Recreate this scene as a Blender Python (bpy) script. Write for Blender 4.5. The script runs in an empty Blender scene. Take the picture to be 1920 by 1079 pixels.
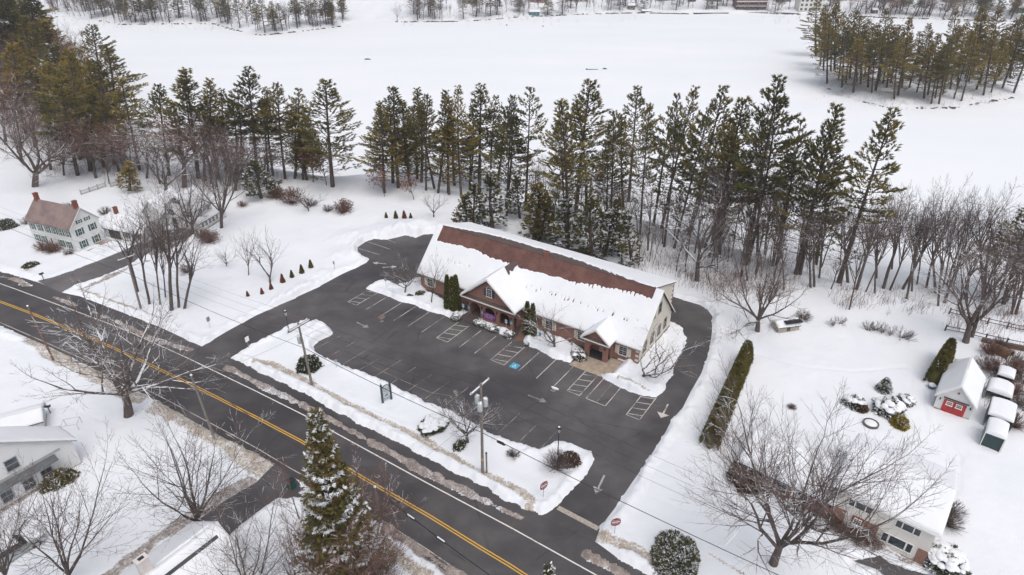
import bpy, math, random
import numpy as np
from mathutils import Vector, Matrix

sc = bpy.context.scene
# ------------------------------------------------------------------ camera, sky, sun, exposure
F, PIT, H = 1220.0, math.radians(29.5), 50.0
cam = bpy.data.objects.new('camera', bpy.data.cameras.new('camera'))
sc.collection.objects.link(cam); sc.camera = cam
cam.location = (0, 0, H); cam.rotation_euler = (math.pi/2-PIT, 0, 0)
cam.data.sensor_width = 36; cam.data.lens = F/1920*36
cam.data.clip_start = 0.5; cam.data.clip_end = 6000
w = bpy.data.worlds.new('World'); sc.world = w; w.use_nodes = True
nt = w.node_tree; bg = nt.nodes['Background']
sky = nt.nodes.new('ShaderNodeTexSky'); sky.sky_type = 'NISHITA'; sky.sun_disc = False
SUN_EL, SUN_ROT = math.radians(64), math.radians(160)
sky.sun_elevation = SUN_EL; sky.sun_rotation = SUN_ROT
sky.air_density = 1.0; sky.dust_density = 6.0; sky.ozone_density = 1.0; sky.altitude = 0
hsv = nt.nodes.new('ShaderNodeHueSaturation'); hsv.inputs['Saturation'].default_value = 0.52
nt.links.new(sky.outputs[0], hsv.inputs['Color']); nt.links.new(hsv.outputs[0], bg.inputs[0])
bg.inputs[1].default_value = 0.15
sun = bpy.data.objects.new('sun', bpy.data.lights.new('sun', 'SUN'))
sc.collection.objects.link(sun); sun.data.energy = 0.5; sun.data.angle = math.radians(80)
sun.data.color = (1.0, .97, .93)
sd_ = Vector((math.sin(SUN_ROT)*math.cos(SUN_EL), math.cos(SUN_ROT)*math.cos(SUN_EL), math.sin(SUN_EL)))
sun.rotation_euler = sd_.to_track_quat('Z', 'Y').to_euler()
vs = sc.view_settings
vs.view_transform = 'Standard'; vs.look = 'None'; vs.exposure = 0.07; vs.gamma = 1; vs.use_curve_mapping = False

RNG = random.Random(7)
PI = math.pi
# ------------------------------------------------------------------ pixel of the survey photo -> place on the ground
def ray(px, py):
    u = (px-960)/F; v = (py-539.5)/F
    return (u, math.cos(PIT)-v*math.sin(PIT), -math.sin(PIT)-v*math.cos(PIT))
def at(px, py, z=0.0):
    d = ray(px, py); t = (z-H)/d[2]
    return (d[0]*t, d[1]*t)
def proj(x, y, z):
    zz = z-H
    dep = y*math.cos(PIT)-zz*math.sin(PIT); up = y*math.sin(PIT)+zz*math.cos(PIT)
    return 960+F*x/dep, 539.5-F*up/dep, dep
def P(pts, z=0.0): return [at(a, b, z) for a, b in pts]

# ------------------------------------------------------------------ materials
MATS = {}
def newmat(name):
    m = bpy.data.materials.new(name); m.use_nodes = True
    return m, m.node_tree, m.node_tree.nodes['Principled BSDF']
def N(nt, t, **k):
    n = nt.nodes.new(t)
    for a, b in k.items(): setattr(n, a, b)
    return n
def mixc(nt, fac, a, b):
    m = N(nt, 'ShaderNodeMix', data_type='RGBA')
    for s, v in ((0, fac), (6, a), (7, b)):
        if isinstance(v, (tuple, float, int)): m.inputs[s].default_value = v if s == 0 else (*v[:3], 1)
        else: nt.links.new(v, m.inputs[s])
    return m.outputs[2]
def math_(nt, op, a, b=None, c=None, clamp=False):
    m = N(nt, 'ShaderNodeMath', operation=op, use_clamp=clamp)
    for i, v in enumerate((a, b, c)):
        if v is None: continue
        if isinstance(v, (float, int)): m.inputs[i].default_value = v
        else: nt.links.new(v, m.inputs[i])
    return m.outputs[0]
def coords(nt, kind='Object', scale=None):
    tc = N(nt, 'ShaderNodeTexCoord'); o = tc.outputs[kind]
    if scale:
        mp = N(nt, 'ShaderNodeMapping'); mp.inputs['Scale'].default_value = scale
        nt.links.new(o, mp.inputs[0]); o = mp.outputs[0]
    return o
def noise(nt, co, scale, detail=4, rough=.55):
    n = N(nt, 'ShaderNodeTexNoise'); n.inputs['Scale'].default_value = scale
    n.inputs['Detail'].default_value = detail; n.inputs['Roughness'].default_value = rough
    nt.links.new(co, n.inputs['Vector']); return n.outputs['Fac']
def ramp(nt, fac, stops, interp='LINEAR'):
    r = N(nt, 'ShaderNodeValToRGB'); r.color_ramp.interpolation = interp
    e = r.color_ramp.elements
    while len(e) < len(stops): e.new(.5)
    for el, (p, c) in zip(e, stops):
        el.position = p; el.color = (*(c if isinstance(c, tuple) else (c, c, c)), 1)
    nt.links.new(fac, r.inputs[0]); return r.outputs[0]
def bump(nt, b, h, strength, dist):
    n = N(nt, 'ShaderNodeBump'); n.inputs['Strength'].default_value = strength; n.inputs['Distance'].default_value = dist
    nt.links.new(h, n.inputs['Height']); nt.links.new(n.outputs[0], b.inputs['Normal'])
def flat(name, col, rough=.7, var=.15, scale=3., metal=0., bmp=0.):
    if name in MATS: return MATS[name]
    m, nt, b = newmat(name); co = coords(nt)
    nz = noise(nt, co, scale, 5)
    d = tuple(c*(1-var) for c in col); l = tuple(min(1, c*(1+var)) for c in col)
    c = ramp(nt, nz, [(.3, d), (.7, l)]); nt.links.new(c, b.inputs['Base Color'])
    b.inputs['Roughness'].default_value = rough; b.inputs['Metallic'].default_value = metal
    if bmp: bump(nt, b, noise(nt, co, scale*6, 3), bmp, .02)
    MATS[name] = m; return m
SNOW = (.76, .78, .81)
def mat_snow_ground():
    m, nt, b = newmat('snow_ground'); co = coords(nt)
    a = N(nt, 'ShaderNodeAttribute', attribute_name='dirt').outputs['Fac']
    t = N(nt, 'ShaderNodeAttribute', attribute_name='tan').outputs['Fac']
    n1 = noise(nt, co, .9, 6, .65); n2 = noise(nt, co, 4.5, 5, .7); n3 = noise(nt, co, .12, 4)
    base = ramp(nt, n3, [(.3, (.725, .755, .805)), (.7, (.775, .80, .84))])
    k = math_(nt, 'MULTIPLY_ADD', n2, 1.5, math_(nt, 'MULTIPLY', n1, .8))
    k = math_(nt, 'ADD', math_(nt, 'MULTIPLY', k, 1.5), -2.35)
    f = math_(nt, 'ADD', math_(nt, 'MULTIPLY', a, 1.35), k)
    f = ramp(nt, f, [(.05, 0.), (.75, .95)])
    n5 = math_(nt, 'ADD', math_(nt, 'MULTIPLY', noise(nt, co, 10., 5, .75), .6), math_(nt, 'MULTIPLY', noise(nt, co, 1.3, 4, .6), .4)); brown = ramp(nt, n5, [(.34, (.085, .068, .06)), (.5, (.24, .195, .17)), (.6, (.42, .375, .345)), (.72, (.68, .66, .65))])
    c = mixc(nt, f, base, brown)
    f2 = math_(nt, 'ADD', math_(nt, 'MULTIPLY', t, 1.3), k)
    f2 = ramp(nt, f2, [(.0, 0.), (.5, 1.)])
    tan = ramp(nt, n5, [(.32, (.20, .16, .125)), (.5, (.37, .315, .255)), (.64, (.58, .54, .49)), (.75, (.74, .73, .72))])
    c = mixc(nt, f2, c, tan)
    nt.links.new(c, b.inputs['Base Color']); b.inputs['Roughness'].default_value = .75
    b.inputs['Specular IOR Level'].default_value = .25
    bump(nt, b, math_(nt, 'ADD', n2, math_(nt, 'MULTIPLY', n1, 2.)), .35, .12)
    return m
def mat_snow(name='snow'):
    if name in MATS: return MATS[name]
    m, nt, b = newmat(name); co = coords(nt)
    c = ramp(nt, noise(nt, co, .5, 5), [(.3, (.74, .765, .81)), (.7, (.79, .81, .845))])
    nt.links.new(c, b.inputs['Base Color']); b.inputs['Roughness'].default_value = .7
    b.inputs['Specular IOR Level'].default_value = .25
    bump(nt, b, noise(nt, co, 2.5, 5), .3, .08)
    MATS[name] = m; return m
def mat_lake():
    m, nt, b = newmat('lake_snow'); co = coords(nt)
    n = noise(nt, coords(nt, 'Object', (.01, .035, 1)), 1., 6, .6)
    c = ramp(nt, n, [(.3, (.75, .785, .83)), (.5, (.775, .803, .84)), (.72, (.81, .83, .86))])
    nt.links.new(c, b.inputs['Base Color']); b.inputs['Roughness'].default_value = .8
    b.inputs['Specular IOR Level'].default_value = .2
    bump(nt, b, noise(nt, co, .25, 6), .2, .15); return m
def mat_asphalt(name, base, stain=True):
    m, nt, b = newmat(name); co = coords(nt)
    n1 = noise(nt, co, .09, 6, .6); n2 = noise(nt, co, .45, 5, .6); n3 = noise(nt, co, 9, 3, .7)
    v = math_(nt, 'ADD', math_(nt, 'MULTIPLY', n1, .75), math_(nt, 'MULTIPLY', n2, .4))
    k = base
    n4 = noise(nt, coords(nt, 'Object', (.35, 1.2, 1)), .35, 6, .7)
    c = ramp(nt, v, [(.40, (k*.55, k*.52, k*.58)), (.52, (k*.92, k*.86, k*.92)), (.60, (k*1.15, k*1.08, k*1.14)), (.73, (k*1.6, k*1.52, k*1.56))])
    c = mixc(nt, ramp(nt, n3, [(.3, 0.), (.8, .25)]), c, (k*2.2, k*2.1, k*2.1))
    # tyre-polished bands and reddish grit
    g = noise(nt, coords(nt, 'Object', (1, 1, 1)), .22, 3, .5)
    c = mixc(nt, ramp(nt, g, [(.62, 0.), (.74, .45)]), c, (k*1.7, k*1.1, k*1.05))
    c = mixc(nt, ramp(nt, n4, [(.54, 0.), (.72, .42)]), c, (k*2.0, k*1.95, k*1.98))
    c = mixc(nt, ramp(nt, noise(nt, co, .06, 3, .5), [(.48, 0.), (.60, .6)]), c, (k*.50, k*.48, k*.53))
    # hairline cracks
    vo = N(nt, 'ShaderNodeTexVoronoi', feature='DISTANCE_TO_EDGE'); vo.inputs['Scale'].default_value = .085
    nt.links.new(co, vo.inputs['Vector'])
    cr = ramp(nt, vo.outputs['Distance'], [(.0, .55), (.010, 0.)])
    gate = ramp(nt, noise(nt, co, .3, 3), [(.45, 0.), (.6, 1.)])
    c = mixc(nt, math_(nt, 'MULTIPLY', cr, gate), c, (k*.4, k*.38, k*.38))
    nt.links.new(c, b.inputs['Base Color'])
    r = ramp(nt, n1, [(.35, .42), (.6, .8)]); nt.links.new(r, b.inputs['Roughness'])
    b.inputs['Specular IOR Level'].default_value = .35
    bump(nt, b, n3, .25, .02); return m
def mat_paint(name, col, wear=.5, under=(.055, .05, .054)):
    if name in MATS: return MATS[name]
    m, nt, b = newmat(name); co = coords(nt)
    n = math_(nt, 'ADD', math_(nt, 'MULTIPLY', noise(nt, co, .6, 3), .5), math_(nt, 'MULTIPLY', noise(nt, co, 7, 4, .7), .5))
    f = ramp(nt, n, [(wear-.08, 1.), (wear+.06, 0.)])
    c = mixc(nt, f, col, under); nt.links.new(c, b.inputs['Base Color'])
    b.inputs['Roughness'].default_value = .7
    MATS[name] = m; return m
def mat_brick(name='brick', vert='Z'):
    if name in MATS: return MATS[name]
    m, nt, b = newmat(name)
    tc = N(nt, 'ShaderNodeTexCoord'); sp = N(nt, 'ShaderNodeSeparateXYZ'); nt.links.new(tc.outputs['Object'], sp.inputs[0])
    cb = N(nt, 'ShaderNodeCombineXYZ')
    s = math_(nt, 'ADD', sp.outputs[0], sp.outputs[1])
    nt.links.new(s, cb.inputs[0]); nt.links.new(sp.outputs[2 if vert == 'Z' else 1], cb.inputs[1])
    if vert != 'Z': nt.links.new(sp.outputs[0], cb.inputs[0])
    br = N(nt, 'ShaderNodeTexBrick'); nt.links.new(cb.outputs[0], br.inputs['Vector'])
    br.inputs['Scale'].default_value = 1; br.inputs['Brick Width'].default_value = .24; br.inputs['Row Height'].default_value = .085
    br.inputs['Mortar Size'].default_value = .008
    br.inputs['Color1'].default_value = (.27, .118, .088, 1); br.inputs['Color2'].default_value = (.20, .088, .068, 1); br.inputs['Mortar'].default_value = (.36, .29, .25, 1)
    nz = noise(nt, tc.outputs['Object'], .8, 5)
    c = mixc(nt, ramp(nt, nz, [(.35, 0.), (.75, .4)]), br.outputs['Color'], (.32, .16, .12))
    nt.links.new(c, b.inputs['Base Color']); b.inputs['Roughness'].default_value = .85
    bump(nt, b, br.outputs['Fac'], -.4, .02)
    MATS[name] = m; return m
def mat_shingle(name, c1, c2, c3, sl=.16):
    if name in MATS: return MATS[name]
    m, nt, b = newmat(name)
    tc = N(nt, 'ShaderNodeTexCoord'); sp = N(nt, 'ShaderNodeSeparateXYZ'); nt.links.new(tc.outputs['Object'], sp.inputs[0])
    cb = N(nt, 'ShaderNodeCombineXYZ'); nt.links.new(sp.outputs[0], cb.inputs[0]); nt.links.new(sp.outputs[1], cb.inputs[1])
    br = N(nt, 'ShaderNodeTexBrick'); nt.links.new(cb.outputs[0], br.inputs['Vector'])
    br.inputs['Scale'].default_value = 1; br.inputs['Brick Width'].default_value = .3; br.inputs['Row Height'].default_value = sl
    br.inputs['Mortar Size'].default_value = .006
    br.inputs['Color1'].default_value = (*c1, 1); br.inputs['Color2'].default_value = (*c2, 1); br.inputs['Mortar'].default_value = (*[x*.5 for x in c2], 1)
    c = mixc(nt, ramp(nt, noise(nt, tc.outputs['Object'], .5, 6, .65), [(.42, 0.), (.62, .8)]), br.outputs['Color'], c3)
    nt.links.new(c, b.inputs['Base Color']); b.inputs['Roughness'].default_value = .9
    bump(nt, b, br.outputs['Fac'], -.4, .02)
    MATS[name] = m; return m
def mat_siding(name, col, step=.18):
    if name in MATS: return MATS[name]
    m, nt, b = newmat(name); tc = N(nt, 'ShaderNodeTexCoord'); sp = N(nt, 'ShaderNodeSeparateXYZ'); nt.links.new(tc.outputs['Object'], sp.inputs[0])
    f = math_(nt, 'FRACT', math_(nt, 'MULTIPLY', sp.outputs[2], 1/step))
    c = mixc(nt, ramp(nt, f, [(.0, .35), (.12, 0.)]), col, tuple(x*.72 for x in col))
    c = mixc(nt, ramp(nt, noise(nt, tc.outputs['Object'], .6, 5), [(.4, 0.), (.8, .25)]), c, tuple(x*.8 for x in col))
    nt.links.new(c, b.inputs['Base Color']); b.inputs['Roughness'].default_value = .65
    bump(nt, b, f, .4, .02)
    MATS[name] = m; return m
def mat_glass(name='window_glass', col=(.035, .045, .055)):
    if name in MATS: return MATS[name]
    m, nt, b = newmat(name); co = coords(nt)
    c = ramp(nt, noise(nt, co, 1.3, 2), [(.35, tuple(x*.6 for x in col)), (.65, tuple(x*2.2 for x in col))])
    nt.links.new(c, b.inputs['Base Color']); b.inputs['Roughness'].default_value = .08
    b.inputs['Specular IOR Level'].default_value = .5
    MATS[name] = m; return m
def mat_bark(name, col, snow=.0):
    if name in MATS: return MATS[name]
    m, nt, b = newmat(name); co = coords(nt, 'Object', (1, 1, .25))
    n = noise(nt, co, 3., 5, .65)
    c = ramp(nt, n, [(.3, tuple(x*.6 for x in col)), (.7, tuple(x*1.35 for x in col))])
    if snow > 0:
        g = N(nt, 'ShaderNodeNewGeometry'); sp = N(nt, 'ShaderNodeSeparateXYZ'); nt.links.new(g.outputs['Normal'], sp.inputs[0])
        k = math_(nt, 'MULTIPLY_ADD', noise(nt, coords(nt), .55, 4, .7), 2.4, -1.2)
        k = math_(nt, 'ADD', k, sp.outputs[2])
        f = ramp(nt, k, [(.95-snow, 0.), (1.0-snow+.12, 1.)])
        c = mixc(nt, f, c, SNOW)
    nt.links.new(c, b.inputs['Base Color']); b.inputs['Roughness'].default_value = .9
    b.inputs['Specular IOR Level'].default_value = .2
    MATS[name] = m; return m
def mat_leaf(name, stops, white=.97):
    """needles / leaves: colour follows a per-tuft value, plus a shift per tree; snow lies on tufts valued 1"""
    if name in MATS: return MATS[name]
    m, nt, b = newmat(name)
    a = N(nt, 'ShaderNodeAttribute', attribute_name='tint').outputs['Fac']
    oi = N(nt, 'ShaderNodeObjectInfo')
    big = noise(nt, coords(nt), .22, 3)
    v = math_(nt, 'ADD', math_(nt, 'MULTIPLY', a, .5), math_(nt, 'MULTIPLY_ADD', big, .8, -.18))
    v = math_(nt, 'ADD', v, math_(nt, 'MULTIPLY_ADD', oi.outputs['Random'], .24, -.12))
    c = ramp(nt, v, stops)
    c = mixc(nt, ramp(nt, a, [(white, 0.), (white+.01, 1.)], 'CONSTANT'), c, SNOW)
    nt.links.new(c, b.inputs['Base Color']); b.inputs['Roughness'].default_value = .8
    b.inputs['Specular IOR Level'].default_value = .15
    MATS[name] = m; return m

M_snow = mat_snow(); M_bark = mat_bark('pine_bark', (.105, .083, .075)); M_brick = mat_brick()
M_bark_s = mat_bark('grey_bark_with_snow', (.115, .095, .085), .42)
M_bark_l = mat_bark('grey_bark', (.12, .098, .09), .22)
M_twig = mat_bark('twig_bark', (.13, .10, .092), .18)
M_twig_s = mat_bark('twig_bark_with_snow', (.135, .108, .10), .24)
M_twig_r = mat_bark('reddish_twigs', (.17, .095, .075), .12)
M_needle = mat_leaf('pine_needles', [(.1, (.052, .06, .036)), (.32, (.095, .095, .04)), (.5, (.16, .142, .046)), (.7, (.25, .195, .052)), (.92, (.29, .17, .06))])
M_needle_o = mat_leaf('olive_pine_needles', [(.1, (.09, .086, .038)), (.35, (.18, .15, .045)), (.6, (.30, .225, .056)), (.85, (.38, .23, .065))])
M_spruce = mat_leaf('spruce_needles', [(.15, (.045, .05, .03)), (.45, (.10, .098, .04)), (.65, (.16, .13, .045)), (.85, (.20, .13, .06))])
M_arbor = mat_leaf('arborvitae_leaves', [(.12, (.05, .06, .025)), (.42, (.125, .125, .034)), (.72, (.21, .175, .045)), (.95, (.25, .16, .05))])
M_hedge = mat_leaf('hedge_leaves', [(.12, (.05, .048, .022)), (.4, (.12, .108, .03)), (.7, (.19, .155, .042)), (.92, (.20, .12, .05))])
M_rhodo = mat_leaf('broad_leaves', [(.15, (.04, .05, .03)), (.45, (.09, .098, .05)), (.7, (.14, .125, .065)), (.9, (.17, .105, .08))])
M_rust = mat_leaf('rusty_leaves', [(.1, (.13, .05, .03)), (.5, (.25, .10, .055)), (.9, (.36, .17, .09))])
M_gold = mat_leaf('golden_leaves', [(.1, (.16, .12, .02)), (.5, (.33, .25, .035)), (.9, (.42, .30, .06))])
M_brownleaf = mat_leaf('brown_shrub_leaves', [(.1, (.06, .035, .025)), (.5, (.12, .075, .05)), (.9, (.20, .12, .08))])
M_wood = flat('weathered_pole_wood', (.215, .19, .175), .85, .25, 4)
M_black = flat('black_metal', (.02, .022, .025), .45, .1)
M_metal = flat('galvanised_metal', (.42, .44, .45), .45, .1, 5, .4)
M_white = flat('white_trim', (.76, .75, .72), .55, .06)
M_cream = flat('cream_trim', (.66, .60, .50), .6, .08)

# ------------------------------------------------------------------ mesh helpers
class MB:
    def __init__(s): s.v = []; s.f = []; s.t = []
    def quad(s, a, b, c, d): n = len(s.v); s.v += [a, b, c, d]; s.f.append((n, n+1, n+2, n+3)); return s
    def poly(s, pts): n = len(s.v); s.v += list(pts); s.f.append(tuple(range(n, n+len(pts)))); return s
    def box(s, x0, x1, y0, y1, z0, z1):
        n = len(s.v)
        s.v += [(x, y, z) for z in (z0, z1) for x, y in ((x0, y0), (x1, y0), (x1, y1), (x0, y1))]
        s.f += [(n+3, n+2, n+1, n), (n+4, n+5, n+6, n+7)] + [(n+i, n+(i+1) % 4, n+4+(i+1) % 4, n+4+i) for i in range(4)]
        return s
    def prism(s, pts, z0, z1):
        n = len(s.v); k = len(pts)
        s.v += [(p[0], p[1], z0) for p in pts]+[(p[0], p[1], z1) for p in pts]
        s.f += [tuple(range(n+k-1, n-1, -1)), tuple(range(n+k, n+2*k))]+[(n+i, n+(i+1) % k, n+k+(i+1) % k, n+k+i) for i in range(k)]
        return s
    def extr(s, pts3, off):
        """closed outline pts3 swept by vector off"""
        n = len(s.v); k = len(pts3)
        s.v += [tuple(p) for p in pts3]+[(p[0]+off[0], p[1]+off[1], p[2]+off[2]) for p in pts3]
        s.f += [tuple(range(n+k-1, n-1, -1)), tuple(range(n+k, n+2*k))]+[(n+i, n+(i+1) % k, n+k+(i+1) % k, n+k+i) for i in range(k)]
        return s
    def tube(s, pts, rad, n=6, cap=True):
        base = len(s.v); m = len(pts)
        for i, p in enumerate(pts):
            a = pts[max(0, i-1)]; b = pts[min(m-1, i+1)]
            d = (b[0]-a[0], b[1]-a[1], b[2]-a[2]); l = math.sqrt(d[0]**2+d[1]**2+d[2]**2) or 1
            d = (d[0]/l, d[1]/l, d[2]/l)
            if abs(d[2]) < .9: ux, uy, uz = -d[1], d[0], 0.
            else: ux, uy, uz = 0., -d[2], d[1]
            l = math.sqrt(ux*ux+uy*uy+uz*uz); ux /= l; uy /= l; uz /= l
            wx, wy, wz = d[1]*uz-d[2]*uy, d[2]*ux-d[0]*uz, d[0]*uy-d[1]*ux
            r = rad[i] if hasattr(rad, '__len__') else rad
            for k in range(n):
                c = math.cos(2*PI*k/n)*r; q = math.sin(2*PI*k/n)*r
                s.v.append((p[0]+ux*c+wx*q, p[1]+uy*c+wy*q, p[2]+uz*c+wz*q))
        for i in range(m-1):
            for k in range(n):
                a = base+i*n+k; b = base+i*n+(k+1) % n
                s.f.append((a, b, b+n, a+n))
        if cap: s.f.append(tuple(base+(m-1)*n+k for k in range(n))); s.f.append(tuple(base+n-1-k for k in range(n)))
        return s
    def lathe(s, prof, n=12, c=(0, 0)):
        base = len(s.v)
        for r, z in prof:
            for k in range(n): s.v.append((c[0]+r*math.cos(2*PI*k/n), c[1]+r*math.sin(2*PI*k/n), z))
        for i in range(len(prof)-1):
            for k in range(n):
                a = base+i*n+k; b = base+i*n+(k+1) % n
                s.f.append((a, b, b+n, a+n))
        s.f.append(tuple(base+(len(prof)-1)*n+k for k in range(n)))
        return s
    def mesh(s, name, mat, smooth=False):
        me = bpy.data.meshes.new(name); me.from_pydata(s.v, [], s.f)
        if mat: me.materials.append(mat)
        if s.t:
            a = me.attributes.new('tint', 'FLOAT', 'POINT'); a.data.foreach_set('value', s.t+[.5]*(len(s.v)-len(s.t)))
        if smooth: me.polygons.foreach_set('use_smooth', [True]*len(me.polygons))
        return me
    def obj(s, name, mat, parent=None, smooth=False, loc=None, rz=None):
        return link(name, s.mesh(name, mat, smooth), parent, loc, rz)
def link(name, me, parent=None, loc=None, rz=None):
    o = bpy.data.objects.new(name, me); sc.collection.objects.link(o)
    if parent: o.parent = parent
    if loc: o.location = loc
    if rz is not None: o.rotation_euler = (0, 0, rz)
    return o
def tag(o, label=None, cat=None, group=None, kind=None):
    if label: o['label'] = label
    if cat: o['category'] = cat
    if group: o['group'] = group
    if kind: o['kind'] = kind
    return o
def thing(name, label, cat, loc=(0, 0, 0), rz=0, group=None):
    o = bpy.data.objects.new(name, None); sc.collection.objects.link(o); o.empty_display_size = .5
    o.location = loc; o.rotation_euler = (0, 0, rz)
    return tag(o, label, cat, group)
def instance(name, meshes, label, cat, loc, rot=(0, 0, 0), scale=(1, 1, 1), group=None):
    """a thing made of shared meshes: [(part name, mesh), ...]"""
    r = thing(name, label, cat, loc, 0, group); r.rotation_euler = rot; r.scale = scale
    for pn, me in meshes: link(pn, me, r)
    return r
_o1 = 'first second third fourth fifth sixth seventh eighth ninth tenth eleventh twelfth thirteenth fourteenth fifteenth sixteenth seventeenth eighteenth nineteenth'.split()
_t1 = 'twenty thirty forty fifty sixty seventy eighty ninety'.split(); _t2 = 'twentieth thirtieth fortieth fiftieth sixtieth seventieth eightieth ninetieth'.split()
def ordw(n):
    if n >= 100: return 'hundred and '+ordw(n-100) if n > 100 else 'hundredth'
    if n < 20: return _o1[n-1]
    return _t2[n//10-2] if n % 10 == 0 else _t1[n//10-2]+'-'+_o1[n % 10-1]
ORD = ['leftmost']+[ordw(i)+' from the left' for i in range(2, 180)]

# ------------------------------------------------------------------ outlines of the site
ROAD_N = [(-140, 430), (-60, 478), (0, 508), (75, 531), (112, 548), (150, 556), (250, 594), (300, 614), (378, 650), (432, 671), (480, 696), (560, 734), (630, 771), (705, 811), (830, 874), (960, 943), (1018, 969), (1115, 1015), (1160, 1048), (1215, 1079), (1330, 1150), (1460, 1240)]
ROAD_S = [(1100, 1240), (960, 1150), (850, 1082), (790, 1042), (720, 992), (650, 945), (545, 893), (516, 870), (480, 853), (400, 811), (290, 750), (200, 704), (100, 654), (0, 611), (-60, 588), (-140, 555)]
LOT = [(378, 650), (425, 622), (480, 592), (535, 567), (590, 542), (640, 515), (687, 493), (692, 487), (681, 480), (670, 475), (669, 465), (685, 454), (702, 447), (725, 450), (742, 446), (762, 441), (780, 446), (797, 439), (822, 438), (900, 440), (1100, 470), (1230, 530), (1261, 556), (1285, 564), (1312, 572), (1326, 580), (1336, 594), (1335, 622), (1330, 660), (1315, 700), (1295, 735), (1280, 765), (1260, 787), (1247, 812), (1210, 870), (1185, 905), (1155, 950), (1127, 987), (1115, 1018), (1018, 975), (430, 680)]
ISLAND_BED = [(432, 672), (480, 643), (510, 628), (542, 612), (570, 606), (595, 604), (620, 617), (624, 627), (600, 640), (587, 650), (595, 663), (642, 684), (675, 697), (730, 718), (792, 748), (825, 761), (842, 773), (905, 803), (920, 811), (960, 826), (1008, 842), (1035, 831), (1055, 826), (1085, 838), (1107, 846), (1117, 862), (1110, 882), (1085, 912), (1060, 940), (1040, 957), (1015, 968), (987, 957), (960, 943), (830, 874), (705, 811), (560, 734), (480, 696)]
BED_A = [(687, 541), (700, 531), (714, 525), (745, 534), (790, 519), (800, 545), (880, 585), (868, 590), (857, 601), (805, 584), (755, 566), (715, 553)]
BED_B = [(885, 607), (925, 622), (957, 638), (966, 627), (970, 612), (950, 604), (905, 592), (880, 597)]
BED_C = [(979, 636), (985, 648), (1010, 659), (1035, 671), (1058, 678), (1076, 683), (1090, 679), (1100, 668), (1095, 655), (1050, 632), (995, 612)]
BED_D = [(1123, 697), (1130, 710), (1160, 725), (1180, 734), (1202, 741), (1230, 746), (1242, 737), (1260, 702), (1282, 660), (1287, 635), (1282, 616), (1270, 606), (1255, 600), (1240, 620), (1200, 665), (1160, 670), (1140, 685)]
DRIVE_L = [(70, 527), (100, 520), (130, 509), (185, 489), (235, 468), (275, 450), (310, 432), (348, 427), (372, 434), (352, 446), (318, 458), (290, 468), (240, 498), (190, 520), (135, 538), (112, 550)]
DRIVE_B = [(517, 868), (548, 893), (590, 930), (520, 938), (490, 955), (450, 985), (400, 1030), (370, 1060), (330, 1085), (250, 1150), (190, 1150), (250, 1065), (330, 1005), (372, 975), (420, 940), (480, 905)]
DRIVE_C = [(1600, 1052), (1650, 1042), (1668, 1056), (1760, 1085), (1800, 1130), (1720, 1130), (1645, 1068)]

def inside_sd(poly, X, Y):
    """signed distance to polygon, negative inside"""
    d = np.full(X.shape, 1e9); ins = np.zeros(X.shape, bool)
    n = len(poly)
    for i in range(n):
        x0, y0 = poly[i]; x1, y1 = poly[(i+1) % n]
        ex, ey = x1-x0, y1-y0; L2 = ex*ex+ey*ey+1e-12
        wx, wy = X-x0, Y-y0
        t = np.clip((wx*ex+wy*ey)/L2, 0, 1)
        d = np.minimum(d, (wx-ex*t)**2+(wy-ey*t)**2)
        c = (y0 <= Y) != (y1 <= Y)
        if abs(ey) > 1e-9: ins ^= c & (X < x0+(Y-y0)*ex/ey)
    d = np.sqrt(d); return np.where(ins, -d, d)
def line_d(pts, X, Y):
    d = np.full(X.shape, 1e9)
    for i in range(len(pts)-1):
        x0, y0 = pts[i]; x1, y1 = pts[i+1]; ex, ey = x1-x0, y1-y0; L2 = ex*ex+ey*ey+1e-12
        t = np.clip(((X-x0)*ex+(Y-y0)*ey)/L2, 0, 1)
        d = np.minimum(d, (X-x0-ex*t)**2+(Y-y0-ey*t)**2)
    return np.sqrt(d)
_g = np.random.RandomState(3).rand(256, 256)
def vnoise(X, Y, f, seed=0):
    x = X*f+seed*17.3+1000; y = Y*f+seed*7.7+1000
    xi = np.floor(x).astype(int); yi = np.floor(y).astype(int); fx = x-xi; fy = y-yi
    fx = fx*fx*(3-2*fx); fy = fy*fy*(3-2*fy)
    g = lambda a, b: _g[a % 256, b % 256]
    return (g(xi, yi)*(1-fx)*(1-fy)+g(xi+1, yi)*fx*(1-fy)+g(xi, yi+1)*(1-fx)*fy+g(xi+1, yi+1)*fx*fy)-.5
def fbm(X, Y, f, seed=0, o=4):
    r = 0; a = 1
    for k in range(o): r = r+a*vnoise(X, Y, f*2**k, seed+k); a *= .55
    return r
def smooth(t): t = np.clip(t, 0, 1); return t*t*(3-2*t)

ZL = -5.0
near = [(-60, 40), (60, 60), (100, 72), (125, 105), (150, 150), (205, 205), (262, 240), (420, 285), (560, 325), (650, 338), (700, 332), (760, 340), (850, 360), (1000, 385), (1200, 408), (1300, 440), (1400, 470), (1500, 498), (1560, 522), (1700, 560), (1790, 578), (1960, 590), (2300, 640)]
far = [(2500, 60), (1920, 42), (1800, 38), (1660, 34), (1560, 30), (1440, 26), (1300, 27), (1200, 24), (1100, 27), (960, 34), (870, 41), (800, 40), (740, 42), (700, 36), (640, 50), (560, 60), (490, 67), (440, 57), (400, 45), (230, 47), (135, 33), (100, 30), (40, 20), (-60, 22)]
LAKE = P(near, ZL)+P(far, ZL)
ISLE = P([(1526, 148), (1545, 163), (1570, 176), (1620, 192), (1670, 204), (1720, 203), (1790, 203), (1850, 191), (1900, 184), (1950, 160), (1960, 130), (1850, 112), (1700, 108), (1560, 118)], ZL)
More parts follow.
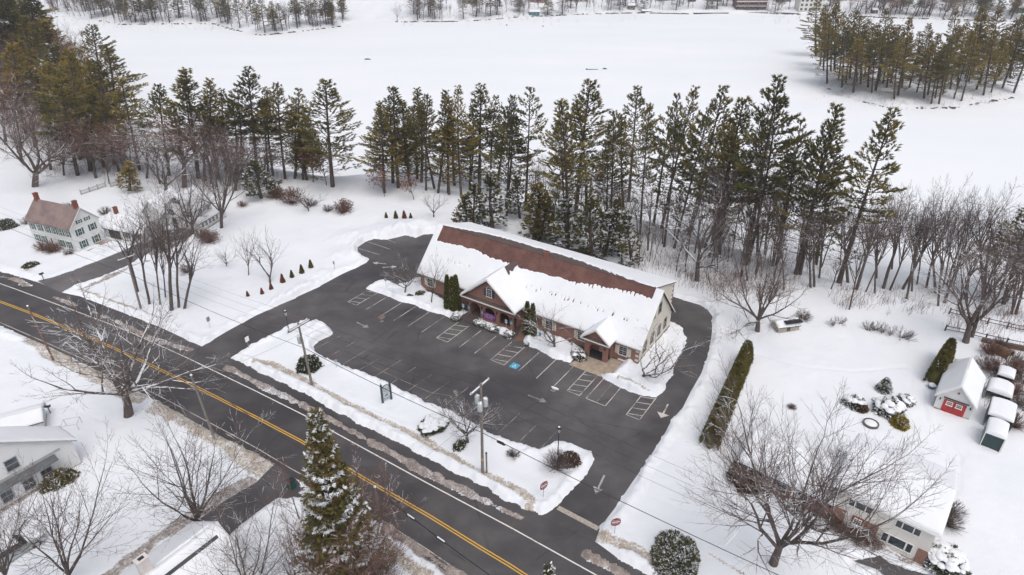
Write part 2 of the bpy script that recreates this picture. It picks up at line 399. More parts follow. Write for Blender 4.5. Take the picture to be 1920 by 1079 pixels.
def terrain(X, Y):
    X = np.asarray(X, float); Y = np.asarray(Y, float)
    d = inside_sd(LAKE, X, Y); di = inside_sd(ISLE, X, Y)
    nearh = ZL+5.0*smooth(d/13)
    farh = ZL+.9*smooth(d/2.5)+.17*np.maximum(d-2, 0)
    far_w = smooth((Y-235)/40)
    h = nearh*(1-far_w)+np.minimum(farh, 30)*far_w
    h = np.where(d > 0, h, ZL-.4-np.minimum(-d*.1, .6))
    isl = ZL+1.3*smooth(-di/5)-.4*smooth(di/2)
    h = np.where(di < 2, np.maximum(h, isl), h)
    bumpy = fbm(X, Y, .05, 5)*.7
    return h+np.where(d > 0, bumpy*far_w, 0)
def th(x, y): return float(terrain(np.array([x]), np.array([y]))[0])
def gnd(px, py):
    d = ray(px, py); t0 = (1.0-H)/d[2]; t1 = (ZL-1-H)/d[2]
    T = np.linspace(t0, t1, 60); X = d[0]*T; Y = d[1]*T; Z = H+d[2]*T
    G = terrain(X, Y)+.15; k = np.nonzero(Z <= G)[0]
    if len(k) == 0: return (X[-1], Y[-1], Z[-1])
    k = k[0]
    if k == 0: return (X[0], Y[0], Z[0]-.15)
    a = (Z[k-1]-G[k-1])/((Z[k-1]-G[k-1])-(Z[k]-G[k])+1e-9)
    t = T[k-1]+(T[k]-T[k-1])*a
    x, y = d[0]*t, d[1]*t
    return (x, y, th(x, y)+.12)

# ------------------------------------------------------------------ snow-covered ground
U = Vector((-0.82876, 0.55961)); V = Vector((.55961, .82876)); BO = Vector((16.134, 67.949))
def bl(u, v): q = BO+U*u+V*v; return (q.x, q.y)
road_poly = P(ROAD_N)+P(ROAD_S); lot_poly = P(LOT)
walk_poly = P([(962, 640), (972, 628), (978, 608), (990, 604), (997, 616), (985, 628), (980, 640)])
BERM = [P([(102, 558), (160, 580), (220, 604), (280, 633), (330, 650), (358, 656)]),
        P([(426, 690), (470, 712), (520, 737), (590, 770), (650, 804), (720, 842), (805, 890), (880, 926), (940, 955), (975, 971)]),
        P([(1100, 1040), (1130, 1058), (1180, 1083), (1260, 1130)]),
        P([(0, 519), (30, 524), (52, 536)]),
        P([(715, 985), (770, 1020), (850, 1072), (900, 1105)])]
TAN = [(P([(480, 681), (510, 686), (545, 703), (585, 722), (630, 747), (660, 765), (705, 785), (755, 806), (800, 832), (855, 862), (905, 890), (955, 913), (985, 932), (997, 943), (992, 958)]), .55),
       (P([(1130, 1007), (1172, 1030), (1200, 1035), (1222, 1058), (1272, 1080), (1320, 1105)]), .65),
       (P([(150, 545), (230, 575), (300, 600)]), .35), (P([(55, 610), (58, 635), (95, 668), (150, 692), (200, 718), (262, 752)]), 1.0),
       (P([(305, 762), (360, 785), (420, 825), (480, 862), (500, 875)]), 1.9),
       (P([(45, 500), (55, 512)]), .5), (P([(690, 985), (740, 1040), (800, 1085)]), .8),
       (P([(1160, 716), (1190, 728), (1215, 738)]), .3), (P([(1400, 1085), (1330, 1040)]), .2)]
LEAFY = [(P([(205, 441), (232, 453), (250, 462)]), .35), (P([(275, 423), (300, 430), (312, 438)]), .45), (P([(150, 545), (210, 520), (240, 505), (275, 490)]), .5),
         (P([(360, 436), (345, 450), (320, 462), (290, 475)]), 1.2), (P([(470, 905), (430, 925), (380, 955), (330, 990), (270, 1035), (200, 1090)]), .9),
         (P([(100, 476), (140, 478), (200, 457)]), .15), (P([(1565, 985), (1620, 1020), (1690, 1052), (1725, 1062)]), .5), (P([(520, 935), (470, 955)]), .5),
         (P([(0, 965), (45, 935), (90, 905)]), .55), (P([(1480, 935), (1560, 985)]), .4)]
PILES = [(600, 635, 3.6, .75), (575, 618, 2.2, .4), (690, 462, 3, .9), (660, 448, 3.0, .6), (730, 437, 3.5, .75), (780, 430, 3.0, .7), (760, 433, 3, .6), (640, 480, 2.5, .35), (570, 545, 2.2, .6), (540, 558, 1.8, .4), (520, 570, 2, .3),
         (610, 515, 2, .3), (1150, 712, 2.4, .45), (1190, 728, 2.0, .4), (860, 775, 1.5, .35), (1000, 845, 1.5, .3), (1345, 640, 2.0, .3), (1340, 600, 2.0, .35), (1330, 575, 1.8, .4), (1100, 870, 1.2, .25), (800, 425, 3, .5), (820, 430, 2, .4)]
def axis(segs):
    out = []
    for a, b, s in segs: out += list(np.arange(a, b, s))
    return np.array(out)
xs = axis([(-1500, -400, 50), (-400, -200, 8), (-200, -110, 2.5), (-110, -70, .7), (-70, 62, .24), (62, 120, .8), (120, 200, 2.5), (200, 400, 6), (400, 1501, 50)])
ys = axis([(-60, 20, 4), (20, 26, 1), (26, 92, .24), (92, 125, .5), (125, 200, 1.5), (200, 380, 5), (380, 520, 3), (520, 3000, 60)])
X, Y = np.meshgrid(xs, ys)
Z = terrain(X, Y)
asp = np.minimum(inside_sd(road_poly, X, Y), inside_sd(lot_poly, X, Y))
for q in (DRIVE_L, DRIVE_B, DRIVE_C): asp = np.minimum(asp, inside_sd(P(q), X, Y))
D = asp
for q in (ISLAND_BED, BED_A, BED_B, BED_C, BED_D): D = np.maximum(D, -inside_sd(P(q), X, Y))
pd = np.minimum(inside_sd(walk_poly, X, Y), inside_sd([bl(1.9, -.2), bl(1.9, -3.9), bl(7.4, -4.9), bl(7.6, -.2)], X, Y))
pd = np.minimum(pd, inside_sd([bl(25.6, .5), bl(25.9, -4.9), bl(22.9, -4.9), bl(22.9, -2.3), bl(17.3, -2.3), bl(17.3, .5)], X, Y))
D = np.minimum(D, pd)
j = fbm(X, Y, .55, 1)*.42+vnoise(X, Y, 2.7, 9)*.22
Dj = D+j*np.where(pd < .8, .25, 1.)
T = -.09+.30*smooth((Dj+.12)/.55)
berm = .24*np.exp(-((Dj-.8)/.5)**2)*(1+1.8*vnoise(X, Y, .9, 4)+1.2*vnoise(X, Y, 2.4, 14))
rough = np.exp(-np.maximum(Dj, 0)/1.1)
for px, py, r, a in PILES:
    cx, cy = at(px, py); g = np.exp(-((X-cx)**2+(Y-cy)**2)/(r*r)); berm = berm+a*g*(1+.5*vnoise(X, Y, .9, 6)); rough = np.maximum(rough, g)
on = smooth((Dj-.02)/.5)
T = T+berm*on+rough*on*(fbm(X, Y, 1.7, 12, 4)*.27)
T = T+on*(fbm(X, Y, .12, 21)*.22+fbm(X, Y, .6, 31)*.06+fbm(X, Y, 2.2, 33, 2)*.018)
dirt = np.zeros_like(X); tan = np.zeros_like(X)
rd = inside_sd(road_poly, X, Y)
dirt = np.maximum(dirt, .30*np.exp(-np.maximum(rd, 0)/.5)*on)
for b in BERM:
    d = line_d(b, X, Y)+fbm(X, Y, .7, 41)*.45
    k = smooth((.44+.5*vnoise(X, Y, .25, 29)-d)/.42)
    T = np.maximum(T, -.09+.46*k*(.85+.7*vnoise(X, Y, 1.8, 3)+.5*vnoise(X, Y, 3.6, 13))); dirt = np.maximum(dirt, (1.08+.6*vnoise(X, Y, .35, 19))*smooth((.82+.3*vnoise(X, Y, .5, 23)-d)/.35))
for b, wd in TAN:
    d = line_d(b, X, Y)+fbm(X, Y, .5, 51)*.6*min(wd, 1.2); tan = np.maximum(tan, .82*smooth((wd-d)/(.5*wd)+.35))
    T = T-.07*smooth((wd-d)/.5)*on
for b, wd in LEAFY:
    d = line_d(b, X, Y)+fbm(X, Y, .7, 61)*.5; dirt = np.maximum(dirt, .95*smooth((wd-d)/.35))
    T = T-.10*smooth((wd-d)/.4)*on
# faint tyre and foot tracks across the lawns
for b, wd in ((P([(1700, 690), (1730, 720), (1735, 790), (1770, 850), (1790, 910), (1785, 930)]), .25), (P([(1712, 690), (1748, 740), (1760, 800), (1800, 860), (1796, 925)]), .25),
              (P([(640, 352), (700, 378), (780, 395), (850, 400)]), .5), (P([(1725, 670), (1712, 700), (1705, 730)]), .3), (P([(215, 760), (208, 830)]), .3), (P([(1600, 640), (1560, 560)]), .3), (P([(60, 720), (120, 760), (190, 790), (235, 800)]), .25), (P([(1215, 930), (1290, 960), (1400, 985), (1440, 1040)]), .25), (P([(520, 480), (600, 455), (660, 420), (720, 400)]), .3), (P([(1400, 660), (1500, 690), (1600, 700), (1700, 690)]), .3), (P([(1330, 690), (1300, 760), (1262, 830), (1215, 905)]), .35), (P([(500, 690), (560, 712), (640, 748), (700, 770), (760, 792)]), .3)):
    T = T-.07*smooth((wd-line_d(b, X, Y))/.2)*on
woods = smooth((inside_sd(LAKE, X, Y))/3)*(1-smooth((inside_sd(LAKE, X, Y)-16)/4))*(Y < 235)*(X > -25)*(X < 120)
dirt = np.maximum(dirt, woods*(.05+.5*np.maximum(fbm(X, Y, .5, 71), 0)))
Z = np.where(D < 3e5, Z+T, Z)
ny, nx = X.shape
co = np.stack([X, Y, Z], -1).reshape(-1, 3)
idx = np.arange(nx*ny).reshape(ny, nx)
fc = np.stack([idx[:-1, :-1], idx[:-1, 1:], idx[1:, 1:], idx[1:, :-1]], -1).reshape(-1, 4)
def np_mesh(name, co, fc, mat, smooth_=True):
    me = bpy.data.meshes.new(name); me.vertices.add(len(co)); me.vertices.foreach_set('co', co.astype(np.float32).ravel())
    me.loops.add(fc.size); me.loops.foreach_set('vertex_index', fc.astype(np.int32).ravel())
    me.polygons.add(len(fc)); me.polygons.foreach_set('loop_start', np.arange(0, fc.size, fc.shape[1], dtype=np.int32))
    me.polygons.foreach_set('use_smooth', np.full(len(fc), smooth_)); me.materials.append(mat)
    me.update(calc_edges=True); return me
me = np_mesh('snow_ground', co, fc, mat_snow_ground())
for nm, arr in (('dirt', dirt), ('tan', tan)):
    a = me.attributes.new(nm, 'FLOAT', 'POINT'); a.data.foreach_set('value', arr.astype(np.float32).ravel())
tag(link('ground', me), kind='structure', label='snow covered ground with grass verges, banks and lawns')
q = MB(); q.quad((-1600, 20, ZL), (1600, 20, ZL), (1600, 3000, ZL), (-1600, 3000, ZL))
tag(q.obj('lake', mat_lake()), kind='structure', label='frozen lake under smooth snow')

# asphalt sheets
M_as = mat_asphalt('lot_asphalt', .070); M_rd = mat_asphalt('road_asphalt', .064)
def sheet(name, pts, z, mat, label=None, parent=None):
    q = MB(); q.poly([(x, y, z) for x, y in pts]); o = q.obj(name, mat, parent)
    if not parent: tag(o, label, kind='structure')
    return o
lot = sheet('parking_lot', lot_poly, .0, M_as, 'dark asphalt car park and exit drive around the brick building')
road = sheet('road', road_poly, .006, M_rd, 'two lane main road with double yellow line')
sheet('left_driveway', P(DRIVE_L), .002, mat_asphalt('old_drive_asphalt', .10), 'driveway beside the white farmhouse')
sheet('lower_driveway', P(DRIVE_B), -.002, mat_asphalt('worn_drive_asphalt', .085), 'driveway below the road at the lower left')
sheet('lower_right_driveway', P(DRIVE_C), .002, M_as, 'driveway at the lower right house')
sheet('brick_walk', walk_poly, .02, flat('wet_brick_paving', (.17, .10, .07), .6, .3, 2.5), 'wet brick walk beside the big portico')

def strip(name, pts, wd, mat, parent, z=.012, px=True):
    p = P(pts) if px else pts; q = MB(); L = []; R = []
    for i in range(len(p)):
        a = Vector(p[max(0, i-1)]); b = Vector(p[min(len(p)-1, i+1)]); d = (b-a).normalized(); n_ = Vector((-d.y, d.x))*wd/2
        c = Vector(p[i]); L.append(c+n_); R.append(c-n_)
    for i in range(len(p)-1): q.quad((L[i].x, L[i].y, z), (R[i].x, R[i].y, z), (R[i+1].x, R[i+1].y, z), (L[i+1].x, L[i+1].y, z))
    return q.obj(name, mat, parent)
M_wl = mat_paint('white_road_paint', (.70, .68, .64), .40); M_yl = mat_paint('yellow_road_paint', (.62, .36, .05), .38)
M_fade = mat_paint('faded_white_paint', (.34, .31, .29), .50); M_wl2 = mat_paint('stall_paint', (.56, .54, .51), .47)
YC = [(-120, 515), (-30, 553), (0, 566), (62, 589), (175, 636), (246, 668), (360, 722), (480, 783), (565, 828), (692, 903), (805, 968), (900, 1027), (955, 1060), (1060, 1128), (1200, 1225)]
yc = P(YC)
for s in (-.13, .13):
    pts = []
    for i in range(len(yc)):
        a = Vector(yc[max(0, i-1)]); b = Vector(yc[min(len(yc)-1, i+1)]); d = (b-a).normalized(); c = Vector(yc[i])+Vector((-d.y, d.x))*s; pts.append((c.x, c.y))
    strip('yellow_line', pts, .12, M_yl, road, .012, False)
strip('white_edge_line', [(-120, 490), (25, 541), (150, 587), (235, 619), (350, 671), (480, 734), (572, 780), (627, 811), (795, 903), (960, 991), (1120, 1080), (1250, 1155)], .13, M_wl, road)
strip('white_edge_line', [(-80, 578), (0, 605), (80, 640), (175, 682), (250, 718), (312, 750), (425, 810), (480, 840), (547, 880), (640, 930), (725, 982), (800, 1030), (880, 1085)], .11, mat_paint('worn_edge_paint', (.5, .44, .40), .47), road)
# crosswalk-like concrete band across the exit
strip('concrete_band', [(1046, 952), (1122, 992)], .55, flat('pale_concrete', (.36, .32, .28), .8, .3, 5), lot, .010)

def bseg(name, u0, v0, u1, v1, wd=.10, mat=None): return strip(name, [bl(u0, v0), bl(u1, v1)], wd, mat or M_wl2, lot, .008, False)
for u in (38.93, 35.9, 33.45, 30.75, 28.14, 21.54, 19.0, 9.36, 6.73): bseg('stall_line', u, -9.55, u, -4.6)
def hatch(u0, u1, v0=-9.5, v1=-4.6, n=4, wd=.10):
    bseg('stall_line', u0, v0, u0, v1, wd); bseg('stall_line', u1, v0, u1, v1, wd); bseg('hatch_line', u0+.05, v0, u1-.05, v0, wd)
    for i in range(n):
        a = v0+(v1-v0)*(i+.6)/n; bseg('hatch_line', u1+(u0-u1)*.04, a+.1, u0-(u0-u1)*.04, a-.45, wd)
hatch(42.8, 41.0); hatch(25.55, 23.65, n=4); hatch(16.4, 14.3, n=4); hatch(4.95, 3.05+.2); hatch(-2.94, -4.6)
bseg('stall_line', 2.34, -9.5, 2.34, -4.6); bseg('stall_line', -.22, -9.5, -.22, -4.6); bseg('hatch_line', 2.34, -9.5, -.22, -9.5); bseg('stall_line', 1.0, -9.3, 1.0, -4.8, .06, M_fade)
bseg('stall_line', 12.04, -9.5, 12.04, -4.6)
# fainter stalls along the grass island
for a, b in (((593, 653), (638, 630)), ((615, 670), (666, 641)), ((643, 683), (701, 649)), ((672, 695), (719, 668)), ((702, 707), (751, 676)), ((733, 720), (779, 689)), ((765, 733), (810, 702)), ((797, 748), (842, 716)), ((832, 762), (878, 727)), ((868, 785), (915, 745)), ((900, 800), (940, 760)), ((935, 812), (975, 775)), ((970, 832), (1013, 790)), ((1010, 845), (1043, 810))):
    strip('faded_stall_line', [a, b], .09, M_fade, lot, .008)
strip('faded_stall_line', [(670, 672), (720, 698), (760, 716), (806, 736), (842, 742)], .07, M_fade, lot, .008)
for a, b in (((671, 466), (712, 478)), ((690, 454), (732, 468)), ((720, 447), (742, 456)), ((736, 515), (762, 526))): strip('stall_line', [a, b], .10, M_wl2, lot, .008)
def arrow(px, py, du, dv, L=2.6, wd=.9, mat=None):
    c = Vector(at(px, py)); d = (U*du+V*dv).normalized(); n_ = Vector((-d.y, d.x))
    q = MB(); P3 = lambda a, b: ((c+d*a+n_*b).x, (c+d*a+n_*b).y, .009)
    q.quad(P3(-L/2, -.1), P3(-L/2, .1), P3(L/2-.9, .1), P3(L/2-.9, -.1)); q.poly([P3(L/2-.9, -wd/2), P3(L/2-.9, wd/2), P3(L/2, 0)][::-1])
    q.obj('painted_arrow', mat or mat_paint('arrow_paint', (.54, .51, .48), .48), lot)
arrow(711, 494, .9, -.45, 2.4, .95); arrow(731, 501, -.75, .65, 2.4, .95); arrow(1008, 748, -1, .05, 2.6, .9, M_fade); arrow(680, 610, -1, -.05, 2.6, .9, M_fade)
arrow(1246, 771, -.1, -1, 2.8, 1.5); arrow(1125, 909, -.15, -1, 2.8, 1.1, mat_paint('arrow_worn', (.45, .42, .40), .50))
# blue wheelchair marking
q = MB(); c = Vector(at(965, 686.5)); q.quad(*[((c+U*a+V*b).x, (c+U*a+V*b).y, .008) for a, b in ((.55, -.55), (-.55, -.55), (-.55, .55), (.55, .55))])
hp = q.obj('painted_access_square', flat('blue_marking', (.06, .33, .50), .6, .15), lot)
def wheelchair(parent, fn, mat, name='wheelchair_symbol'):
    """fn maps (x, y) in -1..1 on the sign face to a point of the parent"""
    q = MB()
    def seg(a, b, wd):
        a = Vector(a); b = Vector(b); d = (b-a).normalized(); n_ = Vector((-d.y, d.x))*wd/2
        q.quad(fn(*(a-n_)), fn(*(b-n_)), fn(*(b+n_)), fn(*(a+n_)))
    ring = [(-.05+.42*math.cos(t), -.28+.42*math.sin(t)) for t in [PI*.75+i*PI*1.35/10 for i in range(11)]]
    for i in range(10): seg(ring[i], ring[i+1], .13)
    seg((-.08, .42), (-.05, -.05), .2); seg((-.05, -.05), (.32, -.08), .15); seg((.30, -.05), (.48, -.5), .15); seg((-.05, .25), (.25, .2), .11)
    q.poly([fn(-.08+.13*math.cos(a), .62+.13*math.sin(a)) for a in [i*PI/4 for i in range(8)]])
    return q.obj(name, mat, parent)
wheelchair(hp, lambda a, b: ((c-U*a*.45-V*b*-.45).x, (c-U*a*.45-V*b*-.45).y, .013), flat('symbol_white', (.8, .8, .8), .6, .03))
# manhole, drains, patch
def drain(px, py, label, r=.35, sq=True, snow=False):
    x, y = at(px, py); t = thing('storm_drain', label, 'drain', (x, y, .0), math.radians(-34))
    MB().box(-r, r, -r, r, .002, .014).obj('grate_frame', M_black, t)
    for i in range(5): MB().box(-r*.8, r*.8, -r*.8+i*r*.36, -r*.8+i*r*.36+r*.14, .014, .022).obj('bar', M_metal, t)
    if snow: MB().prism([(.5*math.cos(a)*(1+.2*math.sin(3*a)), .35+.16*math.sin(a)) for a in [i*PI/6 for i in range(12)]], .0, .14).obj('snow_lump', M_snow, t)
drain(716, 603, 'square storm drain below the reddish patch in the upper car park')
drain(1037.5, 732, 'storm drain with a lump of snow in front of the small porch', .42, True, True)
q = MB(); q.poly([(x, y, .005) for x, y in P([(708, 596), (714, 590), (722, 592), (721, 598), (713, 600)])]); q.obj('paving_patch', flat('reddish_patch', (.17, .12, .105), .8, .3), lot)


# ------------------------------------------------------------------ buildings
M_glass = mat_glass(); M_cs = mat_siding('cream_siding', (.70, .665, .585)); M_wsid = mat_siding('white_clapboard', (.70, .71, .71)); M_gs = mat_siding('pale_grey_siding', (.68, .69, .70))
M_roofr = mat_shingle('red_brown_shingle', (.14, .066, .055), (.105, .05, .043), (.175, .088, .072))
M_roofg = mat_shingle('grey_brown_shingle', (.10, .075, .07), (.08, .062, .06), (.125, .085, .078))
M_roofp = mat_shingle('faded_mauve_shingle', (.21, .155, .15), (.17, .13, .13), (.28, .21, .19), .14)
M_roofd = mat_shingle('dark_shingle', (.055, .055, .06), (.04, .042, .048), (.075, .072, .072))
M_ringb = flat('arch_brick', (.29, .14, .105), .85, .15, 6)
WC = {}
M_gtr = flat('taupe_frame', (.25, .22, .20), .6)
def window(parent, c, rz, w=.9, h=1.5, frame=None, arch=False, nx=2, ny=2, shut=None, sw=.36, glass=None, pane_rows=2):
    frame = frame or M_white; key = (w, h, arch, nx, ny, frame.name, (glass or M_glass).name)
    if key not in WC:
        q = MB(); t = .07
        q.box(-w/2-t, -w/2, -.08, 0, 0, h); q.box(w/2, w/2+t, -.08, 0, 0, h); q.box(-w/2-t-.04, w/2+t+.04, -.12, 0, -.09, 0)
        if not arch: q.box(-w/2-t, w/2+t, -.085, 0, h, h+t)
        else:
            r = w/2; q.box(-w/2, w/2, -.065, -.003, h-.03, h+.03)
            for i in range(8):
                a, b = PI*i/8, PI*(i+1)/8
                q.extr([(r*math.cos(a), 0, h+r*math.sin(a)), ((r+t)*math.cos(a), 0, h+(r+t)*math.sin(a)), ((r+t)*math.cos(b), 0, h+(r+t)*math.sin(b)), (r*math.cos(b), 0, h+r*math.sin(b))], (0, -.08, 0))
            for a in (PI/4, PI/2, 3*PI/4): q.tube([(0, -.045, h), (r*math.cos(a), -.045, h+r*math.sin(a))], .014, 4)
        for i in range(1, nx): x = -w/2+w*i/nx; q.box(x-.010, x+.010, -.055, -.03, 0, h)
        for i in range(1, ny): z = h*i/ny; q.box(-w/2, w/2, -.058 if i*2 == ny else -.052, -.031, z-(.02 if i*2 == ny else .009), z+(.02 if i*2 == ny else .009))
        p = MB(); p.box(-w/2, w/2, -.03, -.008, 0, h)
        if arch: p.extr([(w/2*math.cos(PI*i/8), -.008, h+.001+w/2*math.sin(PI*i/8)) for i in range(9)], (0, -.022, 0))
        WC[key] = (q.mesh('window', frame), p.mesh('pane', glass or M_glass))
    a, b = WC[key]; o = link('window', a, parent, c, rz); link('pane', b, o)
    if shut:
        k2 = ('s', sw, h, shut.name)
        if k2 not in WC:
            q = MB().box(-sw/2, sw/2, -.05, 0, 0, h)
            for z in (.06, h/2+.03): q.box(-sw/2+.05, sw/2-.05, -.068, -.051, z, z+h/2-.1)
            WC[k2] = q.mesh('shutter', shut)
        for s in (-1, 1):
            d = (w/2+.09+sw/2)*s; link('shutter', WC[k2], parent, (c[0]+math.cos(rz)*d, c[1]+math.sin(rz)*d, c[2]), rz)
    return o
def snow_sheet(parent, A, B, C, Dd, fn, step=.2, name='roof_snow', skirt=.03):
    A, B, C, Dd = (np.array(p, float) for p in (A, B, C, Dd))
    Lx = max(np.linalg.norm(B-A), np.linalg.norm(C-Dd)); Ly = max(np.linalg.norm(Dd-A), np.linalg.norm(C-B))
    nx = max(3, int(Lx/step)+1); ny = max(3, int(Ly/step)+1)
    s, t = np.meshgrid(np.linspace(0, 1, nx), np.linspace(0, 1, ny))
    p = (A[None, None]*((1-s)*(1-t))[..., None]+B*(s*(1-t))[..., None]+C*(s*t)[..., None]+Dd*((1-s)*t)[..., None])
    h = fn(s, t, s*Lx, t*Ly)
    h = np.where(h > 0, np.minimum(h, .6), np.maximum(h, -.06))
    q = p.copy(); q[..., 2] += h
    # closed rim
    ext = np.zeros((ny+2, nx+2, 3)); ext[1:-1, 1:-1] = q; base = p.copy(); base[..., 2] -= skirt
    ext[0, 1:-1] = base[0]; ext[-1, 1:-1] = base[-1]; ext[1:-1, 0] = base[:, 0]; ext[1:-1, -1] = base[:, -1]
    ext[0, 0] = base[0, 0]; ext[0, -1] = base[0, -1]; ext[-1, 0] = base[-1, 0]; ext[-1, -1] = base[-1, -1]
    hh = np.full((ny+2, nx+2), -1.); hh[1:-1, 1:-1] = h
    idx = np.arange((nx+2)*(ny+2)).reshape(ny+2, nx+2)
    f = np.stack([idx[:-1, :-1], idx[:-1, 1:], idx[1:, 1:], idx[1:, :-1]], -1)
    keep = np.maximum.reduce([hh[:-1, :-1], hh[:-1, 1:], hh[1:, 1:], hh[1:, :-1]]) > 0
    me = np_mesh(name, ext.reshape(-1, 3), f[keep], M_snow); return link(name, me, parent)
def full(th=.28, seed=0):
    def fn(s, t, x, y): return th*.8+fbm(x+seed*9, y, .35, seed)*.06-.07*np.exp(-np.minimum(np.minimum(x, x.max()-x), np.minimum(y, y.max()-y))/.18)
    return fn
def uv_at(px, py, v):
    d = ray(px, py); dv = d[0]*V.x+d[1]*V.y; t = (v+BO.x*V.x+BO.y*V.y)/dv
    x, y = d[0]*t-BO.x, d[1]*t-BO.y; return x*U.x+y*U.y, H+d[2]*t
ANG = math.radians(-34.03)

# ---- the brick building; local x = to the right along the front, y = to the back
OB = thing('office_building', 'long brick building with half snowed red roof, arched portico and cream gable end', 'building', (BO.x, BO.y, 0), ANG)
K = (8.7-3.05)/5.35; XL = -36.5
q = MB(); q.box(XL, 0, 0, .3, 0, 3.02); q.box(XL, XL+.3, .3, 10.5, 0, 3.0); q.obj('wall', M_brick, OB)
MB().extr([(XL+.01, .02, 3.001), (XL+.01, 5.35, 8.6), (XL+.01, 10.5, 3.05)], (.28, 0, 0)).obj('gable_wall', M_cs, OB)
MB().extr([(0, .02, .55), (0, 10.6, .55), (0, 10.6, 3.0), (0, 5.35, 8.55), (0, .02, 2.98)], (-.29, 0, 0)).obj('gable_wall', M_cs, OB)
MB().box(-.3, .03, .02, 10.62, 0, .55).obj('foundation', flat('stained_concrete', (.16, .135, .115), .9, .35, 2), OB)
q = MB(); q.box(XL, -1.0, 10.6, 13, 0, 6.0); q.extr([(-1.0, 5.5, 5.9), (-1.0, 13, 5.9), (-1.0, 13, 6.02), (-1.0, 5.5, 8.5)], (-.3, 0, 0)); q.box(-1.3, -1.0, 5.5, 10.6, 0, 5.9); q.obj('rear_wall', M_cs, OB)
for i in range(17): MB().box(-1.0, -.955, 12.55+(.2 if i % 2 else 0), 13.03, i*.35, i*.35+.34).obj('quoin', M_brick if i % 2 else M_white, OB)
for i in range(8): MB().box(-.28-(.14 if i % 2 else 0), .035, -.035, .0, .25+i*.34, .25+i*.34+.33).obj('quoin', M_cream if i % 2 else M_brick, OB)
MB().box(-1.1, -.93, 13.03, 13.15, 0, 6.0).obj('downspout', M_brick, OB)
q = MB()
def slab(q, a, b, c, d, th=.14): q.extr([a, b, c, d], (0, 0, -th))
slab(q, (XL-.4, -.35, 3.05-.35*K), (.35, -.35, 3.05-.35*K), (.35, 5.35, 8.7), (XL-.4, 5.35, 8.7)); q.obj('front_roof', M_roofr, OB)
q = MB(); slab(q, (-1.0, 5.36, 8.698), (.35, 5.36, 8.698), (.35, 11.1, 8.7-5.75*K), (-1.0, 11.1, 8.7-5.75*K)); q.obj('rear_gable_roof', M_roofg, OB)
ZW = lambda y: 8.7-.34*(y-5.35)
q = MB(); slab(q, (XL-.4, 5.36, 8.697), (-.8, 5.36, 8.697), (-.8, 13.35, ZW(13.35)), (XL-.4, 13.35, ZW(13.35))); q.obj('rear_roof', M_roofg, OB)
q = MB()
q.extr([(.352, -.4, 3.05-.4*K-.16), (.352, 5.35, 8.7-.16), (.352, 11.15, 8.7-5.8*K-.16), (.352, 11.15, 8.7-5.8*K+.02), (.352, 5.35, 8.72), (.352, -.4, 3.05-.4*K+.02)], (.05, 0, 0)); q.obj('rake_board', M_white, OB)
for a, b in ((XL-.4, -25.9), (-17.3, -7.2), (-3.1, .35)): MB().box(a, b, -.42, -.352, 2.52, 2.68).obj('gutter', flat('grey_gutter', (.30, .27, .25), .5), OB)
MB().box(-.02, .3, 10.2, 10.65, 3.15, 3.5).obj('flood_light', M_black, OB)
RS = np.random.RandomState(5)
holes = [(s, .40+RS.uniform(-.02, .02), RS.uniform(.05, .13), RS.uniform(.12, .34)) for s in [.035, .06, .075, .115, .12, .155, .175, .185, .20, .225, .50, .52, .545, .56, .60, .61, .625, .65, .665, .68, .70, .73, .76, .79, .80, .82, .86, .905, .915, .95]]
def front_fn(s, t, x, y):
    xr = s*37.25; yy = t*8.1
    edge = .71+.02*np.sin(xr*.25)+fbm(xr, y*0, .5, 3)*.035+vnoise(xr, y*.6, 2.2, 8)*.03+.11*smooth((xr-23)/11)
    edge = np.where(xr < 1.0, 1.2, edge); edge = np.where(xr > 36.2, 1.2, edge)
    h = .19+fbm(xr, yy, .3, 2)*.05+.04*np.cos(t*3)
    k = (edge-t)*8.1
    # frayed melt runnels towards the right end
    ph_ = (xr*1.7+.9*vnoise(xr, yy*0, .8, 31)) % 1; ln = (.05+1.1*(vnoise(xr, yy*0, 1.3, 33)+.5)**1.5)*smooth((xr-22)/5)
    run = np.abs(ph_-.5)*2 < (.55*(1-np.clip(k/np.maximum(ln, .01), 0, 1)))
    k = np.where(run & (k > 0) & (k < ln), -.1, k)
    h = np.minimum(h, k*1.0)
    for hs, ht, r, L in holes:
        d = ((xr-hs*37.25)/r)**2+((yy-ht*8.1)/L)**2; h = np.where(d < 1, -.1, h)
    return h-.07*np.exp(-yy/.35)*1
snow_sheet(OB, (XL-.4, -.38, 3.05-.38*K), (.36, -.38, 3.05-.38*K), (.36, 5.3, 8.66), (XL-.4, 5.3, 8.66), front_fn, .10)
def rear_fn(s, t, x, y):
    xr = s*36.5; edge = .45*smooth(xr/9)*(1-smooth((xr-20)/16)*.93)+vnoise(xr+t*6, t, 2.6, 5)*.13+vnoise(xr+t*8, t*0, 5., 6)*.10*smooth((xr-14)/8)
    return np.minimum(.18, (t-edge)*2.4)+fbm(xr, t*8, .4, 9)*.05
snow_sheet(OB, (XL-.4, 5.42, 8.67), (-.8, 5.42, 8.67), (-.8, 13.35, ZW(13.35)), (XL-.4, 13.35, ZW(13.35)), rear_fn, .14)
snow_sheet(OB, (-1.0, 6.5, 8.7-1.15*K), (.36, 6.5, 8.7-1.15*K), (.36, 11.1, 8.7-5.75*K), (-1.0, 11.1, 8.7-5.75*K), full(.18, 3), .2)
q = MB(); q.tube([(XL-.3, 5.35, 8.72), (.2, 5.35, 8.72)], .06, 5); q.obj('ridge_cap', M_roofg, OB)
uc, zc = uv_at(1025, 478, 5.35)
ch = MB().box(-uc-.33, -uc+.33, 5.05, 5.65, 8.1, 9.3); ch.box(-uc-.38, -uc+.38, 5.0, 5.7, 9.3, 9.4)
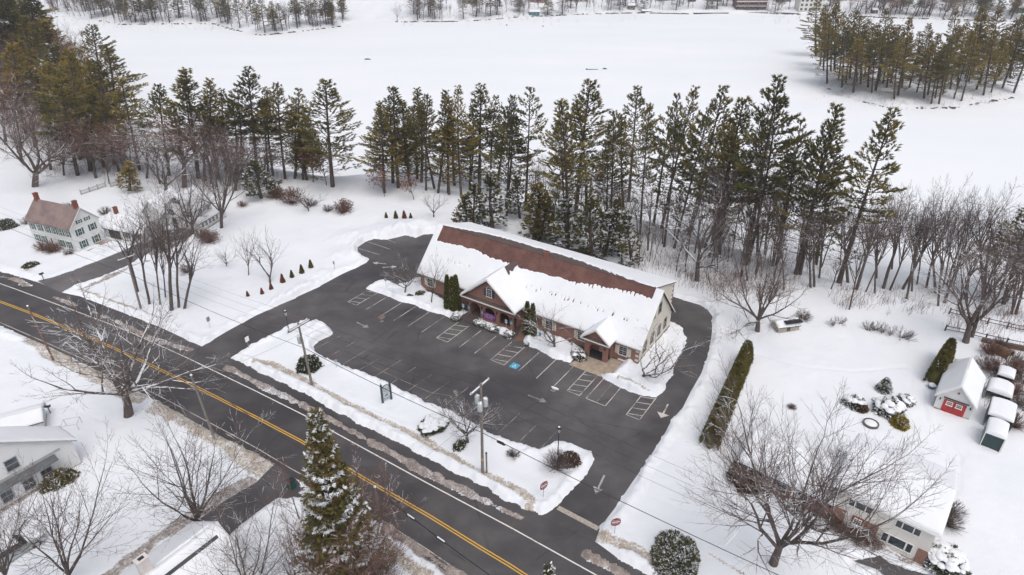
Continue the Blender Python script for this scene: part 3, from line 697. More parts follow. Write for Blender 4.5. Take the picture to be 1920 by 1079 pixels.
c_ = ch.obj('chimney', flat('orange_brick', (.22, .10, .07), .85, .25, 8), OB); MB().box(-uc-.2, -uc+.2, 5.2, 5.5, 9.4, 9.45).obj('flue', M_black, c_)
for u in (34.6, 13.3, 8.25, 2.15): window(OB, (-u, 0, .85), 0, 1.08, 1.25, M_white, True, 2, 4, M_cream, .48)
for y, z in ((3.75, 5.15), (5.75, 5.15), (1.8, 1.3), (4.1, 1.35), (6.4, 1.35), (8.45, 1.4)): window(OB, (0, y, z), PI/2, .85, 1.45, M_gtr, False, 1, 2, glass=mat_glass('side_window_glass', (.05, .055, .07)))  # side panes have their own, slightly paler glass colour
for u in (13.3, 8.25, 2.15, 34.6):
    q = MB(); q.box(-u-1.1, -u+1.1, -.06, -.001, .66, .745); q.obj('sill_course', M_ringb, OB)

def arch_wall(x0, x1, z0, zt, y0, y1, arches, parent, mat, nm='arcade_wall', N_=10):
    q = MB(); cur = x0
    for cx, hw, zs, sill in arches:
        q.box(cur, cx-hw, y0, y1, z0, zt)
        for i in range(N_):
            a, b = PI-PI*i/N_, PI-PI*(i+1)/N_
            xa, za, xb, zb = cx+hw*math.cos(a), zs+hw*math.sin(a), cx+hw*math.cos(b), zs+hw*math.sin(b)
            q.extr([(xa, y0, za), (xb, y0, zb), (xb, y0, zt), (xa, y0, zt)], (0, y1-y0, 0))
        if sill > z0: q.box(cx-hw, cx+hw, y0+.05, y1-.05, z0, sill)
        cur = cx+hw
    q.box(cur, x1, y0, y1, z0, zt); q.obj(nm, mat, parent)
    for cx, hw, zs, sill in arches:
        r = MB()
        for i in range(N_):
            a, b = PI-PI*i/N_, PI-PI*(i+1)/N_; R = hw+.26
            r.extr([(cx+hw*math.cos(a), y0-.001, zs+hw*math.sin(a)), (cx+R*math.cos(a), y0-.001, zs+R*math.sin(a)), (cx+R*math.cos(b), y0-.001, zs+R*math.sin(b)), (cx+hw*math.cos(b), y0-.001, zs+hw*math.sin(b))], (0, -.045, 0))
        r.obj('arch_ring', M_ringb, parent)
def gable_porch(cx, hw, yf, zE, zA, over, yov, arches, wx, parent, t):
    """roof of half-width hw centred on cx, front edge at yov, wall front at yf"""
    sl = (zA-zE)/hw; yb = (zA-3.05)/K; ybe = max(0, (zE-3.05)/K)
    for s in (-1, 1):
        q = MB(); a = (cx+s*hw, yov, zE); b = (cx, yov, zA); c = (cx, yb, zA); d = (cx+s*hw, ybe, zE)
        slab(q, a, b, c, d, .12); q.obj('porch_roof', M_roofr if s < 0 else M_roofg, parent)
        q = MB(); q.extr([(cx+s*(hw+.05), yov-.002, zE-.24), (cx, yov-.002, zA-.24), (cx, yov-.002, zA+.02), (cx+s*(hw+.05), yov-.002, zE+.02)], (0, -.10, 0)); q.obj('rake_board', M_white, parent)
    MB().extr([(cx-hw+.45, yf, zE-.05), (cx+hw-.45, yf, zE-.05), (cx, yf, zA-.42)], (0, .25, 0)).obj('gable_wall', M_brick, parent)
    q = MB(); q.extr([(cx-hw+.15, yf-.001, zE+.12), (cx-hw+.15, yov-.02, zE-.14), (cx-hw+.15, yov-.02, zE-.22), (cx-hw+.15, yf-.001, zE-.22)], (2*hw-.3, 0, 0)); q.obj('pent_roof', M_roofg, parent)
    MB().box(cx-hw+.1, cx+hw-.1, yov-.09, yov-.03, zE-.26, zE-.10).obj('fascia', M_white, parent)
# big portico
PC = -21.65
gable_porch(PC, 4.7, -2.4, 3.5, 7.35, .5, -2.95, None, None, OB, 0)
arch_wall(PC-3.9, PC+3.9, 0, 3.35, -2.4, -2.05, [(PC-2.55, .92, 1.65, 0), (PC, .92, 1.65, .55), (PC+2.55, .92, 1.65, .5)], OB, M_brick)
q = MB(); q.box(PC-3.9, PC-3.55, -2.04, -.01, 0, 3.35); q.obj('portico_side_wall', M_brick, OB)
q = MB(); q.box(PC+3.55, PC+3.9, -1.0, -.01, 0, 3.35); q.box(PC+3.55, PC+3.9, -2.04, -1.001, 2.3, 3.35); q.obj('portico_side_wall', M_brick, OB)
MB().box(PC-3.5, PC+3.5, -2.0, -.01, .0, .42).obj('portico_floor', flat('brown_paving', (.10, .065, .05), .8, .3, 4), OB)
MB().box(PC-3.6, PC+3.6, -2.9, -.01, 3.351, 3.40).obj('portico_ceiling', M_cream, OB)
for i in range(4): MB().box(PC-3.45, PC-1.65, -2.45-.38*(i+1), -2.45-.38*i, 0, .42-.1*i).obj('step', flat('dark_brick_step', (.085, .065, .06), .75, .3, 5), OB)
MB().box(PC-3.6, PC-1.5, -2.46, -2.3, .0, .421).obj('step', MATS['dark_brick_step'], OB)
d = MB().box(PC-1.1, PC-.1, -.06, 0, .42, 2.5).obj('door', flat('dark_door', (.05, .045, .05), .4), OB); MB().box(PC-.3, PC-.25, -.12, -.06, 1.3, 1.5).obj('door_handle', M_metal, d)
for dx in (-2.3, 1.2, 2.6): window(OB, (PC+dx, 0, 1.1), 0, .8, 1.3, M_white, False, 2, 4)
M_shutb = flat('navy_shutter', (.045, .06, .10), .6, .1); M_shutb2 = flat('green_black_shutter', (.04, .065, .07), .6, .1)
window(OB, (PC, -2.4, 4.35), 0, .82, 1.15, M_white, True, 3, 4, M_shutb, .38)
def porch_snow(s, t, x, y, hi=.85):
    h = .20+fbm(x, y, .5, 4)*.05; bare = (t > .80+vnoise(x, y, 2, 3)*.12) & (s > .60)
    return np.where(bare, -.1, h)-.06*np.exp(-x/.12)
for s in (-1, 1):
    hw = 4.72; yb = (7.35-3.05)/K; snow_sheet(OB, (PC+s*hw, -2.98, 3.5), (PC+s*hw, .55, 3.5), (PC, yb+.1, 7.35), (PC, -2.98, 7.35), porch_snow, .16)
# drift filling the valleys beside the portico
bn = MB(); bn.box(PC-1.12, PC+1.12, -2.47, -2.44, .62, 1.62); ban = bn.obj('banner', flat('purple_banner', (.145, .03, .16), .6, .12, 2), OB)
M_let = flat('pale_lettering', (.50, .36, .56), .6, .05)
def words(parent, x0, z, y, lens, lh, gap=.06, mat=None, face=None):
    """rows of print too small to read in the photograph: one small upright bar per letter"""
    x = x0; q = MB()
    for n in lens:
        for i in range(n):
            hh = lh*(1 if (i*7+n) % 3 else .8); q.box(x, x+lh*.42, y-.006, y, z, z+hh)
            if (i+n) % 2: q.box(x+lh*.1, x+lh*.62, y-.006, y, z+hh*.42, z+hh*.58)
            x += lh*.72
        x += lh*.7
    return q.obj('lettering', mat or M_let, parent)
words(ban, PC-.55, 1.36, -2.472, (4, 1, 2), .17); words(ban, PC-1.0, 1.10, -2.472, (6, 7), .19); words(ban, PC-.8, .93, -2.472, (3, 8, 3), .11); words(ban, PC-.85, .76, -2.472, (9, 8), .11)
M_blue = flat('access_sign_blue', (.07, .34, .55), .5, .05); M_w = flat('sign_white', (.78, .79, .80), .5, .03)
for dx in (-3.68, -1.27, 3.68):
    t = MB(); t.extr([(PC+dx+.24*math.cos(a), -2.41, 1.35+.24*math.sin(a)) for a in [i*PI/6 for i in range(12)]][::-1], (0, -.03, 0)); o = t.obj('access_plaque', M_blue, OB)
    wheelchair(o, lambda a, b, dx=dx: (PC+dx+a*.2, -2.447, 1.35+b*.2), M_w)
for dx in (-3.75, -1.27, 1.27, 3.75):
    q = MB(); q.tube([(PC+dx, -2.41, 2.3), (PC+dx, -2.56, 2.3)], .03, 5); q.lathe([(.05, 1.95), (.10, 2.02), (.11, 2.25), (.02, 2.38)], 6, (PC+dx, -2.58)); q.obj('wall_lantern', M_black, OB)
# small porch
SC = -5.2
gable_porch(SC, 2.1, -1.75, 3.0, 4.75, .3, -2.1, None, None, OB, 0)
arch_wall(SC-1.65, SC+1.65, 0, 2.9, -1.75, -1.4, [(SC, 1.0, 1.25, 0)], OB, M_brick)
for x in (SC-1.65, SC+1.37): MB().box(x, x+.28, -.45, -.01, 0, 2.9).box(x, x+.28, -1.39, -.451, 2.1, 2.9).obj('porch_side_wall', M_brick, OB)
MB().box(SC-1.6, SC+1.6, -1.7, -.01, .01, .10).obj('porch_floor', flat('dark_mat', (.035, .035, .04), .8), OB)
window(OB, (SC+.4, 0, .35), 0, 1.1, 2.0, M_white, False, 2, 1)
q = MB(); q.lathe([(.04, 1.9), (.09, 1.97), (.10, 2.2), (.02, 2.3)], 6, (SC+1.35, -1.88)); q.obj('wall_lantern', M_black, OB)
q = MB(); q.poly([(-1.85, -.3, .015), (-1.85, -4.2, .015), (-2.9, -4.75, .015), (-7.45, -4.75, .015), (-6.9, -2.0, .015), (-6.9, -.3, .015)][::-1]); q.obj('porch_paving', flat('tan_concrete', (.33, .27, .21), .75, .25, 1.5), OB)
for s in (-1, 1): snow_sheet(OB, (SC+s*2.12, -2.14, 3.0), (SC+s*2.12, 0.05, 3.0), (SC, (4.75-3.05)/K+.2, 4.76), (SC, -2.14, 4.76), full(.20, 5+s), .16)
# drifts where the porch roofs run into the main roof
def mound(name, cx, cy, cz, rx, ry, rz_, parent):
    q = MB(); n = 14; m = 6
    for i in range(m+1):
        a = PI/2*i/m
        for k in range(n): b = 2*PI*k/n; q.v.append((cx+rx*math.cos(a)*math.cos(b), cy+ry*math.cos(a)*math.sin(b), cz+rz_*math.sin(a)))
    for i in range(m):
        for k in range(n): a = i*n+k; b = i*n+(k+1) % n; q.f.append((a, b, b+n, a+n))
    return q.obj(name, M_snow, parent, True)

# ---- houses: local x along the ridge, y to the back; gable ends at x = 0 and x = L
def house(name, label, cat, loc, deg, L, W, zE, zR, wall, roof, snow=(True, True), ov=.3, fb=None, group=None, th=.26, trim=None, snowfn=None):
    t = thing(name, label, cat, (loc[0], loc[1], 0), math.radians(deg), group); k = (zR-zE)/(W/2)
    q = MB(); q.box(0, L, 0, .15, 0, zE); q.box(0, L, W-.15, W, 0, zE)
    q.extr([(0, .15, 0), (0, W-.15, 0), (0, W-.15, zE), (0, W/2, zR-.12), (0, .15, zE)], (.15, 0, 0)); q.extr([(L, .15, 0), (L, W-.15, 0), (L, W-.15, zE), (L, W/2, zR-.12), (L, .15, zE)], (-.15, 0, 0))
    q.obj('wall', wall, t)
    for i, (y0, y1) in enumerate(((-ov, W/2), (W+ov, W/2))):
        ze = zE-ov*k
        q = MB(); slab(q, (-ov, y0, ze), (L+ov, y0, ze), (L+ov, y1, zR), (-ov, y1, zR), .12); q.obj('roof', roof, t)
        if snow[i]: snow_sheet(t, (-ov-.02, y0, ze), (L+ov+.02, y0, ze), (L+ov+.02, y1, zR), (-ov-.02, y1, zR), (snowfn or full(th, i+1)), .22)
        for x in (-ov-.05, L+ov):
            q = MB(); q.extr([(x, y0, ze-.16), (x, y1, zR-.16), (x, y1, zR+.01), (x, y0, ze+.01)], (.05, 0, 0)); q.obj('rake_board', trim or M_white, t)
    q = MB(); q.box(0.02, L-.02, -.03, W+.03, 0, .3); q.box(-.03, L+.03, .02, W-.02, .001, .301); q.obj('foundation', flat('foundation_grey', (.28, .24, .22), .9, .2), t)
    return t
def chim(t, x, y, z0, z1, w=.6, mat=None, d=None):
    d = d or w; q = MB().box(x-w/2, x+w/2, y-d/2, y+d/2, z0, z1); q.box(x-w/2-.05, x+w/2+.05, y-d/2-.05, y+d/2+.05, z1, z1+.1)
    o = q.obj('chimney', mat or flat('red_brick', (.22, .07, .05), .9, .3, 8), t); MB().box(x-w/4, x+w/4, y-d/4, y+d/4, z1+.1, z1+.13).obj('flue', M_black, o); return o
M_green = flat('green_shutter', (.015, .115, .10), .6, .15); M_dshut = flat('charcoal_shutter', (.05, .055, .06), .6, .15); M_gt = flat('grey_trim', (.35, .36, .37), .6)
fh = house('farmhouse', 'two storey white clapboard house with green shutters, bare mauve roof and two brick chimneys', 'house', (-84.5, 104.3), -22.1, 10.7, 5.4, 4.75, 7.5, M_wsid, M_roofp, (False, False), .28)
for x in (1.1, 3.0, 4.9, 6.6, 8.2, 9.8): window(fh, (x, 0, 2.95), 0, .62, 1.15, M_white, False, 2, 2, M_green, .27)
for x in (1.3, 3.0, 7.4, 9.2): window(fh, (x, 0, .75), 0, .65, 1.25, M_white, False, 2, 2, M_green, .28)
q = MB().box(4.6, 5.4, -.06, 0, .1, 2.1).box(4.75, 5.25, -.075, -.06, .2, 2.0); d = q.obj('door', M_white, fh); MB().box(4.85, 5.15, -.09, -.076, 1.1, 1.9).obj('door_glass', M_glass, d)
for y in (1.5, 3.9): window(fh, (10.7, y, 2.85), PI/2, .68, 1.15, M_white, False, 2, 2, M_green, .30); window(fh, (10.7, y, .55), PI/2, .68, 1.25, M_white, False, 2, 2, M_green, .30)
for y in (1.95, 3.45): window(fh, (10.7, y, 4.85), PI/2, .42, .62, M_white, False, 2, 2, M_green, .24)
chim(fh, .5, 2.7, 6.8, 8.5); chim(fh, 10.1, 2.7, 6.8, 8.5)
MB().box(10.75, 12.0, 0.2, 5.6, .0, .28).obj('stone_step', flat('step_stone', (.30, .24, .22), .9), fh)
hw = house('house_wing', 'low white wing with open car port and thick snow roof behind the green shuttered house', 'house', (-73.2, 106.6), -20, 9.0, 4.6, 2.3, 3.9, M_gs, M_roofd, (True, True), .3, th=.34)
cp = MB().box(1.2, 4.0, -.03, 0, .1, 2.2).obj('bay_shade_panel', flat('bay_shade_paint', (.03, .05, .045), .8, .3), hw)  # dark panel on the wall, painted shade of the open car port
q = MB().box(1.05, 1.2, -.1, 0, 0, 2.4).box(4.0, 4.15, -.1, 0, 0, 2.4).box(1.05, 4.15, -.1, 0, 2.2, 2.4); q.obj('bay_post', M_white, hw)
for x in (5.3, 7.4): window(hw, (x, 0, .9), 0, .75, 1.1, M_white, False, 2, 2, M_dshut, .3)
chim(hw, 1.5, 2.3, 3.4, 5.2, .55)
h2 = house('white_house', 'white gabled house with charcoal shutters behind the bare trees, thick snow on the roof', 'house', (-57.6, 109.4), 75, 4.6, 6.4, 4.3, 6.7, M_gs, M_roofd, (True, True), .3)
for y, z in ((3.45, 5.1), (1.2, 2.7), (2.1, 2.7), (5.2, 2.7)): window(h2, (0, y, z), -PI/2, .6, 1.1, M_white, False, 2, 2, M_dshut, .26)
for y in (.9, 2.3): window(h2, (0, y, .5), -PI/2, .55, 1.2, M_white, False, 2, 2)
for x in (1.6, 3.6): window(h2, (x, 0, 2.9), 0, .6, .8, M_white, False, 2, 2)
d = MB().box(-.05, 0, 4.4, 5.3, .1, 2.1).obj('door', flat('dark_door', (.05, .045, .05), .4), h2)
h3 = house('house_wing', 'small white gabled wing with brown door between the two white houses', 'house', (-64.6, 111.2), 78, 6.0, 4.0, 2.9, 5.2, M_wsid, M_roofd, (True, True), .25)
MB().box(-.05, 0, 2.9, 3.6, .1, 2.0).obj('door', flat('brown_door', (.12, .085, .065), .6), h3)
h4 = house('garden_lean_to', 'low white sunroom with a row of windows on the right of the gabled white house', 'house', (-56.8, 110.6), 75, 7.5, 1.6, 1.9, 2.4, M_wsid, M_roofd, (True, True), .15)
for x in (.9, 1.9, 2.9, 3.9, 4.9): window(h4, (x, 0, .8), 0, .55, .8, M_white, False, 2, 2)
h4.location = (-56.95, 108.6, 0)
# lower left house
h5 = house('corner_house', 'white house cut by the left edge with grey windows and a snowy lean-to strip', 'house', (-45.3, 50.5), 146, 2.8, 14, 3.6, 8.6, M_gs, M_roofd, (True, True), .35, trim=M_gt)
for y, z in ((5.2, 3.7),): window(h5, (0, y, z), -PI/2, 1.0, 1.25, M_gt, False, 1, 2)
for y in (3.0, 4.7, 6.6): window(h5, (0, y, .7), -PI/2, .95, 1.15, M_gt, False, 2, 2)
MB().extr([(-.01, 1.2, 3.05), (-.01, 13, 3.05), (-.01, 13, 3.3), (-.01, 1.2, 3.3)], (-.05, 0, 0)).obj('trim_board', M_gt, h5)
q = MB(); q.extr([(-.02, 1.8, 2.95), (-.65, 1.8, 2.55), (-.65, 1.8, 2.48), (-.02, 1.8, 2.5)], (0, 10, 0)); q.obj('pent_roof', flat('slate_grey', (.10, .11, .12), .7), h5)
t = house('dormer_shed', 'small snow covered white building behind the house at the left edge', 'shed', (-56.2, 53.2), 30, 4.6, 3.2, 1.7, 2.3, M_gs, M_roofd, (True, True), .25, trim=M_gt)
# lower middle house with the chimney
def ridge_fn(s, t, x, y):
    h = .28+fbm(x, y, .4, 2)*.06; band = (t > .80) & (t < .905) & (s > .42) & (s < .965)
    rag = (s > .30) & (s <= .44) & (t > .55+vnoise(x, y, 1.2, 3)*.4)
    return np.where(band | rag, -.1, h)+.05*np.sin(x*9)*smooth((t-.1)*4)*.25
h6 = house('roof_chimney_house', 'house seen from above with a dark slot along its snowy ridge and a white chimney', 'house', (-28.9, 23.0), 56, 14.2, 9, 3.2, 6.1, M_gs, M_roofd, (True, True), .3, snowfn=ridge_fn)
cu = MB(); chim(h6, 8.6, 5.0, 5.0, 7.6, .85, flat('painted_chimney', (.60, .56, .54), .8, .1), .6)
t = house('porch_roof', 'low snow covered roof beside the white chimney at the lower edge', 'shed', (-31.7, 30.6), 56, 3.0, 3.4, 2.6, 3.2, M_gs, M_roofd, (True, True), .2)
# split level house, lower right
M_sc = mat_siding('tan_white_siding', (.71, .69, .65)); M_br2 = mat_brick('house_brick')
h7 = house('split_level_house', 'cream and brick split level house with red door under the big bare maple', 'house', (30.0, 43.1), -38.5, 8.1, 8.4, 4.55, 6.0, M_sc, M_roofd, (True, True), .32, th=.4)
for x in (2.2, 6.1):
    window(h7, (x-.72, 0, 3.15), 0, .45, .75, M_white, False, 1, 1); window(h7, (x, 0, 3.15), 0, .8, .75, M_white, False, 1, 1); window(h7, (x+.72, 0, 3.15), 0, .45, .75, M_white, False, 1, 1)
window(h7, (4.75, 0, .9), 0, .42, 1.0, M_white, False, 1, 1); window(h7, (5.75, 0, .9), 0, 1.25, 1.0, M_white, False, 1, 1); window(h7, (6.72, 0, .9), 0, .42, 1.0, M_white, False, 1, 1)
MB().box(7.35, 8.11, -.06, 0, .05, 1.9).obj('brick_panel', M_br2, h7); MB().box(2.95, 4.1, -.06, 0, .05, 2.2).obj('brick_panel', M_br2, h7); MB().box(-.0, 1.3, -.07, 0, .05, 2.3).obj('brick_panel', M_br2, h7)
M_red = flat('red_paint', (.42, .03, .03), .5, .12)
d = MB().box(1.9, 2.85, -.08, 0, .1, 2.2).obj('door', flat('dark_red_door', (.24, .025, .03), .5), h7); window(d, (2.38, -.08, 1.35), 0, .55, .65, M_white, False, 3, 3)
MB().box(2.9, 3.1, -.14, -.08, 1.75, 1.95).obj('door_lamp', flat('amber_lamp', (.6, .3, .05), .4), h7)
MB().box(-.3, 8.4, -.40, -.33, 4.26, 4.42).obj('gutter', M_white, h7)
h8 = house('low_brick_wing', 'single storey brick wing with white posts left of the cream split level house', 'house', (23.4, 48.35), -38.5, 8.3, 7.0, 2.75, 4.0, M_br2, M_roofd, (True, True), .5, th=.4)
for x in (1.5, 3.9, 5.9): window(h8, (x, 0, .9), 0, .9, 1.1, M_white, False, 2, 2)
for x in (.6, 3.0, 5.0, 7.0): MB().box(x-.07, x+.07, -.5, -.36, 0, 2.45).obj('porch_post', M_white, h8)
MB().box(6.9, 7.7, -.07, 0, .1, 2.1).obj('door', M_red, h8)
# garage
g = house('garage', 'small white garage with red double door and snowy gable roof', 'garage', (52.2, 57.3), 51, 6.6, 3.6, 2.35, 4.25, M_wsid, M_roofd, (True, True), .3, th=.3)
dr = MB().box(-.06, 0, .62, 2.86, .12, 1.85).obj('garage_door', M_red, g)
for y in (1.3, 2.25): window(dr, (-.06, y, 1.25), -PI/2, .5, .4, M_white, False, 3, 2)
MB().box(-.16, 0, .5, 2.98, 2.02, 2.1).obj('door_track', M_black, g); MB().extr([(-.01, 1.8+.13*math.cos(i*PI/4), 3.1+.13*math.sin(i*PI/4)) for i in range(8)], (-.06, 0, 0)).obj('emblem', flat('rust', (.22, .10, .07)), g)
for y in (.25, 3.25): MB().box(-.14, 0, y-.06, y+.06, 1.55, 1.8).obj('wall_lantern', M_black, g)
for y in (.62, 1.74, 2.86): pass
MB().box(-.075, -.061, 1.725, 1.755, .12, 1.85).obj('door_gap', M_black, g)
# a low wall and box behind the garage
q = house('hut', 'brown hut with snow roof just behind the garage', 'shed', (56.6, 64.2), 51, 1.2, 2.2, 1.9, 2.5, flat('brown_board', (.20, .15, .12), .9, .2), M_roofd, (True, True), .1)
# snow topped shelters beside the garage
def shelter(label, x, y, deg, L, W, zE, rise, wall, open_front=None):
    t = thing('snow_covered_shelter', label, 'shed', (x, y, 0), math.radians(deg), 'snow covered shelters beside the garage')
    n = 8; prof = [(W*i/n, zE+rise*math.sin(PI*i/n)**.7 if 0 < i < n else zE) for i in range(n+1)]
    q = MB(); q.box(0, L, 0, .06, 0, zE); q.box(0, L, W-.06, W, 0, zE)
    q.extr([(L, a, b) for a, b in [(0.06, 0)]+[(max(.06, min(W-.06, a)), b) for a, b in prof]+[(W-.06, 0)]], (-.06, 0, 0)); q.obj('side_panel', wall, t)
    if open_front: MB().box(.12, .2, .1, W-.1, .1, zE+rise*.3).obj('front_shade_panel', open_front, t); MB().box(-.05, .11, .02, .1, 0, zE).box(-.05, .11, W-.1, W-.02, 0, zE).obj('front_post', M_white, t)  # panel colour paints the shade inside the open front
    q = MB()
    for i in range(n): q.quad((-.05, prof[i][0], prof[i][1]), (L, prof[i][0], prof[i][1]), (L, prof[i+1][0], prof[i+1][1]), (-.05, prof[i+1][0], prof[i+1][1]))
    q.obj('canopy', wall, t)
    def fn(s, tt, X_, Y_): return rise*np.sin(PI*tt)**.7+.24+fbm(X_, Y_, .6, int(x))*.05-.08*np.exp(-np.minimum(X_, X_.max()-X_)/.15)
    snow_sheet(t, (-.1, 0, zE), (L, 0, zE), (L, W, zE), (-.1, W, zE), fn, .16); return t
M_tarp = flat('grey_green_tarp', (.22, .25, .23), .6, .15); M_tarp_shade = flat('dark_teal_tarp_and_shade', (.03, .055, .06), .6, .2)  # dark teal serves a real tarp and the painted shade of the open front
shelter('snow topped shelter with dark open front, lowest of the row beside the garage', 52.4, 52.1, 51, 2.9, 1.9, 2.0, .25, M_tarp, M_tarp_shade)
shelter('wide snow topped shelter with dark base, second up from the lowest of the row', 55.1, 54.9, 51, 3.6, 2.4, 1.9, .2, M_tarp_shade)
shelter('round backed snow topped shelter, third up in the row beside the garage', 58.2, 59.6, 51, 2.6, 2.5, 1.5, .5, M_tarp)
shelter('small grey snow topped shelter, topmost of the row by the brushy bank', 60.6, 62.9, 51, 2.0, 1.7, 1.7, .2, M_tarp)
# cream garden shed in the field
x, y, z = gnd(1472, 622)
gs = house('garden_shed', 'cream garden shed with dark roof strip beside the round bare tree', 'shed', (x-1.2, y-.5), 12, 3.2, 1.8, 1.2, 1.7, flat('cream_board', (.40, .36, .29), .8, .2), M_roofd, (True, True), .15, th=.2)
MB().box(1.3, 1.8, -.05, 0, .4, .9).obj('hatch', flat('dark_hatch', (.06, .06, .06)), gs); MB().box(.9, 3.4, -.22, .6, 1.62, 1.75).obj('dark_eave', M_black, gs)

# ------------------------------------------------------------------ plants
def blades_np(pos, ax, size, tint, k, width, spread, rs, droop=0.):
    n = len(pos); P_ = np.repeat(pos, k, 0); A = np.repeat(ax, k, 0)+rs.normal(0, spread, (n*k, 3)); A[:, 2] -= droop
    A /= np.linalg.norm(A, axis=1)[:, None]+1e-9
    S = np.repeat(size, k)*rs.uniform(.7, 1.25, n*k)
    side = np.cross(A, rs.normal(0, 1, (n*k, 3))); side /= np.linalg.norm(side, axis=1)[:, None]+1e-9
    w_ = width*rs.uniform(.7, 1.3, n*k)[:, None]*side
    tip = P_+A*S[:, None]; mid = P_+A*(S*.45)[:, None]
    co = np.stack([P_, mid+w_/2, tip, mid-w_/2], 1).reshape(-1, 3)
    f = np.arange(n*k*4).reshape(-1, 4); t = np.repeat(np.repeat(tint, k), 4)
    return co, f, t
def leaf_mesh(name, mat, packs):
    co = np.concatenate([p[0] for p in packs]); t = np.concatenate([p[2] for p in packs]); f = []; o = 0
    for p in packs: f.append(p[1]+o); o += len(p[0])
    me = np_mesh(name, co, np.concatenate(f), mat, False)
    a = me.attributes.new('tint', 'FLOAT', 'POINT'); a.data.foreach_set('value', t.astype(np.float32)); return me
def pine(seed, Ht=24., R=4.2, cb=.35, mat=None, snow=0., k=10, size=.46, width=.075, nwh=.036, dens=1.2, bark=None, low=.6, flare=.30):
    r = random.Random(seed); rs = np.random.RandomState(seed); q = MB()
    bx, by = r.uniform(-.6, .6), r.uniform(-.6, .6)
    cen = lambda z: (bx*math.sin(z/Ht*2.6)*.8, by*math.sin(z/Ht*2.2)*.8)
    q.tube([(*cen(Ht*i/9), Ht*i/9-.4*(i == 0)) for i in range(10)], [.21*(1-.93*i/9)+.02 for i in range(10)], 7)
    pos, ax, ti = [], [], []
    ph = [r.uniform(0, 2*PI) for _ in range(3)]
    def branch(z, az, L, el, tt, thin=1., f0=.34):
        c = cen(z); p = Vector((c[0], c[1], z)); d = Vector((math.cos(az)*math.cos(el), math.sin(az)*math.cos(el), math.sin(el)))
        pts = [p.copy()]; n = 4
        for i in range(n):
            d = (d+Vector((r.gauss(0, .09), r.gauss(0, .09), .09+.045*i))).normalized(); p = p+d*L/n; pts.append(p.copy())
        q.tube([tuple(x) for x in pts], [.05*(1-.8*i/n)+.008 for i in range(n+1)], 3, False)
        m = max(2, int(L*.66/.36*dens*thin))
        for j in range(m):
            s = f0+(1-f0)*(j+r.random()*.6)/m; f_ = s*n; i = min(n-1, int(f_)); pp = pts[i].lerp(pts[i+1], min(1, f_-i)); dd = (pts[i+1]-pts[i]).normalized()
            sd = Vector((-dd.y, dd.x, 0)).normalized()
            pos.append(pp); ax.append(dd+Vector((0, 0, .35))); ti.append(tt+r.uniform(-.18, .18))
            for sg in (-1, 1):
                ls = (1-s)*L*.34+.30; dirn = (dd*1.0+sd*sg*.8).normalized()
                for e in ((.5, 1) if ls > .75 else (1,)):
                    pos.append(pp+dirn*ls*e+Vector((0, 0, .06*e))); ax.append(dirn+Vector((0, 0, .35))); ti.append(tt+r.uniform(-.18, .18))
    z = cb*Ht
    while z < Ht-.25:
        t = (z/Ht-cb)/(1-cb); prof = R*((1-t)**.95+.04)*(.68+.32*min(1, t/flare)); nb = 5 if t < .8 else (4 if t < .93 else 3); a0 = r.uniform(0, 2*PI); dz = Ht*nwh*r.uniform(.75, 1.35)*(1-.25*t)
        for b in range(nb):
            az = a0+2*PI*b/nb+r.gauss(0, .25)
            lobe = .80+.30*math.sin(az*2+ph[0]+z*.35)+.16*math.sin(az*3+ph[1]-z*.8)
            if r.random() < .12 or lobe < .45: continue
            branch(z+r.uniform(-.3, .3)*dz, az, max(.35, prof*lobe*r.uniform(.8, 1.2)), -.05+.95*t**1.2+r.gauss(0, .13), r.uniform(.15, .75))
        z += dz
    z = .14*Ht
    while z < cb*Ht:        # thin sprays on the shaded lower boughs
        if r.random() < low*2: branch(z, r.uniform(0, 2*PI), R*r.uniform(.35, .85)*(.5+.5*z/(cb*Ht)), r.uniform(-.25, .1), r.uniform(.2, .6), .55, .5)
        z += .5
    for _ in range(int(30*cb/.35)):
        z = r.uniform(.10, cb*1.15)*Ht; az = r.uniform(0, 2*PI); L = r.uniform(.8, 3.0); c = cen(z); e = (c[0]+math.cos(az)*L, c[1]+math.sin(az)*L, z-.15)
        q.tube([(c[0], c[1], z), (c[0]+math.cos(az)*L*.6, c[1]+math.sin(az)*L*.6, z+.1), e], [.035, .02, .006], 3, False)
        for _ in range(2): a2 = az+r.choice((-.8, .8)); l2 = L*.4; b_ = (c[0]+math.cos(az)*L*.55, c[1]+math.sin(az)*L*.55, z+.08); q.tube([b_, (b_[0]+math.cos(a2)*l2, b_[1]+math.sin(a2)*l2, b_[2]+.1)], [.014, .005], 3, False)
    pos = np.array([tuple(v) for v in pos]); ax = np.array([tuple(v) for v in ax]); ti = np.clip(np.array(ti), 0, .94)
    if snow > 0:
        m = rs.rand(len(ti)) < snow; ti = np.where(m, 1., ti)
    PR[seed] = float(np.percentile(np.hypot(pos[:, 0], pos[:, 1]), 95))+.2
    me = leaf_mesh('crown', mat or M_needle, [blades_np(pos, ax, np.full(len(pos), size), ti, k, width, .34, rs)])
    return [('trunk', q.mesh('trunk', bark or M_bark)), ('crown', me)]
PR = {}
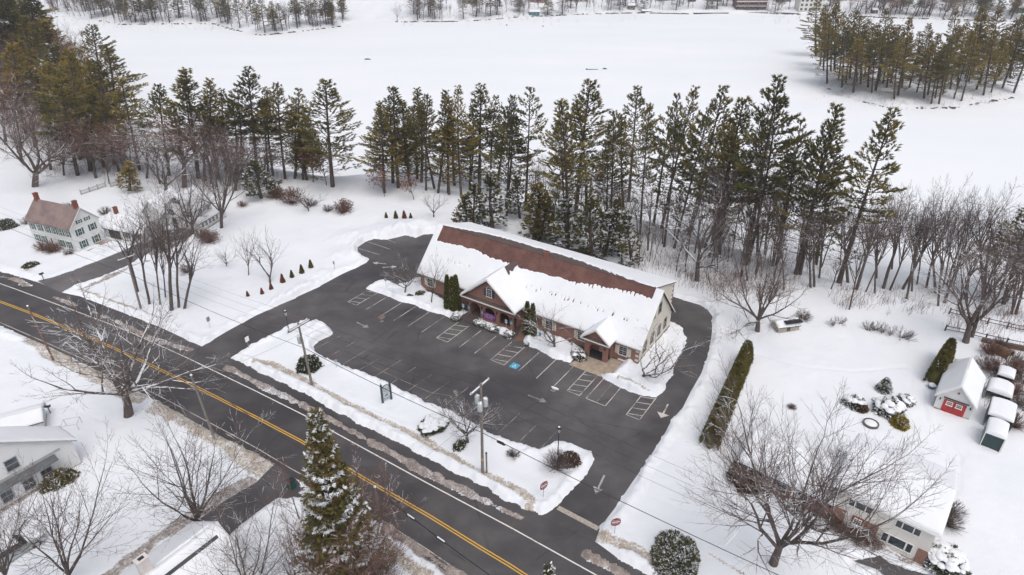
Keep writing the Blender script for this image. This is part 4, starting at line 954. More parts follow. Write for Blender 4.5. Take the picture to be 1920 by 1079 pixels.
def spruce(seed, Ht=22., R=4.6, mat=None, snow=.2, size=.34, width=.10, step=.30, k=5, bark=None):
    r = random.Random(seed); rs = np.random.RandomState(seed); q = MB()
    q.tube([(0, 0, -.3), (0, 0, Ht*.5), (0, 0, Ht)], [.34, .2, .02], 8); pos, ax, ti, sz = [], [], [], []
    z = .4
    while z < Ht-.15:
        t = z/Ht; prof = R*(1-t)**.9+.12; nb = max(4, int(9*(1-t)+3)); a0 = r.uniform(0, 2*PI)
        for b in range(nb):
            az = a0+2*PI*b/nb+r.gauss(0, .2); L = prof*r.uniform(.5, 1.25); el = -.25+.7*t+r.gauss(0, .1); d = Vector((math.cos(az)*math.cos(el), math.sin(az)*math.cos(el), math.sin(el)))
            p = Vector((0, 0, z)); pts = [p.copy()]; n = 4
            for i in range(n): d = (d+Vector((0, 0, .09))).normalized(); p = p+d*L/n; pts.append(p.copy())
            q.tube([tuple(x) for x in pts], [.045*(1-.8*i/n)+.006 for i in range(n+1)], 3, False)
            m = max(2, int(L*.8/step)); tt = r.uniform(.1, .8); bs = r.random() < snow*1.7; s0 = r.uniform(.3, .75)
            for j in range(m):
                s = .2+.8*(j+r.random()*.5)/m; f_ = s*n; i = min(n-1, int(f_)); pp = pts[i].lerp(pts[i+1], min(1, f_-i)); dd = (pts[i+1]-pts[i]).normalized(); sd = Vector((-dd.y, dd.x, 0)).normalized()
                for sg in (-1, 0, 1):
                    ls = ((1-s)*L*.34+.22)*abs(sg); dirn = (dd*.8+sd*sg).normalized()
                    for e in ((.5, 1) if ls > .6 else (1,)):
                        pos.append(pp+dirn*ls*e-Vector((0, 0, .07*e))); ax.append(dirn*.9+Vector((0, 0, -.15)))
                        sn = bs and s > s0 and r.random() < .85; ti.append(1. if sn else min(.94, tt+r.uniform(-.15, .15))); sz.append(size)
        z += step*r.uniform(.8, 1.25)*(1.25-.45*t)
    pos = np.array([tuple(v) for v in pos]); ax = np.array([tuple(v) for v in ax]); ti = np.array(ti)
    packs = [blades_np(pos, ax, np.array(sz), ti, k, width, .38, rs)]
    m = ti == 1.
    if m.any(): packs.append(blades_np(pos[m]+np.array([0, 0, .07]), ax[m], np.array(sz)[m]*1.0, ti[m], 3, width*1.5, .22, rs))
    return [('trunk', q.mesh('trunk', bark or M_bark)), ('crown', leaf_mesh('crown', mat or M_spruce, packs))]
def bare(seed, Ht=14., spread=1., tf=.22, limbs=6, ang=(20, 42), maxl=4, r0=.28, kids=(6, 6, 5, 4), stems=1, up=.06, bark=None, twig=None, tr=.012, wander=.13, leaf=None, lean=0, seg_snow=False, central=True):
    r = random.Random(seed); rs = np.random.RandomState(seed); qa, qb = MB(), MB(); tips = []
    def grow(p, d, L, rad, lvl):
        n = (6, 5, 4, 3, 2)[min(lvl, 4)]; pts = [p.copy()]; d = d.copy(); ds = [d.copy()]
        for i in range(n):
            wv = wander*(.35 if lvl == 0 else 1.); d = (d+Vector((r.gauss(0, wv), r.gauss(0, wv), r.gauss(0, wv*.6)+up))).normalized(); p = p+d*L/n; pts.append(p.copy()); ds.append(d.copy())
        end = .62 if lvl == 0 and limbs else (.22 if lvl == 1 else .3)
        rr = [max(tr*.6, rad*(1-(1-end)*i/n)) for i in range(n+1)]
        (qa if lvl <= 1 else qb).tube([tuple(x) for x in pts], rr, (8, 6, 4, 3, 3)[min(lvl, 4)], False)
        if lvl >= maxl:
            tips.append((pts[-1], ds[-1])); return
        if lvl == 0: ch = [(.72+.28*i/max(1, limbs-1)) for i in range(limbs)]
        else: ch = [.22+.78*(i+r.random()*.7)/kids[lvl-1] for i in range(kids[lvl-1])]
        a0 = r.uniform(0, 2*PI)
        for c, s in enumerate(ch):
            s = min(s, 1.); f_ = s*n; i = min(n-1, int(f_)); pp = pts[i].lerp(pts[i+1], f_-i); dd = ds[i+1]; az = a0+c*2.4+r.gauss(0, .4)
            th = math.radians(r.uniform(*ang) if lvl == 0 else r.uniform(24, 52))
            if lvl == 0 and central and c == limbs-1: th *= .25
            if lvl >= 1 and c == len(ch)-1: s = 1.; i = n-1; pp = pts[-1]; dd = ds[-1]; th *= .15
            u = dd.cross(Vector((.3, .5, .81))).normalized(); v = dd.cross(u)
            nd = (dd*math.cos(th)+(u*math.cos(az)+v*math.sin(az))*math.sin(th)).normalized()
            if lvl == 0: Lc = (Ht-tf*Ht)*r.uniform(.62, .85)
            else: Lc = L*r.uniform(.42, .62)*(1.15-.55*s)
            grow(pp, nd, Lc*(spread if lvl == 0 else 1), max(tr, (rr[i]*(.62 if lvl == 0 else .5)) if not (lvl >= 1 and c == len(ch)-1) else rr[-1]), lvl+1)
    for s in range(stems):
        a = 2*PI*s/max(1, stems)+r.random(); o = 0 if stems == 1 else .35; t_ = lean+(.0 if stems == 1 else r.uniform(.08, .22))
        grow(Vector((math.cos(a)*o, math.sin(a)*o, -.2)), Vector((math.cos(a)*t_, math.sin(a)*t_, 1)).normalized(), Ht*tf+.2, r0*(1 if stems == 1 else .7), 0)
    out = [('trunk', qa.mesh('trunk', bark or M_bark_l, True)), ('branches', qb.mesh('branches', twig or M_twig))]
    if leaf:
        m = [t for t in tips if r.random() < leaf[1]]; pos = np.array([tuple(t[0]) for t in m]); ax = np.array([tuple(t[1]) for t in m])
        out.append(('leaves', leaf_mesh('leaves', leaf[0], [blades_np(pos, ax*.4, np.full(len(m), .34), rs.uniform(.1, .9, len(m)), 4, .2, .6, rs)])))
    zs = [v[2] for v in qb.v]; xs_ = [v[0] for v in qb.v]; rad = sorted(abs(v) for v in xs_)[int(len(xs_)*.97)]
    return out, max(zs), rad
def hsolve(x, y, z0, ty):
    v = (ty-539.5)/F; zz = -y*(v*math.cos(PIT)+math.sin(PIT))/(math.cos(PIT)-v*math.sin(PIT)); return zz+H-z0
def plant(name, meshes, Hn, Rn, b, top, wpx, label, cat, group=None, maxlean=24, rot=None, fixr=None):
    """stand a prototype (height Hn, crown radius Rn) at base pixel b, reaching top pixel, wpx wide"""
    x, y, z = gnd(*b); h = hsolve(x, y, z, top[1]); _, _, dep = proj(x, y, z+h); xt = (top[0]-960)/F*dep
    lean = max(-maxlean, min(maxlean, math.degrees(math.atan2(xt-x, h))))
    s = h/Hn/max(.6, math.cos(math.radians(lean))); _, _, dm = proj(x, y, z+h*.5); sw = s if not wpx else (wpx/F*dm/2)/Rn
    M_ = Matrix.Rotation(math.radians(lean), 4, 'Y') @ Matrix.Rotation(RNG.uniform(0, 2*PI) if rot is None else rot, 4, 'Z')
    return instance(name, meshes, label, cat, (x, y, z-.1), M_.to_euler(), (sw, sw, s), group)

PINES = [pine(11, cb=.44, R=4.4), pine(12, cb=.30, R=4.8), pine(13, cb=.50, R=3.8, nwh=.030), pine(14, cb=.40, R=4.5, mat=M_needle_o, nwh=.042), pine(15, cb=.56, R=4.3, dens=1.1, nwh=.044), pine(16, cb=.26, R=4.2, mat=M_needle_o), pine(17, cb=.42, R=4.0, snow=.10)]
YOUNG = [pine(21, Ht=10, R=2.6, cb=.10, snow=.14, size=.42, width=.12, nwh=.06, low=0.), pine(22, Ht=10, R=2.3, cb=.15, snow=.05, mat=M_needle_o, size=.42, width=.12, nwh=.06, low=0.), pine(23, Ht=10, R=2.2, cb=.12, snow=.28, size=.42, width=.12, nwh=.06, dens=.8, low=0.)]
THIN = [pine(31, R=2.6, cb=.45, dens=.8), pine(32, R=2.4, cb=.55, dens=.7, mat=M_needle_o)]
def do_pines(lst, fmt, group, name='pine_tree'):
    lst = sorted(lst, key=lambda e: e[2])
    for i, e in enumerate(lst):
        bx_, by_, tx_, ty_, wd, kd = e
        pr_, hn, sd0 = dict(n=(PINES[0], 24, 11), w=(PINES[1], 24, 12), m=(PINES[2], 24, 13), o=(PINES[3], 24, 14), d=(PINES[4], 24, 15), q=(PINES[5], 24, 16), s=(PINES[6], 24, 17), y=(YOUNG[0], 10, 21), v=(YOUNG[1], 10, 22), z=(YOUNG[2], 10, 23), t=(THIN[0], 24, 31), u=(THIN[1], 24, 32))[kd]
        protos = (pr_, hn, PR[sd0]/.92)
        plant(name, protos[0], protos[1], protos[2]*.92, (bx_, by_), (tx_, ty_), wd*1.2, fmt(i, e), 'tree', group)
ROW_L = [(150, 300, 125, 95, 85, 'o'), (215, 312, 182, 115, 75, 'n'), (262, 320, 228, 150, 75, 'o'), (318, 330, 300, 158, 66, 'm'), (372, 335, 345, 130, 105, 'w'), (410, 335, 398, 150, 54, 't'), (455, 338, 440, 158, 60, 'd'), (484, 336, 465, 128, 90, 'n'), (512, 330, 503, 168, 66, 'o'), (535, 336, 522, 155, 60, 'm'), (552, 336, 557, 165, 62, 'd'), (624, 351, 613, 150, 108, 'w'), (568, 338, 575, 215, 50, 'q'), (575, 338, 545, 205, 44, 'u')]
ROW_C = [(721, 362, 712, 190, 62, 'q'), (747, 353, 738, 164, 88, 'w'), (790, 345, 777, 168, 48, 't'), (799, 358, 804, 176, 50, 'm'), (821, 363, 830, 171, 44, 't'), (842, 366, 846, 184, 44, 'u'), (865, 368, 862, 166, 64, 'o'), (899, 364, 903, 160, 88, 'n'), (920, 370, 934, 182, 58, 'd'), (950, 405, 963, 178, 52, 'm'), (985, 396, 996, 164, 72, 'd'), (770, 350, 758, 190, 44, 'u'), (815, 355, 790, 200, 40, 't'), (880, 360, 884, 200, 44, 't')]
ROW_R = [(1066, 462, 1048, 185, 86, 's'), (1080, 398, 1110, 151, 112, 'w'), (1145, 430, 1150, 205, 56, 's'), (1178, 385, 1196, 164, 76, 'n'), (1200, 441, 1222, 193, 52, 's'), (1240, 430, 1304, 169, 76, 'o'), (1245, 464, 1266, 176, 60, 'd'), (1264, 466, 1330, 205, 60, 'n'), (1292, 442, 1357, 164, 88, 'n'), (1335, 460, 1397, 184, 112, 'w'), (1397, 498, 1462, 146, 116, 'n'), (1455, 500, 1500, 225, 64, 'd'), (1492, 515, 1572, 198, 110, 'w'), (1500, 515, 1548, 250, 74, 'm'), (1572, 531, 1676, 207, 108, 'n'), (1880, 575, 1938, 384, 100, 'n'), (1100, 405, 1075, 190, 54, 't'), (1170, 405, 1170, 215, 46, 'u'), (1420, 480, 1432, 205, 60, 's'), (1355, 455, 1375, 230, 60, 'q')]
for ROW, a_, b_, n_ in ((ROW_L, 360, 600, 6), (ROW_C, 720, 960, 8), (ROW_R, 1060, 1540, 7)):
    for i in range(n_):
        x_ = a_+(b_-a_)*(i+RNG.random())/n_; near_ = min(ROW, key=lambda e: abs(e[0]-x_)); ROW.append((x_, near_[1]-RNG.uniform(2, 14), x_+(near_[2]-near_[0])*RNG.uniform(.5, 1.1), near_[3]+RNG.uniform(15, 55), RNG.uniform(46, 84), RNG.choice('wnoqmd')))
do_pines(ROW_L, lambda i, e: f'tall pine, {ORD[i]} in the row right of the upper left woods', 'pines between the white houses and the lake')
do_pines(ROW_C, lambda i, e: f'tall straight pine, {ORD[i]} in the middle row by the lake', 'pines of the middle row by the lake')
do_pines(ROW_R, lambda i, e: f'tall leaning pine, {ORD[i]} in the woods behind the building', 'pines behind the brick building')
do_pines([(870, 430, 868, 366, 44, 'v'), (885, 433, 890, 345, 52, 'y'), (924, 434, 926, 328, 62, 'z'), (1000, 453, 1000, 350, 68, 'v'), (1008, 457, 1016, 380, 52, 'v'), (1064, 461, 1058, 372, 58, 'z'), (1110, 484, 1110, 370, 68, 'y'), (1133, 481, 1135, 398, 48, 'z'), (1186, 500, 1168, 395, 50, 'z'), (1160, 480, 1155, 372, 50, 'y'), (975, 410, 972, 330, 44, 'y')],
         lambda i, e: f'young snowy pine, {ORD[i]} of the low ones behind the roof', 'young pines behind the red roof', 'young_pine')
# island pines
isl = []
for i in range(54):
    fx = i/53; bx_ = 1530+fx*370; depth = RNG.random(); by_ = float(np.interp(bx_, [1526, 1570, 1620, 1670, 1720, 1790, 1850, 1910], [146, 174, 189, 201, 201, 200, 188, 179]))-3-depth*46
    if 1690 < bx_ < 1718 and depth < .6: continue
    hpx = RNG.uniform(96, 126)+depth*10*(1-.0*fx); tilt = 4+fx*34
    isl.append((bx_, by_, bx_+tilt*RNG.uniform(.6, 1.2), by_-hpx, RNG.uniform(34, 54), RNG.choice('ooqooqoom')))
do_pines(isl, lambda i, e: f'slender leaning pine on the island, {ORD[i]}', 'pines on the island')

# bare trees: prototypes
def mk(*a, **k): return bare(*a, **k)
B_vase = [mk(101, 14, 1, .20, 7, (18, 40), 4, .30), mk(102, 14, 1, .16, 8, (20, 46), 4, .28), mk(103, 14, 1, .22, 6, (16, 36), 4, .26)]
B_fan = [mk(104, 14, 1, .12, 8, (8, 34), 4, .24, up=.09, wander=.08, kids=(7, 6, 4, 4)), mk(105, 14, 1, .10, 7, (8, 30), 4, .22, up=.10, wander=.08, kids=(7, 6, 4, 4))]
B_slim = [mk(111, 15, .8, .42, 7, (14, 36), 4, .17, kids=(5, 4, 4, 3), wander=.09), mk(112, 15, .85, .5, 6, (14, 38), 4, .16, kids=(5, 5, 4, 3), wander=.12), mk(113, 15, .8, .33, 8, (12, 32), 4, .15, kids=(5, 4, 4, 3))]
B_small = [mk(121, 6, 1, .25, 6, (20, 45), 3, .11, kids=(6, 5, 4), tr=.009), mk(122, 6, 1, .15, 7, (22, 50), 3, .10, kids=(6, 6, 4), tr=.009, stems=1), mk(123, 6, 1, .12, 5, (25, 60), 3, .12, kids=(6, 5, 4), wander=.25, tr=.01)]
B_multi = [mk(131, 14, .95, .40, 5, (10, 26), 3, .20, kids=(7, 5, 4), stems=4, wander=.07, up=.09), mk(132, 14, .95, .36, 5, (10, 28), 3, .18, kids=(7, 5, 4), stems=3, wander=.08, up=.09)]
B_red = [mk(141, 13, .9, .25, 7, (20, 44), 4, .2, twig=M_twig_r, kids=(6, 6, 5, 4)), mk(142, 13, .8, .35, 6, (15, 38), 4, .2, twig=M_twig_r)]
B_snow = [mk(151, 14, 1, .28, 10, (24, 64), 4, .34, bark=M_bark_s, twig=M_twig_s, up=.06, wander=.11, kids=(6, 6, 5, 4)), mk(152, 14, 1, .22, 8, (30, 62), 4, .3, bark=M_bark_s, twig=M_twig_s, up=.05, wander=.16)]
B_rust = [mk(161, 9, .9, .3, 7, (25, 50), 3, .12, kids=(6, 5, 4), leaf=(M_rust, .8))]
def bt(proto, b, top, w, label, group=None, name='bare_tree', maxlean=24, rot=None):
    return plant(name, proto[0], proto[1], proto[2], b, top, w, label, 'tree', group, maxlean, rot)
bt(B_snow[0], (240, 780), (205, 570), 285, 'big old bare tree with snow on its wide limbs beside the road', rot=1.0)
bt(mk(207, 17, 1, .17, 8, (14, 48), 4, .34, kids=(10, 8, 7, 5), wander=.12, up=.07, tr=.010, bark=M_bark_l, twig=M_twig), (1450, 1057), (1530, 690), 430, 'huge bare maple with forked trunk in front of the split level house', rot=.4)
bt(mk(202, 12, 1, .18, 9, (28, 62), 4, .34, kids=(7, 6, 5, 4)), (1420, 622), (1440, 462), 235, 'round crowned bare tree standing at the far end of the long hedge')
bt(B_snow[1], (1307, 527), (1330, 330), 260, 'mossy tree with snow lined twisting limbs behind the brick building')
bt(B_vase[0], (66, 350), (50, 160), 205, 'large bare tree with pale trunk in the snowy field above the farmhouse')
bt(B_vase[1], (415, 427), (400, 225), 150, 'tall bare tree at the right corner of the white gabled house')
bt(B_vase[0], (362, 440), (355, 300), 110, 'bare tree standing in front of the white gabled house')
bt(B_vase[2], (312, 372), (300, 215), 145, 'bare tree standing just behind the white gabled house')
for i, (a, b, c, d, e) in enumerate([(258, 548, 235, 378, 80), (280, 572, 262, 372, 84), (300, 573, 283, 345, 92), (322, 584, 318, 352, 96), (335, 578, 345, 362, 86), (310, 560, 300, 400, 70)]):
    bt(B_slim[i % 3], (a, b), (c, d), e, f'slender bare trunk, {ordw(i+1)} of the clump between the farmhouse drive and the road', 'bare trunks between the farmhouse drive and the road')
bt(B_slim[0], (345, 580), (365, 430), 70, 'small bare tree at the right of the trunk clump')
bt(B_fan[1], (128, 1090), (128, 845), 215, 'bare tree with several thin trunks in front of the corner house')
bt(B_fan[0], (372, 990), (368, 780), 225, 'fan shaped bare tree at the lower driveway')
bt(B_vase[1], (10, 1100), (25, 890), 170, 'dark bare tree at the lower left corner over the parked car')
bt(B_fan[1], (470, 1130), (470, 930), 200, 'bare tree over the snowy roof left of the big spruce')
bt(B_snow[1], (575, 1200), (560, 935), 230, 'snowy twigged bare tree left of the big spruce at the lower edge')
bt(B_red[0], (620, 1190), (625, 905), 240, 'reddish bare tree tangled in front of the big spruce')
bt(B_red[0], (655, 1185), (650, 930), 190, 'grey twigged bare tree tangled over the right side of the big spruce')
bt(B_fan[0], (690, 1200), (690, 965), 150, 'bare twiggy tree at the lower right of the big spruce')
bt(B_red[1], (685, 1040), (705, 880), 120, 'reddish bare sapling leaning over the road right of the spruce', name='bare_sapling')
bt(B_small[2], (506, 531), (500, 430), 72, 'crooked bare apple tree in the field by the row of small cones')
bt(B_small[0], (466, 517), (456, 415), 52, 'slender bare tree left of the crooked apple tree')
bt(B_small[1], (579, 397), (575, 338), 62, 'small bare tree between two brown bushes at the back of the field')
bt(B_small[0], (813, 409), (815, 350), 66, 'small bare tree behind the four cone shrubs')
bt(B_small[0], (809, 568), (822, 470), 66, 'slim bare tree before the left end of the brick building')
bt(B_snow[1], (759, 549), (765, 478), 85, 'small tree with snow on its crooked limbs at the left corner bed')
bt(B_small[1], (1040, 652), (1052, 560), 118, 'thin bare tree with one bowed limb in the bed before the brick front')
bt(B_small[2], (1204, 706), (1212, 622), 120, 'low twisted bare tree at the right corner of the brick building')
bt(B_snow[0], (876, 830), (868, 748), 110, 'twisted little tree with snowy limbs beside the transformer pole')
bt(B_vase[0], (1810, 643), (1862, 420), 200, 'thick trunked bare tree by the rail fence above the garage')
bt(B_slim[0], (1822, 632), (1880, 430), 90, 'thinner bare tree just right of the thick one by the rail fence')
bt(B_small[1], (425, 500), (425, 448), 44, 'bushy bare shrub tree left of the crooked apple tree')
woodR = [(1536, 522, 1572, 335, 66), (1592, 582, 1625, 380, 80), (1605, 545, 1643, 352, 82), (1622, 550, 1690, 372, 74), (1655, 545, 1703, 362, 84), (1667, 548, 1742, 342, 92), (1690, 548, 1770, 350, 92), (1735, 548, 1795, 326, 112), (1775, 552, 1868, 352, 105), (1842, 558, 1872, 402, 84), (1770, 572, 1822, 425, 70), (1798, 575, 1845, 440, 72), (1905, 590, 1925, 410, 90), (1640, 552, 1665, 390, 60), (1710, 552, 1730, 380, 62), (1755, 556, 1760, 370, 70), (1390, 520, 1420, 360, 60), (1450, 535, 1480, 380, 66), (1345, 510, 1355, 370, 56), (1215, 470, 1222, 330, 44), (1285, 500, 1300, 350, 50), (1470, 545, 1465, 400, 60), (1520, 540, 1530, 400, 62)]
for i, (a, b, c, d, e) in enumerate(sorted(woodR, key=lambda r: r[2])):
    bt(B_slim[i % 3], (a, b), (c, d), e, f'bare tree, {ORD[i]} of those on the right lake bank', 'leafless trees on the lake bank at the right')
extra = []
for i in range(40):
    x_ = RNG.uniform(1290, 1925); y_ = float(np.interp(x_, [1240, 1330, 1560, 1780, 1925], [470, 505, 538, 570, 590]))+RNG.uniform(-42, 10); extra.append((x_, y_, x_+RNG.uniform(5, 60), y_-RNG.uniform(140, 225), RNG.uniform(44, 84)))
for i, (a, b, c, d, e) in enumerate(sorted(extra, key=lambda r: r[2])):
    bt(B_slim[i % 3], (a, b), (c, d), e, f'thin branched tree, {ORD[i]} in the tangle behind the right lawn', 'thin trees in the tangle behind the right lawn')
thin = []
for i in range(56):
    x_ = RNG.uniform(985, 1560); y_ = 418+(x_-985)*.17+RNG.uniform(-18, 45)
    if x_ < 1240 and y_ > 440+(x_-1000)*.27: y_ = 425+(x_-1000)*.2
    thin.append((x_, y_, x_+RNG.uniform(-6, 22), y_-RNG.uniform(60, 150), RNG.uniform(24, 44)))
for i, (a, b, c, d, e) in enumerate(sorted(thin, key=lambda r: r[2])):
    bt(B_slim[i % 3], (a, b), (c, d), e, f'thin leafless sapling, {ORD[i]} in the woods behind the building', 'saplings in the woods behind the brick building', 'sapling')
for i, (a, b, c, d, e) in enumerate([(587, 342, 590, 246, 50), (612, 348, 603, 268, 44), (721, 368, 712, 300, 40), (776, 375, 768, 322, 40), (590, 335, 572, 290, 34)]):
    bt(B_rust[0], (a, b), (c, d), e, f'young tree with rusty leaves, {ORD[[1,2,4,3,0][i]]} of five', 'young trees with rusty leaves', 'beech_tree')
for i, (a, b, c, d, e) in enumerate([(250, 345, 245, 205, 110), (345, 352, 335, 200, 120), (440, 358, 440, 225, 110), (395, 345, 390, 195, 110), (500, 348, 500, 245, 80), (180, 335, 170, 195, 110)]):
    bt((B_red+B_vase)[i % 5], (a, b), (c, d), e, f'broad grey brown leafless tree, {ordw(i+1)} before the left pine row', 'broad leafless trees before the left pine row')
# left woods
lw = []
for i in range(96):
    px_ = RNG.uniform(-60, 250); py_ = RNG.uniform(110, 335)
    if px_ > 150 and py_ < 225 or px_ > 80 and py_ < 150: continue
    if py_ > 285 and px_ < 140: continue
    lw.append((px_, py_, px_-(960-px_)*.035+RNG.uniform(-8, 8), py_-RNG.uniform(115, 185), RNG.uniform(70, 115)))
lw.sort(key=lambda e: e[2]); cnt = [0, 0]
for i, (a, b, c, d, e) in enumerate(lw):
    if RNG.random() < .52:
        k_ = RNG.randrange(7); plant('pine_tree', PINES[k_], 24, PR[11+k_], (a, b), (c, d), e, f'dark pine, {ORD[cnt[0]]} in the upper left woods', 'tree', 'pines in the upper left woods'); cnt[0] += 1
    else: bt((B_red+B_vase)[i % 5], (a, b), (c, d+20), e*1.1, f'grey brown leafless tree, {ORD[cnt[1]]} in the upper left woods', 'leafless trees in the upper left woods'); cnt[1] += 1
SPR = [spruce(41, 20, 4.4, snow=.06, size=.5, width=.15, step=.5)]
for a, b, c, d, e, l in ((75, 150, 55, -22, 130, 'large dark spruce with drooping boughs at the upper left corner of the lake'), (20, 170, 5, -40, 120, 'dark spruce cut by the upper left corner'), (95, 200, 100, 90, 80, 'dark spruce on the left shore below the corner spruce')):
    plant('spruce_tree', SPR[0], 20, 4.2, (a, b), (c, d), e, l, 'tree')
for i, (a, b, c, d, e) in enumerate([(120, 330, 110, 235, 80), (175, 318, 170, 215, 70), (235, 330, 225, 230, 80), (275, 335, 262, 225, 80), (345, 345, 350, 215, 90), (430, 350, 440, 240, 80), (385, 340, 380, 205, 80), (460, 355, 470, 270, 70), (495, 350, 505, 265, 60), (205, 345, 200, 270, 60), (40, 300, 20, 190, 90), (95, 320, 80, 240, 70), (20, 240, 0, 130, 90), (300, 345, 290, 250, 70), (405, 352, 415, 250, 70), (440, 345, 425, 235, 70)]):
    bt((B_red+B_slim)[i % 5], (a, b), (c, d), e, f'hazy leafless tree, {ORD[i]} under the left pine row', 'leafless trees under the left row of pines')
# bushy evergreens near the white houses
plant('evergreen_tree', YOUNG[1], 10, PR[22], (243, 358), (243, 302), 46, 'round olive evergreen by the picket fence above the white houses', 'tree')
plant('evergreen_tree', YOUNG[0], 10, PR[21], (490, 372), (478, 300), 64, 'grey green evergreen at the left end of the brown bushes', 'tree')
# far shore trees
fs = []
for i in range(400):
    left = i < 170
    if left: px_ = RNG.uniform(92, 645) if i < 155 else RNG.uniform(640, 700); sh = np.interp(px_, [100, 135, 230, 400, 440, 490, 560, 640, 700], [28, 31, 46, 43, 55, 64, 58, 48, 34]); py_ = sh-1-abs(RNG.gauss(0, 11))
    else: px_ = RNG.uniform(760, 1930); sh = np.interp(px_, [700, 870, 960, 1200, 1440, 1660, 1920], [40, 40, 32, 22, 24, 32, 40]); py_ = sh-1-abs(RNG.gauss(0, 10))
    if 650 < px_ < 735 and py_ > 14: continue
    if 1368 < px_ < 1442 or 1490 < px_ < 1545: py_ = min(py_, 3)
    hp = RNG.uniform(40, 66) if left else RNG.uniform(30, 58); fs.append((left, px_, max(py_, -25), hp, RNG.random() < (.5 if left else .25)))
fs.sort(key=lambda e: -e[1]); cnt = {}; rest = []
for i, (left, px_, py_, hp, isp) in enumerate(fs):
    k_ = (left, isp); n_ = cnt.get(k_, 0); cnt[k_] = n_+1; sd_n = 'left' if left else 'right'; tx_ = px_-(960-px_)*.018
    if isp: j_ = RNG.randrange(9); plant('pine_tree', (PINES+THIN)[j_], 24, PR[[11, 12, 13, 14, 15, 16, 17, 31, 32][j_]], (px_, py_), (tx_, py_-hp), RNG.uniform(17, 28), f'distant pine, {ORD[n_]} on the far {sd_n} shore', 'tree', f'pines on the far {sd_n} shore')
    elif sum(v for (a_, b_), v in cnt.items() if not b_) > 92: rest.append((px_, py_, hp))
    else: bt((B_slim+B_red)[i % 5], (px_, py_), (tx_, py_-hp*.8), RNG.uniform(16, 28), f'distant leafless tree, {ORD[n_]} on the far {sd_n} shore', f'leafless trees on the far {sd_n} shore')
# the smaller leafless trees behind those, past what can be counted
ch_, hn_, rn_ = bare(171, 15, .8, .35, 7, (12, 34), 3, .16, kids=(5, 4, 3), tr=.03); VV, FF, o_ = [], [], 0
for _, me_ in ch_:
    v = np.zeros(len(me_.vertices)*3); me_.vertices.foreach_get('co', v); f = np.zeros(len(me_.loops), int); me_.loops.foreach_get('vertex_index', f); VV.append(v.reshape(-1, 3)); FF.append(f.reshape(-1, 4)+o_); o_ += len(me_.vertices)
VV = np.concatenate(VV); FF = np.concatenate(FF); cs, fsx = [], []
for k_, (px_, py_, hp) in enumerate(rest):
    x, y, z = gnd(px_, py_); h = hsolve(x, y, z, py_-hp*.8); a = RNG.uniform(0, 6.28); s = h/hn_; c_, s_ = math.cos(a)*s, math.sin(a)*s
    cs.append(np.stack([VV[:, 0]*c_-VV[:, 1]*s_+x, VV[:, 0]*s_+VV[:, 1]*c_+y, VV[:, 2]*s+z-.1], 1)); fsx.append(FF+k_*len(VV))
if rest: tag(link('far_trees', np_mesh('far_trees', np.concatenate(cs), np.concatenate(fsx), M_twig)), 'mass of small leafless trees along the top edge behind the far shore', 'trees', kind='stuff')
plant('pine_tree', PINES[1], 24, 4., (612, 47), (608, -12), 40, 'dark full pine at the point of the far left shore', 'tree'); plant('pine_tree', PINES[3], 24, 4., (497, 62), (490, -8), 42, 'yellowish pine with low boughs at the far left shore', 'tree')
bt(B_small[0], (745, 40), (743, -2), 26, 'round bare tree alone on the far shore'); bt(B_vase[1], (783, 37), (775, -20), 52, 'spreading bare tree beside the round one on the far shore')
# the big spruce in the foreground
plant('spruce_tree', spruce(51, 22, 4.4, snow=.21, size=.30, width=.07, step=.20, k=7), 22, 4.3, (655, 1150), (590, 770), 210, 'tall snow dusted spruce in the foreground beside the road', 'tree', rot=0.3)
plant('spruce_tree', spruce(53, 9, 1.6, snow=.30, size=.3, width=.1, step=.3), 9, 1.6, (1020, 1180), (1030, 1058), 60, 'snowy evergreen tip poking up at the lower edge of the road', 'tree')

